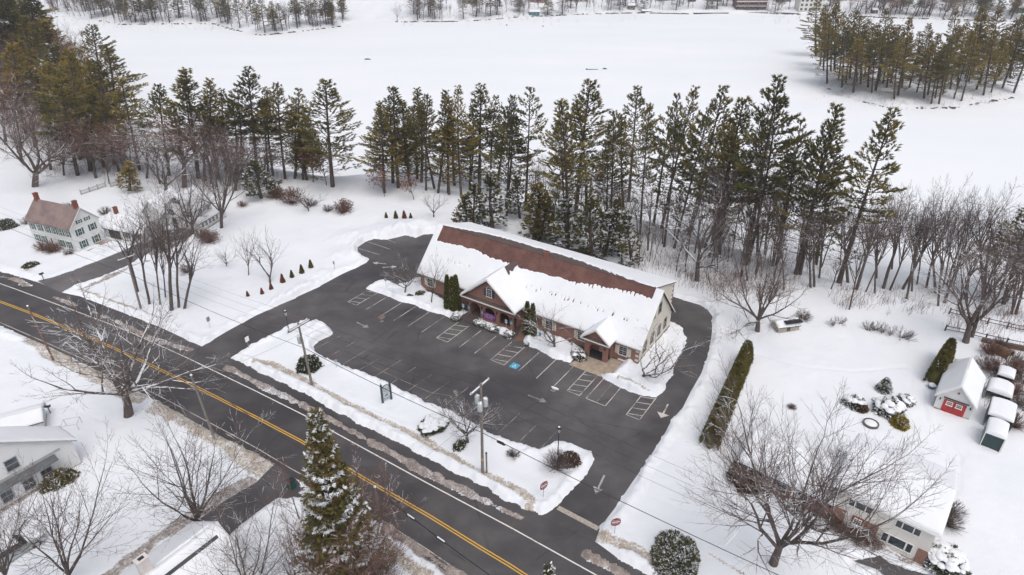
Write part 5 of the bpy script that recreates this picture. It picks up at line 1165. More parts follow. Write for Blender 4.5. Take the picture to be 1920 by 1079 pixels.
# ------------------------------------------------------------------ shrubs and hedges
def blob_pts(n, rx, ry, rz, rs, shell=.72, z0=0.):
    d = rs.normal(0, 1, (n, 3)); d[:, 2] = np.abs(d[:, 2])*1.0; d /= np.linalg.norm(d, axis=1)[:, None]
    r = rs.uniform(shell, 1.0, n)[:, None]; f1, f2, f3 = rs.uniform(4, 9, 3); lob = 1+.09*np.sin(d[:, :1]*f1+f2)*np.cos(d[:, 1:2]*f3)+.07*np.sin(d[:, 1:2]*f2+f1)+.05*np.sin(d[:, 2:3]*9+f3)
    return d*r*lob*np.array([rx, ry, rz])+np.array([0, 0, z0]), d
def core_mesh(name, prof, mat, sx=1, sy=1, n=12):
    q = MB().lathe(prof, n); q.v = [(v[0]*sx, v[1]*sy, v[2]) for v in q.v]; q.t = [.25]*len(q.v); return q.mesh(name, mat, True)
def dome(seed, rx, ry, rz, mat, n=900, size=.2, width=.1, snow=.25, top=.6, k=3, cap=0):
    rs = np.random.RandomState(seed); p, d = blob_pts(n, rx, ry, rz, rs); ti = rs.uniform(.1, .9, n); m = (d[:, 2] > top) & (rs.rand(n) < snow); ti[m] = 1.
    me = leaf_mesh('foliage', mat, [blades_np(p, d+np.array([0, 0, .3]), np.full(n, size), ti, k, width, .5, rs)])
    out = [('core', core_mesh('core', [(.8*math.cos(a), .78*math.sin(a)) for a in [i*PI/2/6 for i in range(6)]]+[(.02, .8)], mat)), ('foliage', me)]
    c = out[0][1]; c.transform(Matrix.Diagonal((rx, ry, rz, 1)))
    if cap:
        q = MB()
        for i in range(cap):
            a = rs.uniform(0, 2*PI); r_ = math.sqrt(rs.rand())*.8; h = math.sqrt(max(0, 1-r_*r_)); cx, cy, cz = rx*r_*math.cos(a), ry*r_*math.sin(a), rz*h*1.02; s = rs.uniform(.16, .34)*min(rx, 1.4); b0 = len(q.v)
            for j_ in range(4):
                for k_ in range(8): aa = PI/2*j_/3.2; bb = 2*PI*k_/8; q.v.append((cx+s*math.cos(aa)*math.cos(bb), cy+s*math.cos(aa)*math.sin(bb), cz-.05+s*.55*math.sin(aa)))
            for j_ in range(3):
                for k_ in range(8): a_ = b0+j_*8+k_; b_ = b0+j_*8+(k_+1) % 8; q.f.append((a_, b_, b_+8, a_+8))
            q.f.append(tuple(b0+24+k_ for k_ in range(8)))
        out.append(('snow_cap', q.mesh('snow_cap', M_snow, True)))
    return out
def cone(seed, h, r, mat, n=900, size=.16, width=.07, snow=.02, k=3, power=.8):
    rs = np.random.RandomState(seed); z = rs.rand(n)**1.15*.98; a = rs.uniform(0, 2*PI, n); rr = r*(1-z)**power*(.85+.15*np.minimum(1, z/.08)); rr = rr*rs.uniform(.8, 1.05, n)
    p = np.stack([rr*np.cos(a), rr*np.sin(a), z*h], 1); d = np.stack([np.cos(a)*.7, np.sin(a)*.7, np.full(n, .75)], 1); ti = rs.uniform(.1, .9, n); ti[rs.rand(n) < snow] = 1.
    return [('core', core_mesh('core', [(r*.84, 0), (r*.82*.8**power, h*.2), (r*.82*.5**power, h*.5), (r*.8*.22**power, h*.78), (.01, h*.95)], mat)), ('foliage', leaf_mesh('foliage', mat, [blades_np(p, d, np.full(n, size), ti, k, width, .28, rs)]))]
def bush(seed, h, r, n=60, mat=None, flat_=.5, leafm=None):
    rg = random.Random(seed); q = MB(); tips = []
    for i in range(n):
        a = rg.uniform(0, 2*PI); t = rg.random()**.6*1.15; d = Vector((math.cos(a)*math.sin(t), math.sin(a)*math.sin(t), math.cos(t))); L = rg.uniform(.75, 1.05)*(h*math.cos(t)**2+r*math.sin(t)**2)
        p = Vector((math.cos(a)*.08, math.sin(a)*.08, 0)); pts = [p]
        for j_ in range(3): d = (d+Vector((rg.gauss(0, .12), rg.gauss(0, .12), rg.gauss(0, .08)))).normalized(); p = p+d*L/3; pts.append(p)
        q.tube([tuple(x) for x in pts], [.022, .016, .011, .006], 3, False)
        for j_ in range(4):
            b = pts[rg.choice((1, 2, 2))]; d2 = (d+Vector((rg.gauss(0, .5), rg.gauss(0, .5), rg.gauss(0, .4)))).normalized(); e = b+d2*L*.38
            q.tube([tuple(b), tuple(b.lerp(e, .5)+Vector((0, 0, .03))), tuple(e)], [.010, .008, .004], 3, False); tips.append(e)
    out = [('stems', q.mesh('stems', mat or M_twig))]
    if leafm:
        rs = np.random.RandomState(seed); pos = np.array([tuple(t) for t in tips]); out.append(('foliage', leaf_mesh('foliage', leafm, [blades_np(pos, np.tile([0, 0, .3], (len(pos), 1)), np.full(len(pos), .15), rs.uniform(0, .9, len(pos)), 2, .07, .7, rs)])))
    return out
def shrub(name, meshes, px, py, label, group=None, s=(1, 1, 1), rz=None, cat='shrub'):
    x, y, z = gnd(px, py); return instance(name, meshes, label, cat, (x, y, z), (0, 0, RNG.uniform(0, 6) if rz is None else rz), s, group)
A_col = [cone(301, 5.6, .62, M_arbor, 2200, .2, .08, .03, power=.5), cone(302, 5.1, .55, M_arbor, 2000, .2, .08, .03, power=.5)]
for i, (a, b, s, l) in enumerate([(841, 578, 1., 'columnar arborvitae, leftmost of the group left of the big portico'), (850, 582, 1.1, 'tallest columnar arborvitae in the group left of the big portico'), (857, 584, 1.08, 'columnar arborvitae touching the left side of the big portico'), (988, 625, 1.0, 'tall columnar arborvitae right of the big portico'), (998, 630, .93, 'shorter columnar arborvitae, right one of the pair beside the walk')]):
    shrub('arborvitae', A_col[i % 2], a, b, l, 'columnar arborvitae beside the portico', (s, s, s))
A_cone = [cone(311, 1.6, .42, M_hedge, 500, .14, .07, 0.), cone(312, 1.6, .42, M_rust, 500, .14, .07, 0.)]
for i, (a, b, k_, s, l) in enumerate([(724.5, 410, 0, .8, 'smallest cone shrub, leftmost of the four behind the car park'), (742.5, 411, 0, 1.05, 'olive cone shrub, second of the four behind the car park'), (758.5, 412, 1, 1.15, 'rusty cone shrub, third of the four behind the car park'), (770.5, 413, 0, .9, 'dark cone shrub, rightmost of the four behind the car park'),
        (583.5, 503, 0, .95, 'green cone shrub farthest up the slanting row by the entrance drive'), (566.5, 513, 0, 1.0, 'green cone shrub second from the top of the slanting row'), (548, 521, 0, .85, 'brownish cone shrub in the middle of the slanting row'), (530.5, 530, 1, .95, 'rusty cone shrub fourth down the slanting row'), (509, 543, 1, .75, 'orange withered cone shrub near the low end of the slanting row'), (492, 552, 1, .7, 'small rusty cone shrub beside the orange one in the slanting row'), (465, 556, 1, .6, 'small orange cone at the low end of the slanting row')]):
    shrub('cone_shrub', A_cone[k_], a, b, l, 'small cone shrubs in the snow', (s, s, s))
# long hedges, clipped rows grown into one
def hedge(name, a, b, wd, h, label, mat, n, seed, taper=.5):
    ax_, ay_, _ = gnd(*a); bx_, by_, _ = gnd(*b); L = math.hypot(bx_-ax_, by_-ay_); an = math.atan2(by_-ay_, bx_-ax_); rs = np.random.RandomState(seed)
    s = rs.rand(n); ph = rs.uniform(0, 2*PI, n); top = h*(.86+.14*np.abs(np.sin(s*L/1.1*PI/2*1.3)))*(1-.25*(1-smooth(s/.06)))*(1-.35*smooth((s-.93)/.07)); wl = wd*(1-.25*s)
    c = np.cos(ph); z = np.abs(np.sin(ph))**.6; p = np.stack([s*L, np.sign(c)*np.abs(c)**.5*wl/2*(1-.45*z)*rs.uniform(.86, 1.04, n), z*top*rs.uniform(.88, 1.02, n)], 1)
    d = np.stack([rs.normal(0, .15, n), c*.5, .45+z*.6], 1); ti = rs.uniform(.05, .92, n); ti[(rs.rand(n) < .012) & (z > .5)] = 1.
    t = thing(name, label, 'hedge', (ax_, ay_, .1), an)
    link('foliage', leaf_mesh('foliage', mat, [blades_np(p, d, np.full(n, .34), ti, 3, .10, .42, rs)]), t)
    q = MB(); m = 20
    for i in range(m+1):
        f = i/m; e = .8*min(1, f/.05+.3, (1-f)/.06+.25); w2 = wd*(1-.25*f)/2*.86; q.v += [(f*L, -w2*e, -.1), (f*L, -w2*e, h*.45*e), (f*L, -w2*.45*e, h*.86*e), (f*L, w2*.45*e, h*.86*e), (f*L, w2*e, h*.45*e), (f*L, w2*e, -.1)]
    for i in range(m):
        for k_ in range(5): a_ = i*6+k_; q.f.append((a_, a_+6, a_+7, a_+1))
    q.f += [(0, 1, 2, 3, 4, 5), tuple(m*6+k_ for k_ in (5, 4, 3, 2, 1, 0))]; q.t = [.3]*len(q.v); q.obj('core', mat, t); return t
hedge('hedge', (1327, 842), (1399, 672), 2.0, 3.4, 'long tall olive hedge running up the snow beside the exit drive', M_hedge, 15000, 401)
hedge('hedge', (1748, 722), (1772, 674), 1.9, 3.6, 'shorter green hedge left of the garage with two pointed tips', M_hedge, 6000, 402)
D_snowy = [dome(501, .75, .7, .65, M_rhodo, 420, .22, .12, .5, .2, cap=16), dome(502, .9, .8, .6, M_rhodo, 460, .22, .12, .5, .2, cap=20)]
for i, (a, b, s, l) in enumerate([(855, 597, 1.0, 'snow capped shrub left of the portico steps'), (898, 606, .9, 'snow capped shrub right of the portico steps'), (906, 611, .7, 'small snow capped shrub under the banner'), (927, 618, 1.0, 'round snow capped shrub in the middle of the portico bed'), (954, 629, .95, 'snow capped shrub at the right end of the portico bed'), (1085, 668, 1.2, 'snow capped shrub left of the small porch'), (988, 646, .45, 'tiny dark shrub at the left tip of the bed before the brick front')]):
    shrub('snowy_shrub', D_snowy[i % 2], a, b, l, 'snow capped shrubs along the brick front', (s, s, s))
shrub('rhododendron', dome(511, 1.5, 1.4, 1.9, M_rhodo, 1500, .26, .13, .12, .3), 580, 692, 'glossy dark green rhododendron beside the crossarm pole')
shrub('boxwood', dome(512, 2.1, 1.5, 1.0, M_rhodo, 1500, .18, .09, .4, .45, cap=70), 815, 800, 'wide low clipped boxwood with a snow top beside the monument sign bed')
shrub('rhododendron', dome(513, 2.7, 2.1, 1.5, M_rhodo, 3600, .27, .10, .34, .2), 1264, 1048, 'big mottled rhododendron with snow on its leaves near the lower right road sign')
for i, (dx, dy) in enumerate([(-22, 18), (4, 26), (28, 14), (40, 4), (-8, 24)]): shrub('leafy_tuft', dome(520+i, .3, .3, .28, M_rhodo, 60, .2, .12, .3), 1262+dx, 1030+dy, f'small dark tuft in the snow, {ordw(i+1)} around the big mottled rhododendron', 'tufts by the big rhododendron')
shrub('burning_bush', bush(531, 2.0, 2.3, 150, M_twig_s), 1042, 878, 'round bare bush with fanned grey twigs at the end of the grass island')
shrub('evergreen_shrub', dome(532, 1.2, 1.0, 1.3, M_brownleaf, 900, .2, .09, .1), 1068, 868, 'brown and green leafy shrub right of the fanned bare bush')
shrub('bare_bush', bush(533, 1.1, .9, 70, M_twig), 962, 856, 'small round bare bush between the transformer pole and the fanned bush')
shrub('flat_shrub', dome(534, .8, .6, .5, M_rhodo, 260, .2, .1, .2), 788, 552, 'low dark shrub in the bed before the left end of the brick wall')
shrub('flat_shrub', dome(535, .5, .3, .25, M_rhodo, 120, .2, .1, .2), 768, 556, 'dark twig patch in the snow near the left corner bed')
shrub('flat_shrub', dome(536, 1.0, .7, .5, M_rhodo, 240, .2, .1, .2), 862, 838, 'dark leafy shrub at the foot of the twisted snowy tree')
BR = [bush(541, 1.7, 1.6, 110, M_twig_r, leafm=M_brownleaf), bush(542, 1.4, 1.5, 90, M_twig_r), bush(543, 1.5, 1.2, 80, M_twig)]
for i, (a, b, s, k_, l) in enumerate([(520, 372, 1.5, 0, 'reddish brown bush, first of the clump at the back of the field'), (548, 382, 1.9, 0, 'widest reddish brown bush in the clump at the back of the field'), (583, 388, 1.4, 2, 'greyish bush at the right end of the clump at the back of the field'), (615, 397, 1.1, 2, 'small brown bush left of the little bare tree in the field'), (644, 399, 1.6, 0, 'round golden brown bush standing alone in the field'),
        (82, 470, 1.4, 1, 'reddish bush at the front of the farmhouse'), (100, 474, 1.1, 0, 'brown bush near the front door of the farmhouse'), (130, 478, .9, 2, 'small bush at the right front corner of the farmhouse'), (52, 420, 1.2, 2, 'grey bush at the left end of the farmhouse'), (392, 455, 1.5, 0, 'brown leafy bush beside the end of the farmhouse driveway'), (378, 445, 1.2, 2, 'dull bush below the sunroom windows'), (350, 512, 1.2, 2, 'small grey bush between the trunk clump and the field'),
        (455, 388, 1.0, 1, 'reddish bush right of the white gabled house'), (198, 402, 1.2, 2, 'tangle of shrubs behind the farmhouse roof'), (130, 395, 1.3, 2, 'shrub tangle above the farmhouse ridge'), (1505, 600, 1.2, 2, 'grey shrub above the cream garden shed'), (1045, 600, .1, 2, '')]):
    if l: shrub('bare_bush', BR[k_], a, b, l, 'leafless bushes in the snow', (s, s, s))
REED = bush(545, 1.4, 1.2, 22, M_twig)
for i, (a, b, s) in enumerate([(1562, 612, .9), (1575, 608, .8), (1628, 622, 1.), (1642, 622, 1.), (1655, 626, .9), (1670, 630, .9), (1688, 634, 1.1), (1700, 638, 1.)]):
    shrub('dry_reed_bush', REED, a, b, f'dry grey reeds, {ORD[i]} of the line across the right hand field', 'dry reeds across the right hand field', (s*1.2, s*1.2, s*1.3))
shrub('evergreen_shrub', dome(551, 1.8, 1.7, 1.7, M_rhodo, 1800, .26, .12, .25, .2), 12, 428, 'dark green shrub at the left edge beside the farmhouse lawn')
shrub('flat_shrub', dome(552, 1.3, .9, .6, M_rhodo, 420, .25, .12, .2), 58, 500, 'low dark juniper in the patch by the mailbox')
shrub('evergreen_shrub', dome(553, 2.2, 1.8, 2.2, M_brownleaf, 2600, .26, .11, .15, .3), 1400, 902, 'dark brown evergreen at the left end of the low brick wing')
shrub('evergreen_shrub', dome(554, 1.7, 1.3, 1.2, M_hedge, 1500, .22, .1, .15, .3), 112, 905, 'clipped brownish green hedge block beside the corner house')
C_sn = [cone(561, 1.9, .95, M_rhodo, 420, .25, .12, .55, power=.7), dome(562, 1.1, 1.0, 1.1, M_rhodo, 500, .26, .12, .55, .1, cap=34)]
for a, b, s, k_, l in ((1656, 734, 1., 0, 'small snow laden conifer, farthest of the garden evergreens'), (1697, 755, .9, 1, 'snow laden shrub left of the garage'), (1664, 772, 1.5, 1, 'largest snow laden evergreen in the garden, dark under thick snow'), (1600, 760, 1.1, 1, 'snow capped evergreen left in the garden beside a brown shrub'), (1640, 752, .35, 1, 'tiny dark shrub between the garden evergreens')):
    shrub('snowy_evergreen', C_sn[k_], a, b, l, 'snow laden evergreens in the garden', (s, s, s))
shrub('brown_shrub', dome(563, .8, .8, .9, M_brownleaf, 700, .18, .08, .05), 1612, 768, 'round brown leafy shrub beside the snow capped garden evergreen')
shrub('golden_shrub', dome(564, 1.0, .8, 1.0, M_gold, 800, .3, .1, .15, .3), 1686, 797, 'bright golden evergreen shrub in the snowy garden')
shrub('brown_shrub', BR[0], 1484, 766, 'small rusty tuft in the snow left of the garden', None, (.4, .4, .4))
for a, b, s, l in ((1778, 965, 1.2, 'bare bush at the right wall of the split level house'), (1776, 985, 1.2, 'second bare bush at the right wall of the split level house, nearer the big evergreen')): shrub('bare_bush', bush(571, 1.5, 1.5, 90, M_twig), a, b, l, None, (s, s, s))
shrub('snowy_evergreen', dome(572, 1.9, 1.7, 2.0, M_rhodo, 1600, .28, .12, .5, .0, cap=90), 1768, 1062, 'big dark evergreen heaped with snow at the lower right house corner')
for i, (a, b) in enumerate([(1475, 950), (1495, 962), (1515, 975), (1535, 985)]): shrub('snowy_shrub', D_snowy[i % 2], a, b, f'low snowy foundation shrub, {ORD[i]} before the low brick wing', 'foundation shrubs before the low brick wing', (.9, .9, .9))
for i, (a, b) in enumerate([(1560, 985), (1580, 1000), (1605, 1012), (1630, 1025)]): shrub('brown_shrub', BR[0], a, b, f'brown leafy shrub, {ORD[i]} before the cream split level house', 'brown shrubs before the split level house', (.8, .8, .7))
for i, (a, b) in enumerate([(1845, 690), (1862, 700), (1880, 715), (1895, 740), (1910, 765), (1900, 700), (1915, 720), (1855, 665), (1870, 655), (1900, 800), (1912, 690)]): shrub('brush', BR[1 if i % 2 else 2], a, b, f'reddish grey brush, clump {ordw(i+1)} on the bank beside the shelters', 'brush on the bank beside the shelters', (1.3, 1.3, 1.4))
# undergrowth in the woods and on the banks: nobody could count it
q = MB(); r = random.Random(77)
def undergrowth(pts, n, hmin, hmax):
    for _ in range(n):
        a, b = r.choice(pts); px_ = a[0]+(b[0]-a[0])*r.random()+r.gauss(0, 10); py_ = a[1]+(b[1]-a[1])*r.random()+r.gauss(0, 9); x, y, z = gnd(px_, py_)
        for _ in range(5):
            h = r.uniform(hmin, hmax); dx, dy = r.gauss(0, .35)*h, r.gauss(0, .35)*h; ox, oy = r.gauss(0, .5), r.gauss(0, .5)
            q.tube([(x+ox, y+oy, z-.1), (x+ox+dx*.4, y+oy+dy*.4, z+h*.6), (x+ox+dx, y+oy+dy, z+h)], [.022, .015, .006], 3, False)
undergrowth([((1000, 420), (1240, 450)), ((1180, 470), (1300, 510)), ((1300, 470), (1560, 540)), ((1560, 545), (1780, 580)), ((1780, 575), (1920, 620)), ((1330, 530), (1480, 560)), ((1280, 505), (1400, 540))], 700, .5, 2.2)
undergrowth([((60, 300), (300, 330)), ((300, 330), (520, 355)), ((100, 250), (240, 300))], 420, .6, 2.4)
undergrowth([((1530, 150), (1600, 185)), ((1600, 185), (1700, 198)), ((1720, 198), (1890, 182))], 160, .5, 1.6)
undergrowth([((120, 30), (440, 50)), ((760, 38), (1200, 22)), ((1420, 24), (1920, 38)), ((1560, 25), (1760, 30)), ((135, 20), (640, 35)), ((1580, 18), (1920, 26)), ((760, 25), (1000, 18))], 1100, 1., 4.)
undergrowth([((1840, 660), (1920, 680)), ((1860, 700), (1920, 780))], 120, .5, 1.8)
tag(q.obj('undergrowth', M_twig_r), 'tangled leafless undergrowth on the wooded banks and shores', 'undergrowth', kind='stuff')
# dark stones, logs and roots at the water line
q = MB()
def rocks(pl, n, smin, smax):
    for _ in range(n):
        i = r.randrange(len(pl)-1); t = r.random(); px_ = pl[i][0]+(pl[i+1][0]-pl[i][0])*t; py_ = pl[i][1]+(pl[i+1][1]-pl[i][1])*t; x, y = at(px_, py_, ZL); y += r.gauss(0, .6); s = r.uniform(smin, smax); z = ZL
        k_ = 6; a0 = r.random()*6; n0 = len(q.v); sx = s*r.uniform(.8, 2.4)
        for zz, sc_ in ((-.2, 1), (s*.45, .85), (s*.75, .4)):
            for j_ in range(k_): a = a0+2*PI*j_/k_; q.v.append((x+sx*sc_*math.cos(a)*r.uniform(.8, 1.2), y+s*sc_*math.sin(a), z+zz))
        for l_ in range(2):
            for j_ in range(k_): a = n0+l_*k_+j_; b = n0+l_*k_+(j_+1) % k_; q.f.append((a, b, b+k_, a+k_))
        q.f.append(tuple(n0+2*k_+j_ for j_ in range(k_)))
rocks([(135, 32), (230, 47), (400, 45), (440, 57), (490, 67), (560, 60), (640, 50)], 130, .25, .8)
rocks([(740, 42), (870, 41), (960, 34), (1100, 27), (1200, 25), (1290, 27)], 200, .25, .8); rocks([(1440, 26), (1560, 30), (1660, 34), (1800, 38), (1915, 42)], 240, .3, .9)
rocks([(1545, 163), (1570, 176), (1620, 192), (1670, 204)], 50, .15, .4); rocks([(1715, 202), (1790, 203), (1850, 191), (1900, 184)], 60, .15, .5)
tag(q.obj('shore_stones', flat('wet_dark_stone', (.07, .06, .055), .8, .4, 1)), 'dark stones and logs along the frozen water line', 'stones', kind='stuff')

# ------------------------------------------------------------------ poles, wires, lamps, signs
def wire(name, a, b, sag, rad, label, mat=None, group=None, n=14):
    pts = [(a[0]+(b[0]-a[0])*i/n, a[1]+(b[1]-a[1])*i/n, a[2]+(b[2]-a[2])*i/n-sag*4*(i/n)*(1-i/n)) for i in range(n+1)]
    return tag(MB().tube(pts, rad, 4).obj(name, mat or M_black, None), label, 'wire', group)
def pole(b, h, label, lean=0, arm=None, trans=0, deg=-34, r_=.17, mat=None, world=None):
    x, y, z = gnd(*b) if world is None else (*world, 0); t = thing('utility_pole', label, 'utility pole', (x, y, 0), 0, 'utility poles along the road'); t.rotation_euler = (0, math.radians(lean), 0)
    MB().tube([(0, 0, -.2), (0, 0, h*.5), (0, 0, h)], [r_, r_*.82, r_*.66], 10).obj('shaft', mat or M_wood, t)
    if not arm: mound('snow_cap', 0, 0, h, r_*.9, r_*.9, .16, t)
    ca, sa = math.cos(math.radians(deg+90)), math.sin(math.radians(deg+90))
    if arm:
        for k_, (hz, L) in enumerate(arm):
            o = .16; ox, oy = -sa*o, ca*o
            q = MB(); n_ = Vector((-sa, ca, 0))*.07; a = Vector((-ca*L/2, -sa*L/2, hz)); bb = Vector((ca*L/2, sa*L/2, hz))
            q.extr([tuple(a-n_+Vector((ox, oy, 0))*(1-2*(k_ % 2))), tuple(bb-n_+Vector((ox, oy, 0))*(1-2*(k_ % 2))), tuple(bb+n_+Vector((ox, oy, 0))*(1-2*(k_ % 2))), tuple(a+n_+Vector((ox, oy, 0))*(1-2*(k_ % 2)))], (0, 0, .13)); am = q.obj('crossarm', mat or M_wood, t)
            q = MB(); q.extr([tuple(v+Vector((ox, oy, .131))*1 if not k_ % 2 else v+Vector((-ox, -oy, .131))) for v in (a-n_*.9, bb-n_*.9, bb+n_*.9, a+n_*.9)], (0, 0, .07)); q.obj('snow_strip', M_snow, am)
            for f in (-.46, 0, .46): MB().lathe([(.03, hz+.13), (.07, hz+.2), (.05, hz+.26), (.07, hz+.30), (.02, hz+.36)], 8, (ca*L*f+ox*(1-2*(k_ % 2)), sa*L*f+oy*(1-2*(k_ % 2)))).obj('insulator', flat('insulator_grey', (.5, .5, .5), .3), am)
    for k_ in range(trans):
        az = math.radians(deg)+(k_-(trans-1)/2)*1.9+PI; cx, cy = math.cos(az)*.48, math.sin(az)*.48; z0 = h-3.0+(k_ % 2)*.35
        o = MB().lathe([(.02, z0), (.24, z0), (.26, z0+.1), (.26, z0+.85), (.22, z0+.95), (.05, z0+.98)], 14, (cx, cy)).obj('transformer', flat('transformer_grey', (.48, .52, .53), .5, .08), t, True)
        MB().lathe([(.03, z0+.95), (.05, z0+1.05), (.03, z0+1.2)], 6, (cx*1.15, cy*1.15)).obj('bushing', M_metal, o); mound('snow_cap', cx*.9, cy*.9, z0+.97, .2, .2, .09, o)
    return (x, y)
p1 = pole((585, 722), 9.2, 'grey utility pole with double snowy crossarm on the grass island near the entrance', -1.5, [(8.75, 2.9), (8.75, 2.9)], 1)
p2 = pole((905, 889), 11.9, 'tall utility pole with crossarm and three grey transformers on the grass island', .5, [(11.3, 3.0)], 3)
p5 = pole((265, 582), 9.0, 'brown utility pole behind the clump of bare trunks', 2.5, [(8.6, 2.4)])
p3 = pole((403, 825), 9.0, 'pale utility pole without arms on the near side of the road', -3., None, 0, r_=.15)
p4 = pole((100, 675), 8.3, 'reddish utility pole at the left, across from the farmhouse driveway', -2.5, None, 0, r_=.14, mat=flat('reddish_pole_wood', (.20, .12, .09), .85, .25, 4))
p6 = pole((721, 1020), 7.4, 'weathered utility pole right of the foreground spruce', -1, None, 0, r_=.14)
t = thing('cable_riser', 'dark cable riser post standing against the transformer pole', 'post', (p2[0]+.42, p2[1]+.1, 0)); MB().tube([(0, 0, -.1), (0, 0, 2.9)], .09, 8).obj('pipe', M_wood, t); MB().lathe([(.11, 2.9), (.10, 3.0), (.02, 3.05)], 8).obj('cap', M_black, t)
MB().box(-.085, .085, -.185, -.165, 2.1, 2.5).obj('yellow_tag', flat('yellow_tag', (.55, .40, .04), .6), bpy.data.objects['utility_pole.001'])
du, dv = p2[0]-p1[0], p2[1]-p1[1]; E = (p2[0]+du*1.65, p2[1]+dv*1.65); W = (p5[0]-44, p5[1]+25)
pole(None, 11.9, 'utility pole outside the lower right corner carrying the wires on', 0, [(11.3, 3.0)], world=E); pole(None, 9.6, 'utility pole outside the left edge beyond the farmhouse', 0, [(9.2, 2.6)], world=W)
ca, sa = math.cos(math.radians(56)), math.sin(math.radians(56))
def T(p, z, k=0): return (p[0]+ca*k, p[1]+sa*k, z)
wire('power_cable', T(p1, 5.6), T(p2, 5.8), .35, .042, 'thick black cable between the crossarm pole and the transformer pole'); wire('power_cable', T(p2, 5.8), T(E, 6.6), .5, .042, 'thick black cable running from the transformer pole over the exit to the lower right')
wire('power_cable', T(p5, 6.2), T(p1, 5.6), .45, .035, 'black cable from the brown pole to the crossarm pole'); wire('power_cable', T(W, 7.), T(p5, 6.2), .5, .035, 'black cable crossing the farmhouse lawn')
for k_ in (-1.35, 0, 1.35):
    nm = {-1.35: 'nearest the road', 0: 'in the middle', 1.35: 'nearest the building'}[k_]
    wire('power_line', T(p1, 9.1, k_), T(p2, 11.6, k_), .5, .014, f'thin wire between the two crossarms, {nm}', group='thin wires between the crossarms'); wire('power_line', T(p2, 11.6, k_), T(E, 11.6, k_), .7, .014, f'thin wire from the transformer pole to the lower right, {nm}', group='thin wires to the lower right')
    wire('power_line', T(p5, 8.9, k_*.8), T(p1, 9.1, k_), .5, .012, f'thin wire from the brown pole to the crossarm pole, {nm}', group='thin wires to the brown pole'); wire('power_line', T(W, 9.5, k_), T(p5, 8.9, k_*.8), .6, .012, f'thin wire over the farmhouse lawn, {nm}', group='thin wires over the farmhouse lawn')
E6 = (p6[0]+18, p6[1]-14); pole(None, 6.6, 'armless utility pole below the lower edge', world=E6); pole(None, 8.3, 'armless utility pole outside the left edge', world=(p4[0]-30, p4[1]+14))
wire('telephone_cable', T(p4, 8.0), T(p3, 8.6), .8, .03, 'black cable between the two armless poles over the road'); wire('telephone_cable', T(p3, 8.6), T(p6, 7.0), .8, .03, 'black cable from the pale pole to the pole beside the spruce')
wire('telephone_cable', T(p6, 7.0), T(E6, 6.4), .5, .05, 'black cable leaving the pole beside the spruce along the road'); wire('telephone_cable', (p4[0]-30, p4[1]+14, 8), T(p4, 8.0), .6, .03, 'black cable leaving the reddish pole to the left')
wire('service_drop', T(p1, 7.8), T(p3, 8.9), .5, .012, 'thin wire crossing the road to the pale pole'); wire('service_drop', T(p2, 8.5), T(p6, 7.2), .5, .012, 'thin wire crossing the road from the transformer pole')
for i, (f, l) in enumerate(((.30, 'black splice box with snow on the cable over the road'), (.55, 'second black splice box farther along the cable over the road'))):
    a = Vector(T(p6, 7.0)); b = Vector(T(E6, 6.4)); c = a.lerp(b, f*.6)-Vector((0, 0, .5*4*f*.6*(1-f*.6))); d = (b-a).normalized()
    t = thing('splice_box', l, 'cable box', tuple(c-Vector((0, 0, .08))), math.atan2(d.y, d.x)); MB().tube([(-.55, 0, 0), (-.45, 0, 0), (.45, 0, 0), (.55, 0, 0)], [.05, .11, .11, .05], 8).obj('case', M_black, t); MB().box(-.4, .4, -.05, .05, .1, .15).obj('snow_strip', M_snow, t)
c = Vector(T(p2, 5.8)).lerp(Vector(T(E, 6.6)), .055); t = thing('splice_box', 'black splice box hanging on the cable beside the transformer pole', 'cable box', (c.x, c.y, c.z-.22), math.radians(-34)); MB().tube([(-.5, 0, 0), (-.4, 0, 0), (.4, 0, 0), (.5, 0, 0)], [.05, .12, .12, .05], 8).obj('case', M_black, t); MB().box(-.3, .3, -.04, .04, .10, .2).obj('bracket', M_black, t)
def lamp_post(b, label):
    x, y, z = gnd(*b); t = thing('lamp_post', label, 'street lamp', (x, y, 0), 0, 'lantern posts of the car park')
    MB().lathe([(.17, 0), (.15, .25), (.07, .45), (.055, 1.2), (.05, 3.1), (.07, 3.15)], 10).obj('post', M_black, t, True); ln = MB().lathe([(.06, 3.15), (.15, 3.3), (.20, 3.7), (.19, 3.72)], 6).obj('lantern', mat_glass('lamp_glass', (.25, .27, .28)), t)
    MB().lathe([(.25, 3.72), (.22, 3.76), (.06, 3.95), (.02, 4.05)], 6).obj('lantern_roof', M_black, t)
    for k_ in range(6): a = 2*PI*k_/6; MB().tube([(.155*math.cos(a), .155*math.sin(a), 3.3), (.205*math.cos(a), .205*math.sin(a), 3.72)], .012, 4).obj('lantern_bar', M_black, ln)
    mound('snow_cap', 0, 0, 3.96, .12, .12, .09, t)
lamp_post((543, 627), 'black lantern post at the west tip of the grass island'); lamp_post((1046, 852), 'black lantern post behind the fanned bare bush')
shrub('flat_shrub', dome(581, .45, .4, .35, M_rhodo, 150, .18, .1, .05), 544, 628, 'dark shrub at the foot of the lantern post by the entrance')
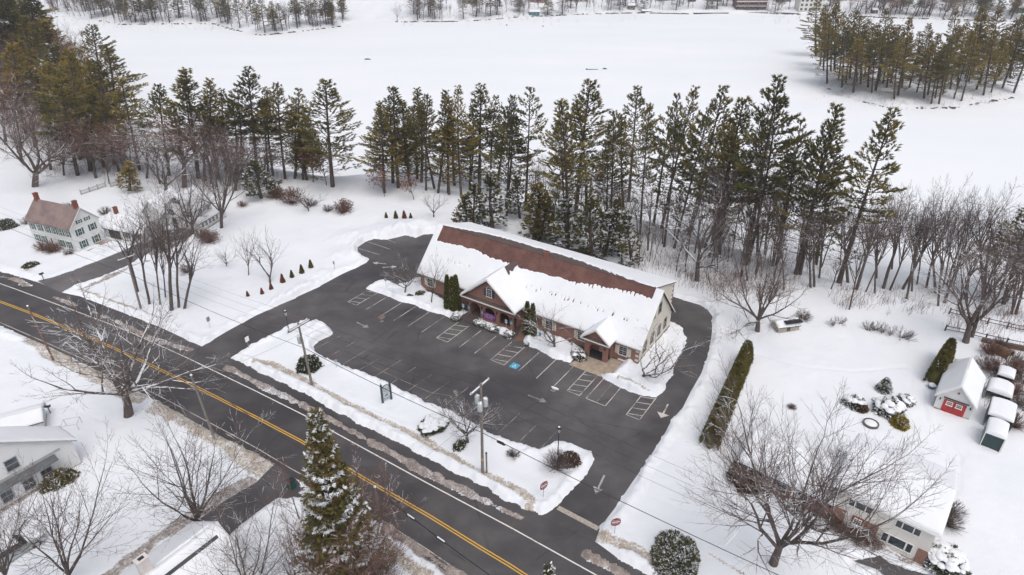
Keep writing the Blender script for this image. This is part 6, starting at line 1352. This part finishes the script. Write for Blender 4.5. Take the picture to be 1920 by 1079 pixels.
def sign(px, py, ph, w_, h_, face, deg, label, nm='road_sign', shape='rect', back=None):
    x, y, z = gnd(px, py); t = thing(nm, label, 'sign', (x, y, 0), math.radians(deg)); MB().tube([(0, .03, -.1), (0, .03, ph)], .03, 6).obj('post', M_metal, t)
    q = MB()
    if shape == 'round': q.extr([(w_/2*math.cos(a), -.02, ph-h_/2+h_/2*math.sin(a)) for a in [2*PI*i/20 for i in range(20)]][::-1], (0, .02, 0))
    elif shape == 'octagon': q.extr([(w_/2*math.cos(a), -.02, ph-h_/2+h_/2*math.sin(a)) for a in [PI/8+2*PI*i/8 for i in range(8)]][::-1], (0, .02, 0))
    else: q.box(-w_/2, w_/2, -.02, 0, ph-h_, ph)
    return t, q.obj('sign_face', face, t), ph
def text(parent, body, size, loc, mat, rz=0., align='CENTER'):
    cu = bpy.data.curves.new('lettering', 'FONT'); cu.body = body; cu.size = size; cu.align_x = align; cu.extrude = .003; cu.materials.append(mat)
    tmp = bpy.data.objects.new('tmp', cu); sc.collection.objects.link(tmp); dg = bpy.context.evaluated_depsgraph_get(); me = bpy.data.meshes.new_from_object(tmp.evaluated_get(dg)); bpy.data.objects.remove(tmp)
    o = link('lettering', me, parent, loc); o.rotation_euler = (PI/2, 0, rz); return o
M_sr = flat('sign_red', (.24, .012, .032), .5, .08)
for (a, b, dg, l) in ((1152, 1003, 12, 'round red no entry sign by the exit, on the right hand lawn'), (1019, 934, 38, 'round red no entry sign at the tip of the grass island')):
    t, f, ph = sign(a, b, 2.35, .98, .98, M_sr, dg, l, 'no_entry_sign', 'round'); MB().box(-.47, .47, .001, .012, ph-.98, ph-.0).obj('back_plate', M_w, t)
    MB().box(-.40, .40, -.032, -.021, ph-.49-.07, ph-.49+.07).obj('white_bar', M_w, f); text(f, 'DO NOT', .17, (0, -.024, ph-.33), M_w); text(f, 'ENTER', .17, (0, -.024, ph-.78), M_w)
M_back = flat('sign_back_grey', (.30, .33, .36), .4, .1, 3, .3)
sign(395, 617, 2.1, .5, .7, M_back, 60, 'grey backed road sign on the lawn left of the entrance'); sign(468, 657, 2.3, .6, .75, M_w, 60, 'white road sign at the west tip of the grass island'); sign(628, 509, 2.0, .35, .6, M_back, -30, 'small sign on the lawn at the bend of the drive'); sign(724, 540, 1.9, .4, .55, M_back, -30, 'small sign at the tip of the left front bed'); sign(632, 692, 1.6, .35, .4, M_back, 20, 'small dark sign at the edge of the stalls on the grass island')
for a, b, l in ((949, 618, 'white wheelchair parking sign in the portico bed'), (1012, 642, 'blue wheelchair parking sign in the snow before the brick front'), (869, 588, 'white wheelchair parking sign left of the portico'), (1071.5, 660, 'grey parking sign beside the shrub left of the small porch')):
    t, f, ph = sign(a, b, 1.75, .36, .55, M_w if 'white' in l else (M_blue if 'blue' in l else M_back), -34, l, 'parking_sign')
    if 'wheelchair' in l: o = MB().box(-.13, .13, -.028, -.021, ph-.36, ph-.08).obj('symbol_panel', M_blue, f); wheelchair(o, lambda a_, b_, ph=ph: (a_*.11, -.033, ph-.22+b_*.12), M_w)
# monument sign
x, y, _ = gnd(718, 757); x2, y2, _ = gnd(734, 750); an = math.atan2(y2-y, x2-x); L = math.hypot(x2-x, y2-y)*1.0
t = thing('monument_sign', 'pale name board with arched top between two dark green posts on the grass island', 'sign', (x, y, 0), an)
M_post = flat('dark_green_post', (.035, .06, .07), .5, .15); M_board = flat('pale_board', (.55, .60, .60), .5, .05)
for xx in (0, L): MB().box(xx-.10, xx+.10, -.10, .10, -.1, 2.75).lathe([(.14, 2.75), (.15, 2.8), (.05, 2.95), (.01, 3.15)], 8, (xx, 0)).obj('post', M_post, t)
bd = MB().extr([(.13, -.04, .75), (L-.13, -.04, .75), (L-.13, -.04, 2.35)]+[(L/2+(L/2-.13)*math.cos(a), -.04, 2.35+.38*math.sin(a)) for a in [PI*i/10 for i in range(1, 10)]]+[(.13, -.04, 2.35)], (0, .08, 0)).obj('board', M_board, t)
for z_ in (.75, 1.5, 1.95): MB().box(.13, L-.13, -.055, -.042, z_, z_+.04).obj('rail', M_post, bd)
q = MB()
for i in range(10):
    a, b = PI*i/10, PI*(i+1)/10; R1, R2 = L/2-.13, L/2-.22
    q.extr([(L/2+R2*math.cos(a), -.042, 2.35+.29*math.sin(a)), (L/2+R1*math.cos(a), -.042, 2.35+.38*math.sin(a)), (L/2+R1*math.cos(b), -.042, 2.35+.38*math.sin(b)), (L/2+R2*math.cos(b), -.042, 2.35+.29*math.sin(b))], (0, -.03, 0))
q.obj('arch_band', M_post, bd); MB().extr([(L/2+.25*math.cos(a), -.042, 1.22+.09*math.sin(a)+.05*math.cos(a)) for a in [2*PI*i/12 for i in range(12)]][::-1], (0, -.012, 0)).obj('emblem', M_post, bd)
words(bd, .22, 2.12, -.043, (5, 4), .13, mat=M_post); words(bd, .25, 1.72, -.043, (7, 3), .12, mat=M_post); words(bd, .25, .95, -.043, (4, 6), .09, mat=M_post)
mound('snow_cap', L/2, 0, 2.68, L*.3, .07, .10, t)
# mail boxes, bin, trash, small things
def mailbox(px, py, deg, label, col):
    x, y, z = gnd(px, py); t = thing('mailbox', label, 'mailbox', (x, y, 0), math.radians(deg)); MB().box(-.05, .05, -.05, .05, -.1, 1.15).obj('post', M_wood, t)
    o = MB().extr([(-.3, -.14, 1.15), (-.3, .14, 1.15)]+[(-.3, .14*math.cos(a), 1.3+.14*math.sin(a)) for a in [PI*i/6 for i in range(7)]][:], (.6, 0, 0)).obj('box', col, t); MB().box(-.28, .28, -.10, .10, 1.441, 1.5).obj('snow_strip', M_snow, o)
mailbox(82, 525, 60, 'dark mailbox on a post by the farmhouse driveway', M_black); mailbox(95, 776, 10, 'dark blue mailbox alone in the snow of the near lawn', flat('dark_blue_paint', (.02, .045, .09), .4))
x, y, z = gnd(548, 913); t = thing('wheeled_bin', 'dark green wheeled bin with black lid by the lower driveway', 'bin', (x, y, .05), .9)
MB().extr([(-.28, -.28, 0), (.28, -.28, 0), (.28, .28, 0), (-.28, .28, 0)], (0, 0, .95)).obj('body', flat('bin_green', (.015, .08, .065), .5), t); MB().box(-.33, .33, -.34, .34, .951, 1.05).obj('lid', M_black, t)
for s in (-1, 1): MB().tube([(s*.3, .28, .12), (s*.36, .28, .12)], .12, 10).obj('wheel', M_black, t)
x, y, z = gnd(1746, 728); t = thing('planter_tub', 'blue grey tub heaped with snow at the end of the short hedge', 'tub', (x, y, .1)); MB().lathe([(.35, 0), (.45, .5), (.47, .5)], 12).obj('tub', flat('blue_grey', (.12, .16, .25), .6), t); mound('snow_cap', 0, 0, .5, .44, .44, .25, t)
x, y, z = gnd(1632, 797); t = thing('garden_ring', 'round stone planter ring filled with snow in the garden', 'planter', (x, y, .1)); q = MB()
for i in range(14):
    a, b = 2*PI*i/14, 2*PI*(i+1)/14; q.extr([(.72*math.cos(a), .72*math.sin(a), 0), (.85*math.cos(a), .85*math.sin(a), 0), (.85*math.cos(b), .85*math.sin(b), 0), (.72*math.cos(b), .72*math.sin(b), 0)], (0, 0, .38))
q.obj('ring', flat('planter_stone', (.12, .11, .105), .9), t); mound('snow_fill', 0, 0, .25, .72, .72, .2, t)
# rail fences at the right
def rail_fence(pts, label, rails=(.45, .95), mat=M_wood, nm='rail_fence', cat='fence', posth=1.15, sp=2.6):
    W_ = [gnd(*p) for p in pts]; x0, y0, z0 = W_[0]; t = thing(nm, label, cat, (x0, y0, 0)); cum = [0]
    for i in range(len(W_)-1): cum.append(cum[-1]+math.hypot(W_[i+1][0]-W_[i][0], W_[i+1][1]-W_[i][1]))
    n = max(1, int(round(cum[-1]/sp))); pp = []
    for k_ in range(n+1):
        s = cum[-1]*k_/n; i = max(j_ for j_ in range(len(cum)) if cum[j_] <= s+1e-6); i = min(i, len(W_)-2); f = (s-cum[i])/(cum[i+1]-cum[i]); x = W_[i][0]+(W_[i+1][0]-W_[i][0])*f; y = W_[i][1]+(W_[i+1][1]-W_[i][1])*f
        z = th(x, y)+.1; pp.append((x-x0, y-y0, z)); MB().box(x-x0-.07, x-x0+.07, y-y0-.07, y-y0+.07, z-.3, z+posth).obj('post', mat, t)
    for k_ in range(n):
        for rz_ in rails:
            a, b = pp[k_], pp[k_+1]; MB().tube([(a[0], a[1], a[2]+rz_), (b[0], b[1], b[2]+rz_)], .055, 5).obj('rail', mat, t)
    return t, pp
M_dw = flat('dark_fence_wood', (.075, .065, .06), .85, .2)
rail_fence([(1779, 590), (1830, 603), (1864, 612), (1925, 625)], 'upper dark rail fence beyond the thick bare tree', mat=M_dw); rail_fence([(1771, 622), (1812, 630), (1860, 642), (1925, 655)], 'lower dark rail fence above the stone culvert', mat=M_dw)
rail_fence([(90, 285), (150, 296), (200, 302), (235, 308), (290, 318)], 'long dark rail fence at the edge of the upper left woods', mat=M_dw)
M_pk = flat('grey_picket', (.33, .32, .32), .7)
for pts, l in (([(153, 366), (177, 358), (199, 350)], 'grey picket fence behind the farmhouse, left piece'), ([(208, 351), (238, 344)], 'grey picket fence behind the farmhouse, right piece beside the evergreen'), ([(1758, 800), (1756, 801)], '')):
    if not l: continue
    t, pp = rail_fence(pts, l, (.25, .9), M_pk, 'picket_fence', 'fence', 1.2, 2.0)
    for k_ in range(len(pp)-1):
        for j_ in range(1, 9):
            f = j_/9; x = pp[k_][0]+(pp[k_+1][0]-pp[k_][0])*f; y = pp[k_][1]+(pp[k_+1][1]-pp[k_][1])*f; MB().box(x-.03, x+.03, y-.02, y+.02, pp[k_][2], pp[k_][2]+1.0).obj('picket', M_pk, t)
# stone wall and culvert
M_st = flat('mossy_stone', (.13, .095, .07), .9, .4, 3); a = gnd(1840, 642); b = gnd(1930, 662); t = thing('stone_wall', 'brown stone retaining wall below the lower rail fence', 'wall', (a[0], a[1], -.2), math.atan2(b[1]-a[1], b[0]-a[0])); L = math.hypot(b[0]-a[0], b[1]-a[1])
for k_ in range(3):
    x = 0.
    while x < L: w2 = RNG.uniform(.5, 1.0); MB().box(x, min(L, x+w2-.03), RNG.uniform(-.08, .0), .4, k_*.34, k_*.34+.32).obj('stone', M_st, t); x += w2
x, y, z = gnd(1893, 672); t = thing('culvert_pipe', 'large rusty culvert pipe opening below the stone wall', 'pipe', (x, y, 0), math.radians(-60)); q = MB()
for i in range(16):
    a, b = 2*PI*i/16, 2*PI*(i+1)/16; q.extr([(0, .72*math.cos(a), .45+.72*math.sin(a)), (0, .80*math.cos(a), .45+.8*math.sin(a)), (0, .80*math.cos(b), .45+.8*math.sin(b)), (0, .72*math.cos(b), .45+.72*math.sin(b))], (-2.2, 0, 0))
q.obj('pipe', flat('rusty_metal', (.14, .08, .05), .8, .3), t); MB().extr([(-.25, .71*math.cos(2*PI*i/16), .45+.71*math.sin(2*PI*i/16)) for i in range(16)], (-.05, 0, 0)).obj('dark_inside', M_black, t)
# drying frames on the near lawn (thin white frame)
x, y, z = gnd(118, 812); t = thing('netting_stand', 'thin white garden frame with netting on the lawn above the corner house', 'netting stand', (x, y, .1), .3)
for a, b in (((0, 0, 0), (0, 0, .9)), ((1.6, 0, 0), (1.6, 0, .9)), ((0, 1.3, 0), (0, 1.3, .9)), ((1.6, 1.3, 0), (1.6, 1.3, .9)), ((0, 0, .9), (1.6, 0, .9)), ((0, 1.3, .9), (1.6, 1.3, .9)), ((0, 0, .9), (0, 1.3, .9)), ((1.6, 0, .9), (1.6, 1.3, .9))): MB().tube([a, b], .025, 4).obj('bar', M_pk, t)
# snow bound car, lower left
x, y, z = gnd(28, 1040); t = thing('parked_car', 'silver pickup car half buried in snow under the bare tree at the lower left', 'car', (x, y, .1), math.radians(56))
M_sil = flat('silver_paint', (.42, .45, .46), .3, .06, 3, .5)
MB().extr([(-2.5, -.9, .35), (2.4, -.9, .35), (2.5, -.9, .7), (2.3, -.9, 1.0), (1.1, -.9, 1.08), (-2.4, -.9, 1.12), (-2.55, -.9, .7)], (0, 1.8, 0)).obj('body', M_sil, t)
MB().extr([(-1.9, -.78, 1.1), (1.1, -.78, 1.08), (.45, -.72, 1.62), (-1.5, -.72, 1.65)], (0, 1.5, 0)).obj('cabin', mat_glass('car_glass', (.03, .035, .045)), t)
MB().box(-1.45, .4, -.74, .74, 1.66, 1.70).obj('roof', M_sil, t); snow_sheet(t, (-1.5, -.75, 1.7), (.5, -.75, 1.7), (.5, .75, 1.7), (-1.5, .75, 1.7), full(.16, 2), .15); snow_sheet(t, (1.1, -.85, 1.09), (2.3, -.85, 1.0), (2.3, .85, 1.0), (1.1, .85, 1.09), full(.12, 2), .15)
for xx in (-1.6, 1.55):
    for yy, s in ((-.92, -1), (.92, 1)):
        w_ = MB().tube([(xx, yy-.1*s, .38), (xx, yy+.02*s, .38)], .36, 16).obj('wheel', M_black, t); MB().tube([(xx, yy+.02*s, .38), (xx, yy+.04*s, .38)], .2, 12).obj('rim', M_metal, w_)
for yy in (-.92, .905):
    for xx in (-.9, .3): MB().box(xx, xx+.22, yy, yy+.015, .88, .92).obj('door_handle', M_black, t)
for s in (-1, 1): MB().box(2.42, 2.49, s*.65-.18, s*.65+.18, .68, .85).obj('headlight', M_w, t); MB().box(-2.52, -2.44, s*.7-.12, s*.7+.12, .7, 1.0).obj('tail_light', M_red, t)
# marks on the frozen lake
for a, b, w_, l in ((689, 112, 1.6, 'dark low ice fishing sled on the frozen lake'), (1110, 131, 2.6, 'thin dark plank lying on the frozen lake'), (1134, 130, 1.0, 'small dark stick on the lake right of the plank'), (950, 48, .6, 'tiny dark marker on the ice near the far shore'), (1018, 50, .5, 'tiny dark speck on the ice below the boathouse')):
    x, y = at(a, b, ZL); t = thing('lake_debris', l, 'debris', (x, y, ZL)); MB().extr([(-w_, -.3, 0), (w_, -.3, 0), (w_*.6, -.3, .35), (-w_*.3, -.3, .5), (-w_*.8, -.3, .2)] if w_ < 2 else [(-w_, -.15, 0), (w_, -.15, 0), (w_, -.15, .12), (-w_*.6, -.15, .2), (-w_, -.15, .45)], (0, .6, 0)).obj('bulk', M_black, t)
# docks and buildings on the far shore
def dock(a, b, label, h=.7, wd=1.6, mat=None):
    x0, y0 = at(*a, ZL); x1, y1 = at(*b, ZL); L = math.hypot(x1-x0, y1-y0); t = thing('dock', label, 'dock', (x0, y0, ZL), math.atan2(y1-y0, x1-x0)); MB().box(0, L, 0, wd, -.1, h).obj('edge', mat or M_black, t); MB().box(-.05, L+.05, -.03, wd+.05, h, h+.3).obj('snow_cover', M_snow, t)
dock((1301, 27), (1366, 26.5), 'long dark dock on the far shore left of the brown house', .8); dock((1374, 25.5), (1384, 25.5), 'short dark dock below the brown deck house'); dock((1387, 25.5), (1440, 25.8), 'dark dock right below the brown deck house'); dock((1452, 26), (1498, 28), 'brown dock left of the cream lake house', .8, 1.4, M_dw); dock((902, 34), (972, 33), 'long low wall on the far shore left of the boathouse', .9, 1.4, M_dw); dock((1510, 26), (1538, 27), 'upturned boats and dock before the cream lake house', .6)
def far_house(px, py, wpx, zE, zR, depth, wall, label, rows, deg=0, nwin=6, deck=None, dmat=None, rf=True):
    x, y, z = gnd(px, py); s = y/math.cos(PIT)*.88/F*1.05; L = wpx*s; t = house('lake_house', label, 'house', (x-L/2, y), deg, L, depth, zE, zR, wall, M_roofd, (rf, rf), .5, 'far', th=.4); t.location.z = z-.2
    for r_ in range(rows):
        for k_ in range(nwin): window(t, (L*(k_+.5)/nwin, 0, .9+r_*2.7), 0, L/nwin*.55, 1.5, M_white, False, 2, 1)
    if deck:
        for dz in deck:
            q = MB().box(-.5, L+.5, -2.6, -.02, dz-.2, dz); q.box(-.5, L+.5, -2.65, -2.55, dz+.9, dz+1.02); q.obj('deck', dmat or M_dw, t); MB().box(-.4, L+.4, -2.5, -.1, dz+.003, dz+.25).obj('deck_snow', M_snow, t)
            for k_ in range(int(L/1.2)+1): MB().box(-.5+k_*1.2-.05, -.5+k_*1.2+.05, -2.64, -2.56, dz, dz+.9).obj('baluster', dmat or M_dw, t)
            for k_ in range(4): MB().box(L*k_/3-.12, L*k_/3+.12, -2.6, -2.4, 0, dz-.2).obj('deck_post', dmat or M_dw, t)
    return t
far_house(1408, 18.5, 50, 7.5, 10, 9, mat_siding('rust_siding', (.17, .11, .095)), 'brown lake house with two long decks on the far shore', 3, 0, 7, (2.6, 5.3), flat('rust_deck', (.30, .20, .16)))
far_house(1518, 22, 36, 8.5, 11, 9, mat_siding('cream_far_siding', (.68, .68, .63)), 'tall cream lake house with dark base on the far shore', 3, 0, 5, None)
t = thing('boat_house', 'dark walled boathouse base under the cream lake house', 'shed', (*at(1499, 25, ZL), ZL), 0); MB().box(0, 14, 0, 2.4, 0, 3.0).obj('wall', M_dw, t); MB().box(-.2, 14.2, -.2, 2.5, 3.0, 3.35).obj('snow_cover', M_snow, t)
for k_ in range(11): MB().box(.6+k_*1.2, .75+k_*1.2, -.12, 0, 0, 3.0).obj('batten', M_black, t)
far_house(1605, 3, 55, 3.2, 5.5, 8, mat_siding('tan_far_siding', (.42, .38, .25)), 'long tan lake house at the top edge above the island', 1, 0, 8)
far_house(1792, 7, 34, 6.5, 9, 8, mat_siding('teal_far_siding', (.05, .16, .20)), 'teal lake house with white railing at the top edge', 2, 0, 5, (3.0,), M_white)
far_house(1911, 24, 18, 3.2, 5.2, 6, mat_siding('teal_shed_siding', (.04, .20, .23)), 'small teal house with snow roof at the upper right corner', 1, -25, 2)
far_house(1570, -2, 30, 4.5, 7, 8, mat_siding('grey_far_siding', (.30, .32, .34)), 'grey lake house peeking at the top edge beside the tan one', 1, 0, 4)
far_house(300, -2, 90, 3.0, 5.5, 9, mat_siding('slate_far_siding', (.12, .13, .15)), 'long dark low building behind the trees of the far left shore', 1, 0, 9)
far_house(470, -3, 40, 3.0, 5.5, 9, mat_siding('white_far_siding', (.55, .57, .6)), 'pale building behind the trees of the far left shore', 1, 0, 5)
for (px_, py_, w_, zE, zR, col, nw, l) in ((1010, 6, 26, 4, 6, (.30, .14, .09), 4, 'low orange brown lake house behind the small teal boathouse'), (1085, 4, 30, 4.5, 7, (.40, .38, .34), 4, 'beige lake house at the top edge, left of the brown hut'), (1150, 1, 22, 3.5, 6, (.16, .15, .15), 3, 'dark lake house at the top edge above the brown hut'),
        (1250, 2, 30, 4.5, 7, (.22, .24, .26), 4, 'slate lake house at the top edge between the huts'), (1340, 4, 24, 3.8, 6, (.45, .43, .40), 3, 'pale lake house at the top edge above the grey hut'), (1470, 4, 20, 3.5, 6, (.20, .13, .10), 3, 'brown cottage left of the tall cream lake house'), (1665, 6, 22, 3.6, 6, (.34, .30, .22), 3, 'tan cottage at the top edge right of the long tan house'),
        (1735, 5, 24, 4, 6.5, (.10, .16, .18), 3, 'dark blue cottage left of the teal house'), (1850, 8, 26, 4, 6.5, (.30, .31, .32), 4, 'grey cottage between the teal house and the corner house'), (880, 8, 24, 3.6, 6, (.28, .22, .18), 3, 'brown cottage at the top edge left of the far boathouse')):
    far_house(px_, py_, w_, zE, zR, 7, mat_siding('siding_%d' % px_, col), l, 1 if zE < 4.4 else 2, 0, nw)
def hut(px, py, L, W, h, wall, label, z=None):
    x, y, z_ = gnd(px, py); t = house('lake_hut', label, 'shed', (x-L/2, y), 0, L, W, h, h+1.0, wall, M_roofd, (True, True), .25, th=.3); t.location.z = z_-.1; window(t, (L/2, 0, h*.35), 0, L*.3, h*.4, M_white, False, 2, 1)
hut(1002, 31, 6.5, 4, 2.8, mat_siding('teal_hut', (.05, .20, .23)), 'small teal boathouse at the water line of the far shore'); hut(1184, 19, 4.5, 3, 3.0, mat_siding('brown_hut', (.16, .12, .10)), 'small brown hut on the far shore'); hut(1335, 18, 4.2, 3, 2.6, mat_siding('grey_hut', (.30, .33, .31)), 'small grey hut with snow roof above the long dock'); hut(1213, 24, 6.5, 2.5, 1.2, M_dw, 'low dark boat shelter at the water line right of the brown hut'); hut(1299, 4, 4, 3, 2.6, M_dw, 'dark hut up the slope at the top edge'); hut(1640, 26, 3.4, 2.6, 2.4, M_dw, 'dark dock hut right of the two big far trunks'); hut(1702, 8, 6, 4, 2.4, M_dw, 'dark garage with snow roof at the top edge over the island')

# ------------------------------------------------------------------ thin winter haze over the lake
hz, nth, bh = newmat('haze'); nth.nodes.remove(bh); out = [n for n in nth.nodes if n.type == 'OUTPUT_MATERIAL'][0]
pv = nth.nodes.new('ShaderNodeVolumePrincipled'); pv.inputs['Color'].default_value = (.90, .93, 1, 1); pv.inputs['Density'].default_value = .0003; pv.inputs['Anisotropy'].default_value = .2
nth.links.new(pv.outputs[0], out.inputs['Volume'])
tag(MB().box(-1700, 1700, -200, 3200, -8.5, 82).obj('haze', hz), 'thin pale haze over the lake', 'haze', kind='stuff')
